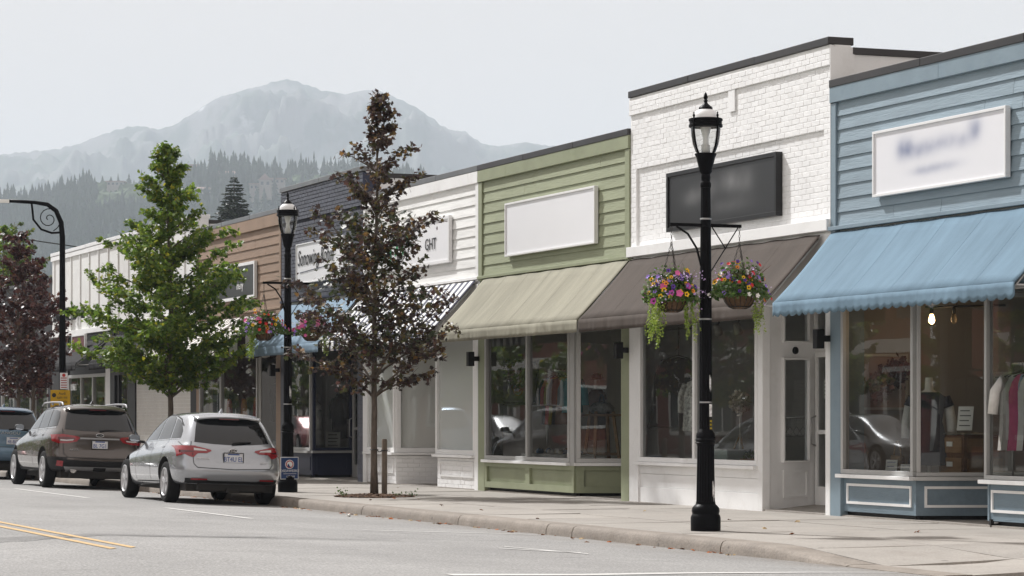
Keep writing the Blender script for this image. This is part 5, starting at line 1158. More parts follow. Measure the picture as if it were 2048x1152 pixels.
def car(name, label, loc, rz, spec, roll=0.0):
    """shell lofted from plan contours (level by level), wheel arches cut, glass / lamps / trim laid onto it as separate sheets"""
    g = spec; T = thing(name, loc, label, g.get('cat', 'car'), g.get('group', 'cars parked along the kerb'), rz=rz, ry=roll)
    N_ = 72; V = []; rows = []
    for lv in g['levels']:
        (z_r, z_f, yr, yf, w_, er, ef, wf) = lv; row = []
        for k in range(N_):
            a = -math.pi / 2 + 2 * math.pi * k / N_; cs, sn = math.cos(a), math.sin(a)
            e = er if sn < 0 else ef; yc = (yr + yf) / 2 + .15
            L_ = (yc - yr) if sn < 0 else (yf - yc)
            x = math.copysign(abs(cs) ** e, cs) * w_; y = yc + math.copysign(abs(sn) ** e, sn) * L_
            tt = (y - yr) / (yf - yr); x *= 1 + (wf - 1) * max(0, tt - .55) / .45
            q = tt * tt * (3 - 2 * tt)
            row.append((x, y, z_r + (z_f - z_r) * q))
        rows.append(row)
    m = MB(); m.grid(rows, closed=True); m.add(rows[0], [tuple(range(N_ - 1, -1, -1))]); m.add(rows[-1], [tuple(range(N_))])
    me = m.mesh('body', [g['paint'], UNDER], smooth=True); body = bpy.data.objects.new('body', me); COL.objects.link(body)
    bm = bmesh.new(); bm.from_mesh(me); bmesh.ops.remove_doubles(bm, verts=bm.verts, dist=1e-5); bmesh.ops.recalc_face_normals(bm, faces=bm.faces)
    cl = bm.edges.layers.float.get('crease_edge') or bm.edges.layers.float.new('crease_edge')
    bm.to_mesh(me); bm.free()
    sub = body.modifiers.new('s', 'SUBSURF'); sub.levels = sub.render_levels = 2
    dg = bpy.context.evaluated_depsgraph_get(); dg.update()
    smooth_me = bpy.data.meshes.new_from_object(body.evaluated_get(dg)); bt = bmesh.new(); bt.from_mesh(smooth_me); bvh = BVHTree.FromBMesh(bt)
    # wheel arches
    cut = MB(); ra = g['arch']
    for yw in (0, g['wb']):
        for sx in (-1, 1):
            x0, x1 = (sx * .52, sx * 1.2); cut.lathe((min(x0, x1), yw, g['rw'] + .02), [(ra, 0), (ra, abs(x1 - x0))], 40, axis='x')
    cme = cut.mesh('cutter', UNDER); co = bpy.data.objects.new('cutter', cme); COL.objects.link(co)
    bm = bmesh.new(); bm.from_mesh(cme); bmesh.ops.recalc_face_normals(bm, faces=bm.faces); bm.to_mesh(cme); bm.free()
    bo = body.modifiers.new('b', 'BOOLEAN'); bo.object = co; bo.operation = 'DIFFERENCE'; bo.solver = 'EXACT'
    if hasattr(bo, 'material_mode'): bo.material_mode = 'TRANSFER'
    dg = bpy.context.evaluated_depsgraph_get(); dg.update(); fin = bpy.data.meshes.new_from_object(body.evaluated_get(dg)); fin.name = 'body'
    bpy.data.objects.remove(body); bpy.data.objects.remove(co); bt.free()
    body = bpy.data.objects.new('body', fin); COL.objects.link(body); body.parent = T
    fin.set_sharp_from_angle(angle=math.radians(40))
    def patch(pname, poly, mt, view='rear', off=.004, par=None, mirror=False, step=.045):
        """polygon in the rear (x, z) or left-side (y, z) view laid on the shell"""
        made = None
        for sgn in ((1, -1) if mirror else (1,)):
            bm = bmesh.new(); pts = [(sgn * a if view == 'rear' and mirror else a, b_) for a, b_ in poly]
            bm.faces.new([bm.verts.new((a, b_, 0)) for a, b_ in pts])
            lo = [min(p[i] for p in pts) for i in (0, 1)]; hi = [max(p[i] for p in pts) for i in (0, 1)]
            for i in (0, 1):
                q = lo[i] + step
                while q < hi[i] - 1e-4:
                    nrm = (1, 0, 0) if i == 0 else (0, 1, 0); bmesh.ops.bisect_plane(bm, geom=bm.verts[:] + bm.edges[:] + bm.faces[:], plane_co=(q, q, 0), plane_no=nrm, dist=1e-6); q += step
            bad = []
            for v_ in bm.verts:
                a, b_ = v_.co.x, v_.co.y
                if view == 'rear': o_, d_ = Vector((a, -4, b_)), Vector((0, 1, 0))
                elif view == 'top': o_, d_ = Vector((a, b_, 4)), Vector((0, 0, -1))
                else: o_, d_ = Vector((-4 * sgn, a, b_)), Vector((sgn, 0, 0))
                h = bvh.ray_cast(o_, d_)
                if h[0] is None: bad.append(v_); continue
                n_ = h[1]; n_ = -n_ if n_.dot(d_) > 0 else n_; v_.co = h[0] + n_ * off
            if bad: bmesh.ops.delete(bm, geom=bad, context='VERTS')
            bmesh.ops.recalc_face_normals(bm, faces=bm.faces)
            pm = bpy.data.meshes.new(pname); bm.to_mesh(pm); bm.free(); pm.materials.append(mt); pm.polygons.foreach_set('use_smooth', [True] * len(pm.polygons))
            ob = bpy.data.objects.new(pname, pm); COL.objects.link(ob); ob.parent = par or T; made = ob
        return made
    def strip(pname, pts, wd, mt, view='rear', off=.005, mirror=False, par=None):
        for a, b_ in zip(pts, pts[1:]):
            d = Vector((b_[0] - a[0], b_[1] - a[1])); n_ = Vector((-d.y, d.x)).normalized() * wd / 2
            patch(pname, [(a[0] - n_.x, a[1] - n_.y), (b_[0] - n_.x, b_[1] - n_.y), (b_[0] + n_.x, b_[1] + n_.y), (a[0] + n_.x, a[1] + n_.y)], mt, view, off, par, mirror, .06)
    # wheels
    rw = g['rw']
    for yw in (0, g['wb']):
        for sx in (-1, 1):
            xo = sx * g['tr'] / 2; W = bpy.data.objects.new('wheel', None); COL.objects.link(W); W.parent = T; W.location = (xo, yw, rw)
            pr = [(rw * .68, -.088), (rw * .76, -.100), (rw * .92, -.102), (rw * .98, -.085), (rw, -.05), (rw, .05), (rw * .98, .085), (rw * .92, .102), (rw * .76, .100), (rw * .68, .088)]
            MB().lathe((0, 0, 0), pr, 40, axis='x', cap=False).build('tyre', TYRE, W, local=True, smooth=True, sharp=50)
            rm = MB(); so = sx * .092
            rm.lathe((0, 0, 0), [(rw * .68, so - .02 * sx), (rw * .69, so), (rw * .70, so + .012 * sx), (rw * .66, so + .016 * sx), (rw * .63, so), (rw * .60, so - .05 * sx)], 36, axis='x', cap=False)
            for k in range(5):
                for dv in (-.13, .13):
                    a = 6.2832 * k / 5 + .3; p0 = Vector((so + .004 * sx, math.cos(a) * rw * .10, math.sin(a) * rw * .10)); p1 = Vector((so, math.cos(a + dv) * rw * .65, math.sin(a + dv) * rw * .65)); w_ = Vector((0, -math.sin(a), math.cos(a)))
                    rm.add([p0 - w_ * .022, p0 + w_ * .022, p1 + w_ * .017, p1 - w_ * .017] + [p + Vector((-.03 * sx, 0, 0)) for p in (p0 - w_ * .03, p0 + w_ * .03, p1 + w_ * .025, p1 - w_ * .025)], [(0, 1, 2, 3), (0, 4, 5, 1), (1, 5, 6, 2), (2, 6, 7, 3), (3, 7, 4, 0)])
            rm.lathe((0, 0, 0), [(rw * .15, so - .02 * sx), (rw * .15, so + .008 * sx), (rw * .10, so + .014 * sx), (.01, so + .014 * sx)], 16, axis='x')
            rm.build('rim', RIM, W, local=True, smooth=True, sharp=30)
            MB().lathe((0, 0, 0), [(rw * .62, so - .06 * sx), (.02, so - .065 * sx)], 24, axis='x').build('brake_disc', UNDER, W, local=True)
    # underbody
    o = MB(); o.box(-.70, .70, g['yr'] + .25, g['yf'] - .4, .20, .34); o.box(-.55, .55, g['yr'] + .12, g['yr'] + .5, .22, .36); o.build('underbody', UNDER, T, local=True)
    o = MB(); o.tube([(-.62, 0, rw), (.62, 0, rw)], .04, 8); o.box(-.15, .15, g['yr'] + .5, g['yr'] + .9, .19, .30); o.build('axle', UNDER, T, local=True)
    for f in g['parts']: f(T, patch, strip, bvh)
    # door mirrors
    ym, zm = g['mirror']
    for sx in (-1, 1):
        mo = MB(); cx = sx * (g['mw'] + .13); n = 10; rr = []
        for (dy, s_) in ((-.06, .9), (-.03, 1.0), (.03, .92), (.08, .6), (.10, .2)):
            rr.append([(cx + .095 * s_ * math.copysign(abs(math.cos(6.2832 * k / n)) ** .6, math.cos(6.2832 * k / n)), ym + dy, zm + .062 * s_ * math.copysign(abs(math.sin(6.2832 * k / n)) ** .6, math.sin(6.2832 * k / n))) for k in range(n)])
        mo.grid(rr, closed=True); mo.add(rr[-1], [tuple(range(n))]); M_ = mo.build('door_mirror', g.get('mirror_mat', PLASTIC), T, local=True, smooth=True)
        q = MB(); q.add(rr[0], [tuple(range(n))]); gq = q.build('mirror_glass', mat('mirror_glass', (.5, .55, .6), .03, metal=1) if 'mirror_glass' not in bpy.data.materials else bpy.data.materials['mirror_glass'], T, local=True); gq.parent = M_
        q = MB(); q.tube([(sx * (g['mw'] - .06), ym + .06, zm - .06), (cx - sx * .05, ym + .03, zm - .05)], .025, 6); aq = q.build('mirror_arm', PLASTIC, T, local=True); aq.parent = M_
    return T
def hull(pts): return pts
def plate(T, bvh, x, z, txt, wd=.31, ht=.155, frame=None):
    h = bvh.ray_cast(Vector((x, -4, z)), Vector((0, 1, 0))); y = h[0].y - .02
    P_ = bpy.data.objects.new('number_plate', None); COL.objects.link(P_); P_.parent = T; P_.location = (0, 0, 0)
    o = MB(); o.box(x - wd / 2, x + wd / 2, y, y + .012, z - ht / 2, z + ht / 2); o.build('plate_panel', PLATE, P_, local=True, bevel=.004)
    o = MB(); o.box(x - wd * .3, x + wd * .3, y - .003, y - .001, z + ht * .30, z + ht * .42); o.build('plate_print', PLATE_BLUE, P_, local=True)
    if frame:
        o = MB(); s_ = Seg((x - wd / 2 - .008, y), (x + wd / 2 + .008, y)); s_.ring(o, 0, s_.L, z - ht / 2 - .006, z + ht / 2 + .006, .012, -.004, .008); o.build('plate_frame', frame, P_, local=True)
    letter(txt, .105, PLATE_BLUE, P_, (x, y - .003, z - .055), M=REAR, align='CENTER', local=True, name='plate_number', width=.82)
def badge(T, bvh, x, z, txt, wd=.13, ht=.06, m=CHROME):
    h = bvh.ray_cast(Vector((x, -4, z)), Vector((0, 1, 0))); y = h[0].y - .006
    E_ = bpy.data.objects.new('badge', None); COL.objects.link(E_); E_.parent = T
    n = 20; ring = MB(); ring.tube([(x + wd / 2 * math.cos(6.2832 * k / n), y - .004, z + ht / 2 * math.sin(6.2832 * k / n)) for k in range(n + 1)], .006, 6, cap=False); ring.build('badge_ring', m, E_, local=True, smooth=True)
    o = MB(); o.add([(x + wd / 2 * math.cos(6.2832 * k / n), y, z + ht / 2 * math.sin(6.2832 * k / n)) for k in range(n)], [tuple(range(n))]); o.build('badge_field', GAP, E_, local=True)
    letter(txt, ht * .75, m, E_, (x, y - .006, z - ht * .26), M=REAR, align='CENTER', local=True, width=1.15)
def script(T, bvh, x, z, txt, size=.06, m=CHROME, align='CENTER', width=1.3):
    h = bvh.ray_cast(Vector((x, -4, z)), Vector((0, 1, 0))); y = h[0].y - .012
    letter(txt, size, m, T, (x, y, z), M=REAR, align=align, local=True, width=width)
def spoiler(T, bvh, x1, z, dep, m, drop=.05):
    rr = []
    n = 14
    for k in range(n + 1):
        x = -x1 + 2 * x1 * k / n; e = 1 - .25 * (x / x1) ** 4
        h = bvh.ray_cast(Vector((x * .97, -4, z - .03)), Vector((0, 1, 0))); y0 = (h[0].y if h[0] else 0)
        zc_ = z - .035 * (x / x1) ** 2
        rr.append([(x, y0 + .22, zc_ + .035), (x, y0 - dep * e * .5, zc_ + .022), (x, y0 - dep * e, zc_ - .01), (x, y0 - dep * e + .01, zc_ - .03), (x, y0 + .02, zc_ - drop)])
    o = MB(); o.grid(rr); s_ = o.build('spoiler', m, T, local=True, smooth=True, sharp=45, solid=.01)
    b = MB(); b.box(-.16, .16, rr[n // 2][2][1] + .004, rr[n // 2][2][1] + .014, rr[n // 2][3][2] - .022, rr[n // 2][3][2] - .004); q = b.build('brake_light', LAMP_DK, T, local=True)
def fin(T, y, z, m):
    o = MB(); o.add([(-.03, y - .06, z - .01), (.03, y - .06, z - .01), (.02, y + .10, z - .01), (-.02, y + .10, z - .01), (0, y - .07, z + .065), (0, y - .02, z + .05)], [(0, 1, 4), (1, 2, 5, 4), (3, 0, 4, 5), (2, 3, 5)]); o.build('antenna_fin', m, T, local=True)
def roof_rail(T, x, y0, y1, z, m):
    for sx in (-1, 1):
        o = MB(); o.tube([(sx * x, y0, z - .02), (sx * x, y0 + .06, z + .03), (sx * x, y0 + .25, z + .045), (sx * x, (y0 + y1) / 2, z + .05), (sx * x, y1 - .2, z + .035), (sx * x, y1, z - .02)], [.016, .02, .019, .018, .018, .015], 8)
        for yy in (y0 + .28, (y0 + y1) / 2): o.box(sx * x - .015, sx * x + .015, yy - .04, yy + .04, z - .01, z + .04)
        o.build('roof_rail', m, T, local=True, smooth=True, sharp=40)

# ---- silver estate car.   y = 0 is the rear axle, the tail is at y = -0.95
def kia_parts(T, patch, strip, bvh):
    patch('rear_window', [(-.60, .97), (-.30, .945), (0, .935), (.30, .945), (.60, .97), (.545, 1.18), (.50, 1.30), (.30, 1.345), (0, 1.355), (-.30, 1.345), (-.50, 1.30), (-.545, 1.18)], CARGLASS)
    spoiler(T, bvh, .54, 1.385, .13, P_SILVER, .04)
    patch('side_window', [(2.05, .965), (1.42, .975), (1.20, 1.30), (1.02, 1.345), (.96, .98)][::1] if 0 else [(.93, .985), (1.95, .955), (1.86, 1.04), (1.45, 1.27), (1.20, 1.345), (.99, 1.37)], CARGLASS, 'side', mirror=True)
    patch('side_window', [(.13, 1.005), (.86, .988), (.92, 1.37), (.55, 1.37), (.35, 1.35), (.24, 1.25)], CARGLASS, 'side', mirror=True)
    patch('quarter_window', [(-.42, 1.03), (.06, 1.008), (.17, 1.24), (.25, 1.335), (.05, 1.315), (-.18, 1.25), (-.36, 1.14)], CARGLASS, 'side', mirror=True)
    strip('window_trim', [(2.0, .945), (-.40, 1.015)], .012, CHROME, 'side', mirror=True); strip('window_trim', [(1.93, 1.0), (1.45, 1.29), (1.20, 1.365), (.92, 1.392), (.40, 1.378), (-.02, 1.325), (-.30, 1.22)], .02, GAP, 'side', mirror=True)
    # tail lamps: rear half on the gate, front half wraps the flank
    patch('tail_lamp', [(-.83, .90), (-.60, .905), (-.36, .855), (-.345, .835), (-.42, .80), (-.60, .795), (-.70, .80), (-.83, .74)], LAMP_RED, mirror=True, off=.009)
    patch('tail_lamp_lens', [(-.62, .875), (-.45, .855), (-.42, .835), (-.62, .838)], LAMP_CLEAR, mirror=True, off=.013)
    patch('tail_lamp_lens', [(-.80, .80), (-.62, .815), (-.62, .83), (-.80, .84)], LAMP_DK, mirror=True, off=.013)
    patch('tail_lamp', [(-.86, .73), (-.82, .735), (-.70, .80), (-.38, .885), (-.40, .905), (-.80, .91), (-.88, .90)], LAMP_RED, 'side', mirror=True, off=.009)
    strip('panel_gap', [(-.64, .98), (-.66, .91)], .010, GAP, mirror=True); strip('panel_gap', [(-.64, .79), (-.63, .63), (-.58, .575), (0, .555)], .010, GAP, mirror=True)
    strip('panel_gap', [(.90, .98), (.89, .35)], .010, GAP, 'side', mirror=True); strip('panel_gap', [(.12, 1.0), (.22, .72), (.36, .60)], .010, GAP, 'side', mirror=True); strip('panel_gap', [(1.93, .95), (1.96, .60), (1.90, .33)], .010, GAP, 'side', mirror=True)
    strip('panel_gap', [(.40, .33), (1.90, .31)], .012, GAP, 'side', mirror=True); strip('panel_gap', [(-.40, .97), (-.62, .915)], .008, GAP, 'side', mirror=True)
    patch('door_handle', [(1.06, .855), (1.25, .852), (1.25, .878), (1.06, .880)], CHROME, 'side', off=.024, mirror=True); patch('door_handle', [(.22, .872), (.40, .868), (.40, .894), (.22, .897)], CHROME, 'side', off=.024, mirror=True)
    patch('lower_bumper', [(-.72, .30), (-.40, .255), (0, .245), (.40, .255), (.72, .30), (.74, .41), (.45, .40), (.38, .375), (-.38, .375), (-.45, .40), (-.74, .41)], PLASTIC, off=.008)
    patch('reflector', [(-.66, .385), (-.42, .39), (-.42, .41), (-.66, .412)], LAMP_RED, mirror=True, off=.014)
    patch('gate_recess', [(-.30, .80), (.30, .80), (.27, .66), (-.27, .66)], P_SILVER, off=.002)
    badge(T, bvh, 0, .845, 'KIA'); plate(T, bvh, 0, .735, 'BT4U EL', frame=GAP)
    script(T, bvh, -.49, .70, 'OPTIMA', .045); script(T, bvh, .48, .655, 'GDI', .04, CHROME, width=1.5); 
    o = MB(); h = bvh.ray_cast(Vector((.0, -4, .955)), Vector((0, 1, 0))); y = h[0].y - .02; o.tube([(.30, y + .02, .985), (.10, y, .975), (0, y - .005, .955)], [.010, .016, .02], 6); o.build('rear_wiper', PLASTIC, T, local=True, smooth=True)
    fin(T, -.02, 1.455, P_SILVER)
    o = MB(); o.tube([(-.5, -.75, .24), (.5, -.75, .24)], .05, 8); o.box(-.10, .10, -.9, -.6, .19, .25); o.build('exhaust_box', UNDER, T, local=True)
KIA = dict(paint=P_SILVER, wb=2.72, tr=1.55, rw=.325, arch=.385, yr=-.95, yf=3.62, mirror=(1.98, 1.00), mw=.78, parts=[kia_parts],
    levels=[ # z rear, z front, rear y, front y, half width, rear squareness, front squareness, front taper
    (.33, .20, -.55, 3.2, .60, .35, .35, .9), (.29, .20, -.80, 3.50, .78, .30, .34, .92), (.34, .26, -.88, 3.58, .865, .30, .36, .93), (.48, .44, -.95, 3.62, .895, .30, .38, .93), (.58, .56, -.95, 3.60, .900, .30, .40, .93),
    (.66, .64, -.88, 3.56, .895, .29, .42, .93), (.80, .70, -.85, 3.45, .885, .28, .44, .93), (.89, .76, -.83, 3.30, .855, .28, .46, .92), (.935, .80, -.80, 3.05, .825, .28, .48, .90), (.965, .92, -.77, 2.50, .795, .28, .42, .90),
    (1.06, 1.02, -.72, 2.22, .755, .30, .36, .92), (1.22, 1.20, -.58, 1.80, .685, .30, .36, .93), (1.345, 1.33, -.44, 1.48, .625, .30, .40, .94), (1.405, 1.39, -.38, 1.30, .565, .32, .45, .95), (1.44, 1.43, -.26, 1.12, .42, .4, .5, 1), (1.455, 1.45, .0, .8, .16, .6, .6, 1)])
yk = 41.78
car('parked_car', 'silver estate car parked nearest the camera', (11.31, yk, zr(11.31)), 0.0, KIA, roll=math.radians(2.0))

# ---- bronze-brown SUV
def suv_parts(T, patch, strip, bvh):
    patch('rear_window', [(-.66, 1.13), (-.30, 1.105), (.30, 1.105), (.66, 1.13), (.60, 1.36), (.55, 1.475), (.30, 1.51), (-.30, 1.51), (-.55, 1.475), (-.60, 1.36)], CARGLASS)
    spoiler(T, bvh, .60, 1.555, .12, g_['paint'], .04)
    patch('side_window', [(.90, 1.135), (1.98, 1.10), (1.86, 1.22), (1.45, 1.45), (1.22, 1.525), (.98, 1.54)], CARGLASS, 'side', mirror=True)
    patch('side_window', [(.10, 1.155), (.84, 1.138), (.90, 1.54), (.40, 1.54), (.24, 1.50)], CARGLASS, 'side', mirror=True)
    patch('quarter_window', [(-.50, 1.19), (.04, 1.158), (.18, 1.50), (0.0, 1.505), (-.30, 1.47), (-.42, 1.36)], CARGLASS, 'side', mirror=True)
    strip('window_trim', [(2.0, 1.085), (-.50, 1.165)], .014, CHROME, 'side', mirror=True)
    patch('tail_lamp', [(-.86, 1.02), (-.70, 1.035), (-.42, 1.00), (-.38, .975), (-.45, .90), (-.62, .865), (-.78, .86), (-.86, .90)], LAMP_RED, mirror=True, off=.009)
    patch('tail_lamp_lens', [(-.78, .975), (-.64, .985), (-.47, .965), (-.50, .925), (-.64, .905), (-.76, .905)], LAMP_DK, mirror=True, off=.013); patch('tail_lamp_lens', [(-.74, .935), (-.64, .93), (-.50, .945), (-.52, .92), (-.64, .908), (-.74, .912)], LAMP_CLEAR, mirror=True, off=.016)
    patch('tail_lamp', [(-.92, .88), (-.80, .875), (-.56, .98), (-.52, 1.02), (-.80, 1.035), (-.92, 1.03)], LAMP_RED, 'side', mirror=True, off=.009)
    strip('chrome_bar', [(-.38, .965), (.38, .965)], .03, SILVER_TRIM, off=.012)
    patch('gate_recess', [(-.36, .94), (.36, .94), (.28, .76), (-.28, .76)], g_['paint'], off=.003)
    strip('panel_gap', [(-.70, 1.14), (-.70, 1.04)], .010, GAP, mirror=True); strip('panel_gap', [(-.70, .86), (-.69, .66), (-.62, .60), (0, .585)], .010, GAP, mirror=True)
    strip('panel_gap', [(.87, 1.13), (.87, .42)], .010, GAP, 'side', mirror=True); strip('panel_gap', [(.08, 1.15), (.20, .80), (.36, .66)], .010, GAP, 'side', mirror=True); strip('panel_gap', [(1.98, 1.09), (1.98, .5)], .010, GAP, 'side', mirror=True)
    patch('door_handle', [(1.02, .985), (1.22, .982), (1.22, 1.01), (1.02, 1.012)], g_['paint'], 'side', off=.026, mirror=True); patch('door_handle', [(.18, 1.005), (.38, 1.0), (.38, 1.028), (.18, 1.03)], g_['paint'], 'side', off=.026, mirror=True)
    patch('lower_bumper', [(-.86, .34), (-.50, .30), (0, .29), (.50, .30), (.86, .34), (.88, .58), (.60, .55), (0, .54), (-.60, .55), (-.88, .58)], PLASTIC, off=.008)
    patch('side_cladding', [(-.90, .36), (-.40, .36), (-.40, .60), (-.90, .60)], PLASTIC, 'side', off=.007, mirror=True); patch('side_cladding', [(.42, .28), (2.28, .28), (2.28, .37), (.42, .37)], PLASTIC, 'side', off=.006, mirror=True)
    patch('skid_plate', [(-.62, .33), (.62, .33), (.68, .43), (-.68, .43)], SILVER_TRIM, off=.014); patch('skid_insert', [(-.12, .335), (.12, .335), (.12, .42), (-.12, .42)], PLASTIC, off=.018)
    patch('reflector', [(-.80, .44), (-.70, .43), (-.70, .53), (-.80, .54)], LAMP_RED, mirror=True, off=.014)
    o = MB(); h = bvh.ray_cast(Vector((-.52, -4, .36)), Vector((0, 1, 0))); y = h[0].y; o.lathe((0, 0, 0), [(.055, 0), (.06, 0), (.06, .2), (.05, .2), (.045, .03), (.02, .05)], 18); q = o.build('exhaust_tip', CHROME, T, local=True, smooth=True, sharp=40); q.rotation_euler = (-math.pi / 2, 0, 0); q.location = (-.50, y - .035, .36)
    badge(T, bvh, 0, 1.03, 'GM', .15, .065); plate(T, bvh, 0, .85, 'BL 7G1', frame=GAP); script(T, bvh, -.50, .73, 'AKVIA', .05)
    o = MB(); h = bvh.ray_cast(Vector((0, -4, 1.13)), Vector((0, 1, 0))); y = h[0].y - .02; o.tube([(.42, y + .03, 1.125), (.15, y + .01, 1.13), (0, y - .005, 1.11)], [.010, .017, .022], 6); o.build('rear_wiper', PLASTIC, T, local=True, smooth=True)
    fin(T, -.05, 1.645, g_['paint']); roof_rail(T, .62, -.35, 1.5, 1.60, SILVER_TRIM)
SUVL = [(.36, .28, -.50, 3.2, .60, .35, .35, .9), (.31, .26, -.76, 3.52, .80, .28, .32, .93), (.38, .33, -.86, 3.60, .885, .27, .34, .94), (.52, .50, -.93, 3.64, .925, .26, .36, .94), (.62, .64, -.92, 3.62, .93, .26, .38, .94),
    (.74, .74, -.84, 3.58, .925, .26, .40, .94), (.92, .84, -.83, 3.46, .915, .25, .42, .94), (1.03, .92, -.82, 3.30, .885, .25, .44, .93), (1.085, .97, -.80, 3.05, .855, .25, .46, .91), (1.12, 1.07, -.78, 2.55, .825, .25, .40, .91),
    (1.22, 1.18, -.72, 2.26, .785, .27, .36, .92), (1.38, 1.36, -.60, 1.84, .725, .28, .36, .93), (1.50, 1.49, -.50, 1.52, .675, .28, .40, .94), (1.565, 1.55, -.44, 1.34, .615, .30, .45, .95), (1.61, 1.60, -.32, 1.12, .46, .4, .5, 1), (1.63, 1.62, .0, .8, .18, .6, .6, 1)]
g_ = dict(paint=P_BROWN, wb=2.70, tr=1.62, rw=.355, arch=.42, yr=-.93, yf=3.64, mirror=(2.02, 1.15), mw=.83, parts=[suv_parts], levels=SUVL)
car('parked_car', 'brown SUV with silver roof rails parked ahead of the silver car', (11.40, 51.6, zr(11.40)), 0.012, g_, roll=math.radians(2.0))
def blue_parts(T, patch, strip, bvh):
    patch('rear_window', [(-.66, 1.13), (-.30, 1.105), (.30, 1.105), (.66, 1.13), (.60, 1.36), (.55, 1.475), (.30, 1.50), (-.30, 1.50), (-.55, 1.475), (-.60, 1.36)], CARGLASS); spoiler(T, bvh, .60, 1.555, .11, P_BLUE, .04)
    patch('tail_lamp', [(-.86, 1.05), (-.62, 1.05), (-.60, .92), (-.86, .92)], LAMP_RED, mirror=True, off=.009); patch('side_window', [(.10, 1.155), (1.98, 1.10), (1.86, 1.22), (1.45, 1.45), (1.22, 1.525), (.24, 1.50)], CARGLASS, 'side', mirror=True)
    patch('lower_bumper', [(-.86, .32), (-.50, .29), (.50, .29), (.86, .32), (.88, .42), (-.88, .42)], PLASTIC, off=.008); strip('panel_gap', [(-.85, .72), (.85, .72)], .012, GAP); strip('panel_gap', [(-.7, 1.1), (-.70, .74)], .010, GAP, mirror=True); strip('panel_gap', [(-.84, .52), (.84, .52)], .03, P_BLUE, off=.012)
    plate(T, bvh, .10, .86, '4E-BG1'); script(T, bvh, .0, 1.005, 'TANGOU', .085, CHROME, width=1.35)
    o = MB(); h = bvh.ray_cast(Vector((0, -4, 1.13)), Vector((0, 1, 0))); y = h[0].y - .02; o.tube([(.42, y + .03, 1.125), (.15, y + .01, 1.13), (0, y - .005, 1.11)], [.010, .017, .022], 6); o.build('rear_wiper', PLASTIC, T, local=True, smooth=True); fin(T, -.05, 1.63, P_BLUE)
gb = dict(g_); gb.update(paint=P_BLUE, parts=[blue_parts])
car('parked_car', 'steel blue SUV cut by the left edge of the picture', (11.40, 60.6, zr(11.4)), 0.0, gb, roll=math.radians(2.0))
# ------------------------------------------------------------------ things inside the shops
GW = [mat('goods_' + n, c, .6, var=.2) for n, c in (('cream', (.6, .55, .45)), ('blue', (.15, .25, .4)), ('white', (.7, .7, .7)), ('brown', (.2, .12, .07)))]
def garment(name, label, x, y, z1, h, wd, m, group=None, rz=0, sleeves=True, dress=False, cat='garment', hanger=True, parent=None):
    """a shirt or dress hanging from a hanger: folded body with sleeves, 3 cm to 12 cm deep"""
    t = thing(name, (x, y, z1 - h), label, cat, group, rz=rz); n = 16; rows = []
    for i in range(9):
        q = i / 8; ww = wd * (.34 + .16 * min(1, q * 5) + (.22 * q if dress else .06 * q)); row = []
        for k in range(n):
            a = 6.2832 * k / n; dp = .035 + .05 * q; f = 1 + .12 * q * math.sin(5 * a + 3 * q)
            row.append((dp * f * math.sin(a), ww * math.cos(a) * (1 + .03 * math.sin(7 * q + a)), h * (1 - q) - (.03 * abs(math.cos(a)) if i == 0 else 0)))
        rows.append(row)
    o = MB(); o.grid(rows, closed=True); o.add(rows[0], [tuple(range(n))]); o.build('body', m, t, local=True, smooth=True)
    if sleeves:
        for s_ in (-1, 1):
            o = MB(); o.tube([(0, s_ * wd * .40, h - .06), (.01, s_ * wd * .62, h - .22), (.02, s_ * wd * .68, h - .48)], [.06, .065, .06], 10); o.build('sleeve', m, t, local=True, smooth=True)
    if hanger:
        o = MB(); o.tube([(0, -wd * .42, h - .05), (0, 0, h + .03), (0, wd * .42, h - .05)], .008, 6); o.tube([(0, 0, h + .03), (0, 0, h + .10), (0, .02, h + .13), (0, .04, h + .10)], .004, 5); o.build('hanger', WIRE, t, local=True)
    return t
def rack(label, x0, y0, x1, y1, z):
    t = thing('clothes_rack', ((x0 + x1) / 2, (y0 + y1) / 2, .16), label, 'clothes rack')
    o = MB(); o.tube([(x0, y0, z), (x1, y1, z)], .014, 8); o.build('rail', STEEL, t, smooth=True)
    for x, y in ((x0, y0), (x1, y1)): o = MB(); o.tube([(x, y, .16), (x, y, z)], .014, 8); o.build('post', STEEL, t, smooth=True); o = MB(); o.tube([(x - .25, y, .18), (x + .25, y, .18)], .014, 8); o.build('foot', STEEL, t, smooth=True)
    return t
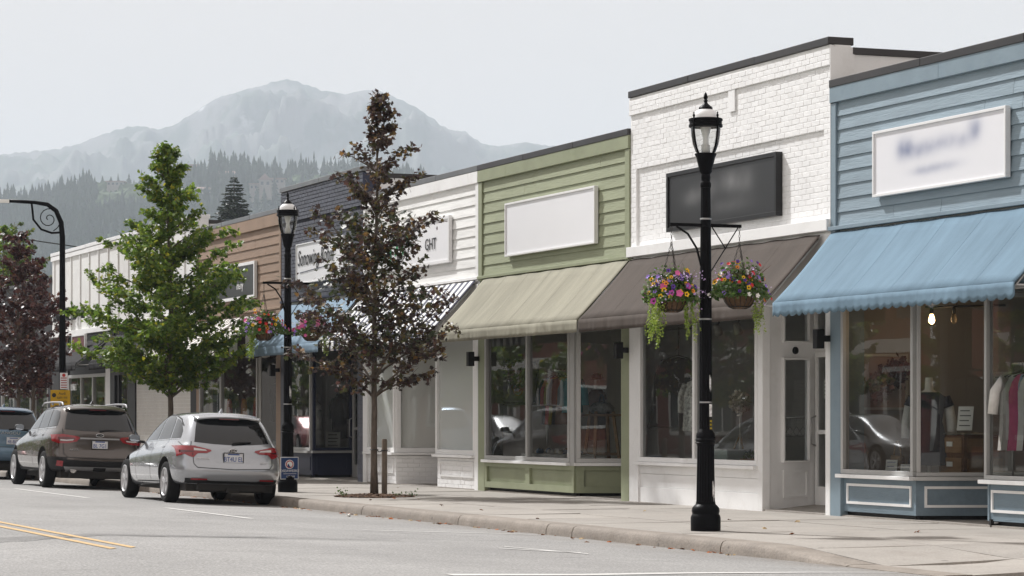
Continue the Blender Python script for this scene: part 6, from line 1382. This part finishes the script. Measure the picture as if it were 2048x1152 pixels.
def mannequin(label, x, y, zb, zt, m_dress, m_arm=None, hat=None, rz=0):
    t = thing('mannequin', (x, y, zb), label, 'mannequin', rz=rz); H_ = zt - zb; n = 16
    # body: plinth pole, hips, waist, chest, shoulders, neck as one surface
    prof = [(.0, .10, .10), (.02, .12, .12), (.03, .02, .02), (.22, .02, .02), (.23, .17, .12), (.40, .18, .13), (.55, .14, .10), (.70, .18, .12), (.80, .19, .10), (.85, .10, .07), (.88, .055, .055), (.95, .05, .05), (1.0, .045, .045)]
    rows = [[(b_ * math.sin(6.2832 * k / n), a * math.cos(6.2832 * k / n), h * H_) for k in range(n)] for h, a, b_ in prof]
    o = MB(); o.grid(rows, closed=True); o.add(rows[-1], [tuple(range(n))]); o.build('bust', SKINW, t, local=True, smooth=True)
    dp = [(.10, .26, .19), (.20, .25, .18), (.40, .215, .155), (.55, .165, .12), (.70, .20, .135), (.80, .215, .12), (.85, .12, .085)]
    rows = [[(b_ * math.sin(6.2832 * k / n) * (1 + .06 * math.sin(5 * k)), a * math.cos(6.2832 * k / n), h * H_) for k in range(n)] for h, a, b_ in dp]
    o = MB(); o.grid(rows, closed=True); o.build('dress', m_dress, t, local=True, smooth=True)
    for s_ in (-1, 1):
        o = MB(); o.tube([(0, s_ * .20, .80 * H_), (0, s_ * .245, .70 * H_)], [.065, .075], 10); o.build('short_sleeve', m_dress, t, local=True, smooth=True)
        if m_arm: o = MB(); o.tube([(0, s_ * .245, .72 * H_), (.0, s_ * .28, .55 * H_), (-.02, s_ * .29, .38 * H_)], [.06, .065, .06], 10); o.build('sleeve', m_arm, t, local=True, smooth=True)
    if hat: o = MB(); o.lathe((0, 0, H_ * 1.0), [(.14, 0), (.13, .015), (.09, .02), (.085, .09), (.05, .11), (.01, .112)], 16); o.build('hat', hat, t, local=True, smooth=True)
    return t
def card(label, x, y, z, wd, h, face=(-1, -.5), m=CARD, lean=.15, cat='card', name='price_card', lines=4):
    d = Vector((face[0], face[1], 0)).normalized(); u = Vector((d.y, -d.x, 0)) * -1; t = thing(name, (x, y, z), label, cat)
    M_ = Matrix((u, Vector((0, 0, 1)) - d * lean, d)).transposed(); t.rotation_euler = Matrix((u, (Vector((0, 0, 1)) - d * lean).normalized(), u.cross((Vector((0, 0, 1)) - d * lean).normalized()))).transposed().to_euler()
    o = MB(); o.box(-wd / 2, wd / 2, 0, h, -.006, 0); o.build('sheet', m, t, local=True)
    o = MB()
    for k in range(lines): o.box(-wd * .36, wd * (.36 - .1 * (k % 2)), h * (.18 + .62 * k / max(1, lines - 1)), h * (.22 + .62 * k / max(1, lines - 1)), .001, .003)
    o.build('print', PLATE_BLUE if lines == 3 else INK, t, local=True); return t
# -- blue shop
mannequin('mannequin in navy dress with white sleeves in the blue shop window', 17.2, 29.6, .68, 1.90, CLOTH['navy'], CLOTH['white'], rz=1.2)
def crate(label, x0, x1, y0, y1, z0, z1):
    t = thing('wooden_cabinet', ((x0 + x1) / 2, (y0 + y1) / 2, z0), label, 'cabinet'); o = MB(); o.box(x0, x1, y0, y1, z0, z1); o.build('carcass', WOOD_DARK, t, bevel=.01)
    for k in range(2):
        o = MB(); o.box(x0 - .018, x0 - .002, y0 + .03, y1 - .03, z0 + .03 + k * (z1 - z0) / 2, z0 + (k + 1) * (z1 - z0) / 2 - .03); d = o.build('drawer', WOOD, t, bevel=.006)
        o = MB(); o.box(x0 - .026, x0 - .019, (y0 + y1) / 2 - .07, (y0 + y1) / 2 + .07, z0 + .11 + k * (z1 - z0) / 2, z0 + .17 + k * (z1 - z0) / 2); q = o.build('label_holder', CARD, t); q.parent = d
        o = MB(); o.box(x0 + .05, x1 - .05, y0 - .016, y0 - .002, z0 + .04 + k * (z1 - z0) / 2, z0 + (k + 1) * (z1 - z0) / 2 - .04); o.build('side_panel', WOOD, t)
    return t
crate('brown wooden cabinet with two drawers in the blue shop window', 17.35, 17.95, 29.02, 29.62, .68, 1.18)
o = thing('cabinet_cloth', (17.65, 29.3, 1.18), 'crumpled grey cloth and small goods on the wooden cabinet', 'cloth'); q = MB()
rr = [[(17.31 + .68 * i / 10, 28.99 + .66 * j / 10, 1.19 + .05 * abs(noise.noise(Vector((i * .6, j * .6, 3))))) for j in range(11)] for i in range(11)]; q.grid(rr); q.build('sheet', CLOTH['grey'], o, smooth=True)
card('white printed card leaning on the wooden cabinet in the blue shop', 17.42, 29.12, 1.24, .22, .30); card('white price card at the sill of the blue shop window', 16.80, 29.86, .70, .17, .17, lines=3); card('second white price card right of its twin at the blue shop sill', 16.80, 29.48, .70, .17, .12, lines=3)
card('faint paper notice on the back wall of the blue shop', 18.9, 30.6, 1.6, .4, .4, (-1, -.3), mat('grey_paper', (.4, .4, .4), .8), 0, 'notice', 'wall_notice')
hb = thing('handbag', (16.95, 29.95, .70), 'brown woven handbag with round handle on the blue shop sill', 'handbag'); WICK = mat('wicker', (.22, .13, .05), .8, var=.5, scale=40, bump=1, bscale=80)
o = MB(); rr = []
for i in range(6):
    q_ = i / 5; rr.append([(16.95 + .055 * math.copysign(abs(math.sin(6.2832 * k / 16)) ** .7, math.sin(6.2832 * k / 16)) * (1.15 - .2 * q_), 29.95 + (.145 - .02 * q_) * math.copysign(abs(math.cos(6.2832 * k / 16)) ** .7, math.cos(6.2832 * k / 16)), .70 + .22 * q_) for k in range(16)])
o.grid(rr, closed=True); o.add(rr[-1], [tuple(range(16))]); o.build('body', WICK, hb, smooth=True); o = MB(); o.tube([(16.95, 29.95 + .085 * math.cos(k * .314), .91 + .19 * math.sin(k * .314)) for k in range(11)], .012, 8); o.build('handle', WICK, hb, smooth=True)
def wall_picture(label, x0, x1, y, z0, z1, face, frame, fw=.03, th=.04):
    t = thing('framed_picture', ((x0 + x1) / 2, y, z0), label, 'picture'); sg = Seg((x0, y), (x1, y)); o = MB(); sg.box(o, fw, sg.L - fw, 0, th * .5, z0 + fw, z1 - fw); o.build('panel', face, t)
    o = MB(); sg.ring(o, 0, sg.L, z0, z1, fw, 0, th); o.build('frame', frame, t); return t
wall_picture('pale framed picture with dried flowers on the blue shop side wall', 16.87, 17.58, 30.83, 1.5, 2.22, mat('pinkish_panel', (.34, .25, .22), .7, var=.15), ALU)
def bunch(label, x, y, z, r_, cols, name='dried_flowers', n=260, size=.09):
    t = thing(name, (x, y, z - r_), label, 'dried flowers'); rg = random.Random(int(y * 100)); o = MB()
    leafbits(o, [(x + rg.gauss(0, r_ * .35), y + rg.gauss(0, r_ * .5), z + rg.gauss(0, r_ * .45)) for _ in range(n)], size, rg); o.build('petals', cols, t); return t
bunch('dark red dried flower bunch in the blue shop', 17.35, 30.7, 1.98, .16, leaf_mat('dried_red', [(0, (.05, .008, .008)), (1, (.10, .02, .02))], .1)); bunch('pinkish dried flower bunch in the blue shop', 17.1, 30.7, 1.80, .16, leaf_mat('dried_pink', [(0, (.18, .06, .06)), (1, (.3, .15, .12))], .1))
tk = thing('track_light', (17.6, 29.6, 2.5), 'black track with three warm bulbs inside the blue shop', 'track light')
BULB = nodes_of('warm_bulb'); BULB[2].inputs['Emission Color'].default_value = (1, .62, .28, 1); BULB[2].inputs['Emission Strength'].default_value = 6.0; BULB[2].inputs['Base Color'].default_value = (1, .8, .5, 1); DIMB = mat('clear_bulb', (.35, .27, .18), .1)
o = MB(); o.tube([(17.35, 29.95, 2.80), (18.0, 29.1, 2.80)], .014, 8); o.tube([(17.6, 29.6, 2.80), (17.6, 29.6, 3.2)], .01, 6); o.build('rail', WIRE, tk, smooth=True)
for k, q in enumerate((.08, .36, .80)):
    x, y = 17.35 + .65 * q, 29.95 - .85 * q
    o = MB(); o.lathe((x, y, 2.64), [(.012, .16), (.024, .13), (.026, .07)], 12); o.build('lamp_holder', WIRE, tk, smooth=True)
    if k != 1:
        pl = bpy.data.lights.new('bulb_light', 'POINT'); pl.energy = 1.6; pl.color = (1, .68, .38); pl.shadow_soft_size = .05; po = bpy.data.objects.new('bulb_light', pl); COL.objects.link(po); po.parent = tk; po.location = Vector((x, y, 2.52)) - tk.location
    o = MB(); o.lathe((x, y, 2.58), [(.008, 0), (.034, .02), (.042, .05), (.034, .09), (.02, .13)], 14); o.build('bulb', BULB[0] if k != 1 else DIMB, tk, smooth=True)
for k, (m, y) in enumerate((('white', 26.86), ('grey', 26.78), ('pink', 26.66), ('lightblue', 26.63), ('white', 26.5), ('navy', 26.4))):
    garment('hanging_shirt', m + ' shirt on the rack at the right edge of the blue shop' if k else 'long white shirt at the near end of the blue shop rack', 16.84, y, 1.92, .90, .50, CLOTH[m], 'shirts on the blue shop rack', rz=1.1 - .12 * k, sleeves=k < 1)
rack('steel clothes rack holding shirts in the blue shop right window', 16.86, 27.1, 16.86, 25.9, 2.02)
fr = board('window_poster', 'tall empty frame behind the right window of the blue shop', 26.1, 27.05, .75, 2.25, mat('glassy_panel', (.10, .10, .10), .3), ALU, .03, x=18.6, th=.03, cat='frame')
# -- white brick shop
garment('hanging_trousers', 'black wide garment hanging in the left pane of the white brick shop', 17.0, 36.62, 2.30, 1.05, .62, CLOTH['black'], rz=1.2, dress=True, sleeves=False); garment('hanging_blouse', 'pale dotted blouse hanging beside the black garment', 17.1, 36.30, 1.95, .75, .34, DOTS, rz=.5)
o = MB(); o.tube([(17.0, 36.62, 2.42), (17.0, 36.6, 2.75)], .008, 6); o.tube([(17.0, 37.1, 2.72), (17.1, 35.8, 2.72)], .008, 6); tag(o.build('hanging_rail', WIRE), 'thin black rail above the black garment in the window', 'rail')
fl = thing('paper_flower_ball', (17.1, 34.74, .76), 'cream paper flower ball on a thin stand in the white brick shop', 'ornament'); rg = random.Random(6); o = MB(); pts = []
for k in range(420):
    d = Vector((rg.gauss(0, 1), rg.gauss(0, 1), rg.gauss(0, 1))).normalized() * .125; pts.append((17.1 + d.x, 34.74 + d.y, 1.62 + d.z))
leafbits(o, pts, .06, rg); o.build('flower_head', mat('cream_paper', (.62, .54, .44), .8), fl); o = MB(); o.tube([(17.1, 34.74, .72), (17.1, 34.74, 1.55)], .008, 6); o.lathe((17.1, 34.74, .72), [(.09, 0), (.09, .012), (.01, .016)], 16); o.lathe((17.1, 34.74, 1.42), [(.045, 0), (.045, .02)], 12); o.build('stand', SKINW, fl)
for k, y in enumerate((35.64, 34.98)):
    t = thing('spot_lamp', (17.2, y, 2.62), ('left' if k == 0 else 'right') + ' white spot lamp under the ceiling of the white brick shop', 'spot lamp'); o = MB(); o.lathe((0, 0, 0), [(.02, .16), (.05, .15), (.065, 0), (.05, .005)], 14); q = o.build('shade', SKINW, t, local=True, smooth=True); q.rotation_euler = (.4, -.5, 0); o = MB(); o.tube([(0, 0, .15), (0, 0, .7)], .01, 6); o.build('stem', WIRE, t, local=True)
t = thing('display_box', (17.0, 34.9, .74), 'pale green display box at the sill of the white brick shop', 'box'); o = MB(); o.box(16.85, 17.15, 34.65, 35.3, .745, .93); o.build('box_body', mat('pale_green_box', (.42, .50, .46), .6), t, bevel=.006); o = MB(); o.box(16.84, 17.16, 34.64, 35.31, .932, .945); o.build('lid', CARD, t)
t = thing('planter', (17.1, 34.2, .74), 'wooden tray with small plants by the shop corner', 'planter'); o = MB(); o.box(16.95, 17.25, 34.0, 34.45, .745, .82); o.build('tray', WOOD, t); o = MB(); leafbits(o, [(rg.uniform(16.98, 17.22), rg.uniform(34.03, 34.42), .82 + rg.random() * .1) for _ in range(160)], .05, rg); o.build('plants', FOL, t)
t = thing('easel', (17.4, 35.45, .7), 'small wooden easel low in the white brick shop window', 'easel'); o = MB(); o.tube([(17.3, 35.6, .68), (17.45, 35.45, 1.15)], .014, 6); o.tube([(17.45, 35.25, .68), (17.45, 35.45, 1.15)], .014, 6); o.tube([(17.6, 35.5, .68), (17.45, 35.45, 1.15)], .014, 6); o.build('legs', WOOD, t); o = MB(); o.box(17.3, 17.33, 35.2, 35.6, .85, .87); o.build('ledge', WOOD, t)
rack('steel rack with wire hangers behind the narrow side window', 17.9, 35.1, 18.3, 34.7, 1.40)
for k in range(5): o = MB(); x, y = 17.95 + k * .07, 35.05 - k * .07; o.tube([(x - .02, y + .16, 1.13), (x, y, 1.27), (x + .02, y - .16, 1.13), (x - .02, y + .16, 1.13)], .006, 5); o.tube([(x, y, 1.27), (x, y, 1.37), (x + .02, y, 1.41)], .004, 5); tag(o.build('wire_hanger', STEEL), 'empty wire hanger on the rack behind the narrow side window', 'hanger', 'wire hangers on the small rack')
card('white paper notice taped inside the white brick shop door', 17.53, 32.92, 1.66, .2, .26, (-1, 0), lean=0, cat='notice', name='door_notice'); card('longer paper notice below the first on the shop door', 17.53, 32.88, 1.24, .16, .36, (-1, 0), lean=0, cat='notice', name='door_notice', lines=6)
# -- green shop
wall_picture('black framed picture with green wreath in the green shop window', 16.85, 17.6, 43.72, 1.62, 2.40, mat('picture_panel', (.28, .28, .24), .5), BLACK_TRIM, .05, .05)
bunch('dark green leaf wreath hanging before the framed picture', 17.12, 43.55, 2.18, .22, FOL, 'wreath', 420, .10); o = MB()
for (y, z, r_) in ((43.58, 1.92, .08), (43.50, 1.86, .08)): o.tube([(17.14 + r_ * math.cos(k * .349), y, z + r_ * math.sin(k * .349)) for k in range(19)], .012, 6)
tag(o.build('hoop_ornament', mat('gold_hoop', (.4, .22, .08), .3, metal=.6)), 'two thin gold hoops below the wreath', 'ornament')
for k, (m, y) in enumerate((('navy', 42.1), ('red', 41.95), ('yellow', 41.8), ('black', 41.65), ('brown', 41.5), ('teal', 41.2))): garment('hanging_jacket', m + ' garment on the rail in the green shop window', 17.2, y, 2.08, .80 if k < 5 else .6, .36, CLOTH[m], 'garments on the green shop rail', rz=.6)
rack('rail of dark garments in the green shop', 17.2, 42.3, 17.2, 41.0, 2.16)
t = thing('display_table', (17.0, 41.5, .16), 'table under a white cloth covered in small goods in the green shop', 'table'); o = MB(); o.box(16.75, 17.3, 40.5, 42.4, .16, .80); o.build('cloth', CLOTH['white'], t, bevel=.02)
rg = random.Random(31)
for k in range(26):
    x, y, s2 = rg.uniform(16.8, 17.25), rg.uniform(40.55, 42.3), rg.uniform(.03, .07); o = MB(); o.lathe((x, y,   .802), [(s2 * .6, 0), (s2, s2 * .4), (s2 * .8, s2 * 1.1), (s2 * .3, s2 * 1.5)], 8); tag(o.build('small_jar', rg.choice(GW), smooth=True), 'small jar or ornament crowded on the white clothed table', 'ornament', 'small goods on the white table')
t = thing('step_ladder', (18.3, 39.85, .2), 'wooden trestle stool in the side window of the green shop', 'stool')
for (a, c) in (((-.25, -.25), (-.15, -.12)), ((.25, -.25), (.15, -.12)), ((-.25, .25), (-.15, .12)), ((.25, .25), (.15, .12))): o = MB(); o.tube([(a[0], a[1], .4), (c[0], c[1], 1.48)], .032, 4); o.build('leg', WOOD, t, local=True)
o = MB(); o.box(-.28, .28, -.18, .18, 1.40, 1.44); o.build('top', WOOD, t, local=True); o = MB(); o.box(-.2, .2, -.2, -.17, .75, .80); o.box(-.2, .2, .17, .2, .75, .80); o.build('rung', WOOD, t, local=True); t.location = (17.75, 41.25, .02)
t = thing('patterned_bag', (17.75, 41.25, 1.46), 'black and white patterned bag on the trestle stool', 'bag'); o = MB(); o.lathe((17.75, 41.25, 1.465), [(.14, 0), (.2, .03), (.21, .1), (.15, .17), (.05, .19)], 16); o.build('bag_body', mat('zebra_cloth', (.25, .25, .24), .8, var=.99, scale=12), t, smooth=True); o = MB(); o.tube([(17.75, 41.25 + .1 * math.cos(k * .314), 1.62 + .16 * math.sin(k * .314)) for k in range(11)], .014, 6); o.build('handle', WIRE, t)
mannequin('mannequin bust with black hat behind the trestle stool', 18.2, 42.5, .9, 2.05, CLOTH['brown'], None, CLOTH['black'])
# -- navy, brown, batten, dark shops
mannequin('white dressed figure in the navy shop window', 17.0, 54.85, .7, 1.9, CLOTH['white'], CLOTH['white']); garment('hanging_dress', 'patterned dress at the end of the navy shop rail', 17.9, 55.5, 1.95, 1.0, .4, PRINTED, rz=1.1)
for k in range(5): garment('hanging_coat', 'dark garment on the rail inside the navy shop', 17.6 + .05 * k, 55.2 + .06 * k, 1.85, .9, .42, CLOTH['black' if k % 2 else 'navy'], 'dark garments in the navy shop', rz=-.8)
card('white standing card in the navy shop side window', 17.35, 54.75, .74, .3, .36, (-.6, -1))
for k, (m, y) in enumerate((('red', 62.4), ('orange', 61.13), ('red', 60.1), ('white', 62.6))): garment('hanging_scarf', ('dark red', 'orange', 'bright red', 'white')[k] + ' garment hanging in the brown shop window', 17.2, y, 1.85, 1.05, .28, CLOTH[m], rz=.2, sleeves=False)
for k in range(7):
    o = MB(); y = 58.2 + k * .55; o.lathe((17.1, y, .7), [(.12, 0), (.17, .05), (.13, .14), (.04, .17)], 10); tag(o.build('folded_scarf', CLOTH[('white', 'lightblue', 'grey', 'red', 'white', 'pink', 'grey')[k]], smooth=True), 'rolled cloth on the sill of the brown shop window', 'cloth', 'rolled cloths in the brown shop window')
garment('hanging_coat', 'black coat hanging in the brown shop doorway', 18.0, 61.3, 2.2, .9, .45, CLOTH['black'], rz=-.6)
t = thing('wall_clock', (19.2, 57.2, 2.2), 'round black clock in the brown shop doorway', 'clock'); o = MB(); o.lathe((0, 0, 0), [(.2, 0), (.2, .04), (.17, .045), (.01, .04)], 24); q = o.build('clock_face', SIGN_BLACK, t, local=True); q.rotation_euler = (0, -1.3, .3)
card('white paper notice in the batten building window', 16.7, 76.9, 1.05, .55, .75, (-1, 0), lean=0, cat='notice', name='window_notice'); t = board('red_poster', 'red poster in the right pane of the batten building', 73.2, 74.2, 1.55, 1.95, mat('red_poster', (.35, .02, .03), .6), RED_INK, .02, x=FX + .12, th=.02, cat='poster')
s_ = thing('window_lettering', (FX - .01, 77.0, 2.15), 'white lettering on the batten building window', 'lettering'); letter('RUNNERS', .26, INK_WHITE, s_, (FX - .012, 77.4, 2.18), extrude=.001, width=.7)
for k, (y, z, h) in enumerate(((83.6, 1.4, .8), (86.3, 1.1, .9), (88.9, 1.6, .6), (81.4, 1.5, .5))): card(('wide', 'tall', 'upper', 'small')[k] + ' pale poster in the dark shop windows at the left edge', FX + .1, y, z, .8, h, (-1, 0), lean=0, cat='poster', name='window_poster')

# ------------------------------------------------------------------ gutter litter
LEAFB = [mat('fallen_leaf_' + n, c, .8, var=.2) for n, c in (('orange', (.45, .13, .02)), ('brown', (.18, .08, .03)), ('tan', (.45, .33, .18)))]
rg = random.Random(2); lm_ = []
for m in LEAFB:
    q = MB(); q.add([(p[0], p[1] - .5, p[2] * 3 + .02) for p in LEAF_T], LEAF_F); lm_.append(q.mesh('fallen_leaf', m))
for k in range(120):
    y = rg.uniform(24, 50); x = 12.12 - abs(rg.gauss(0, .12)); s2 = rg.uniform(.03, .08)
    if rg.random() < .15: x, z = rg.uniform(12.5, 16), .138
    else: z = zr(x) + .004
    o = inst('fallen_leaf', rg.choice(lm_), None, (x, y, z), (rg.uniform(-.4, .4), rg.uniform(-.4, .4), rg.uniform(0, 6)), (s2, s2, s2)); tag(o, 'small dry leaf lying along the gutter or sidewalk', 'leaf', 'dry leaves along the gutter')
o = MB(); o.tube([(11.75, 36.3, .03), (11.55, 35.75, .035)], .016, 6); tag(o.build('stick', CARD), 'pale stick lying in the gutter near the bronze tree', 'stick')

# ------------------------------------------------------------------ far side of the street, seen in the shop windows
RBRICK = mat('red_brick', (.20, .065, .045), .8, var=.25, scale=6, bump=.4)
def opp(label, y0, y1, h, m, n, tr=WHITE):
    b = thing('brick_building', (-6.0, (y0 + y1) / 2, .12), label, 'building', 'buildings across the street'); o = MB(); o.box(-12, -6, y0, y1, .1, h); o.build('wall', m, b)
    o = MB(); o.box(-12.1, -5.8, y0 - .1, y1 + .1, h, h + .25); o.build('cornice', tr, b)
    for k in range(n):
        a = y0 + (y1 - y0) * (k + .2) / n; c = y0 + (y1 - y0) * (k + .8) / n; s_ = Seg((-6.0, a), (-6.0, c)); o = MB(); s_.ring(o, 0, s_.L, .8, 2.9, .14, -.05, .06); s_.box(o, s_.L / 2 - .05, s_.L / 2 + .05, -.05, .055, .94, 2.76); w_ = o.build('window', tr, b)
        o = MB(); s_.box(o, .14, s_.L - .14, 0.004, .02, .94, 2.76); p = o.build('pane', HG, b); p.parent = w_
        o = MB(); s_.box(o, -.35, -.12, 0, .12, .12, 3.3); o.build('pilaster', tr, b)
    o = MB(); o.box(-6.0, -5.9, y0, y1, 3.3, 3.7); o.build('band', tr, b); return b
opp('red brick shop row across the street seen in the windows', 44, 74, 5.5, RBRICK, 9); opp('second red brick row further along across the street', 76, 112, 6.2, RBRICK, 11); opp('cream rendered block far along across the street', 114, 150, 6.5, PLASTER, 10); opp('third red brick row far along across the street', 152, 215, 6.0, RBRICK, 14); opp('last grey block across the street', 218, 300, 7.0, PLASTER_DARK, 14)
for k, y in enumerate((47, 55, 63, 71, 79, 87, 95, 103, 112, 122, 134, 146, 158, 172, 186, 202)):
    tree('street_tree', 'leafy green tree across the street seen in the shop windows', -1.6, y + (k % 3), 6.4 + (k % 3) * .6, 2.1, [(2, 1.2), (3, 2.0), (4.2, 2.1), (5.4, 1.4), (6.6, .4)], LM_GREEN if k % 3 else LM_YG, 40 + k, 26, .20, 1.0, r0=.08, group='trees across the street')
gd = dict(KIA); gd.update(paint=P_DARK, group='cars parked across the street', mirror_mat=P_DARK)
for k, (y, p, lab) in enumerate(((59, P_DARK, 'dark grey estate car across the street'), (106, P_RED, 'red estate car across the street'), (84, P_DARK, 'second dark estate car across the street'))):
    q = dict(gd); q['paint'] = p; car('parked_car', lab, (1.1, y, zr(1.1)), math.pi, q)

# block that closes the street behind the camera (it shows in the angled shop windows)
bk = thing('brick_building', (8, -44, .1), 'red brick block closing the street behind the camera', 'building', 'buildings across the street')
o = MB(); o.box(-22, 34, -50, -44, -.3, 7.5); o.build('wall', RBRICK, bk); o = MB(); o.box(-22.2, 34.2, -50, -43.8, 7.5, 7.8); o.build('cornice', WHITE, bk)
for k in range(14):
    a = -21 + k * 3.9; sg = Seg((a + 2.2, -44), (a, -44)); o = MB(); sg.ring(o, 0, sg.L, .9, 3.0, .14, -.05, .06); w_ = o.build('window', WHITE, bk); o = MB(); sg.box(o, .14, sg.L - .14, .004, .02, 1.04, 2.86); p = o.build('pane', HG, bk); p.parent = w_
    o = MB(); sg.box(o, 2.9, 3.15, 0, .15, .1, 7.4); o.build('pilaster', WHITE, bk)
for k, (x, y) in enumerate(((-6, -38), (2.5, -40), (16, -38), (24, -39))): tree('street_tree', 'broad green tree before the brick block behind the camera', x, y, 7.2, 2.1, [(2, 1.4), (3, 2.4), (4.6, 2.6), (6, 1.6), (7.2, .4)], LM_GREEN if k % 2 else LM_YG, 70 + k, 26, .22, 1.0, r0=.09, group='trees behind the camera')
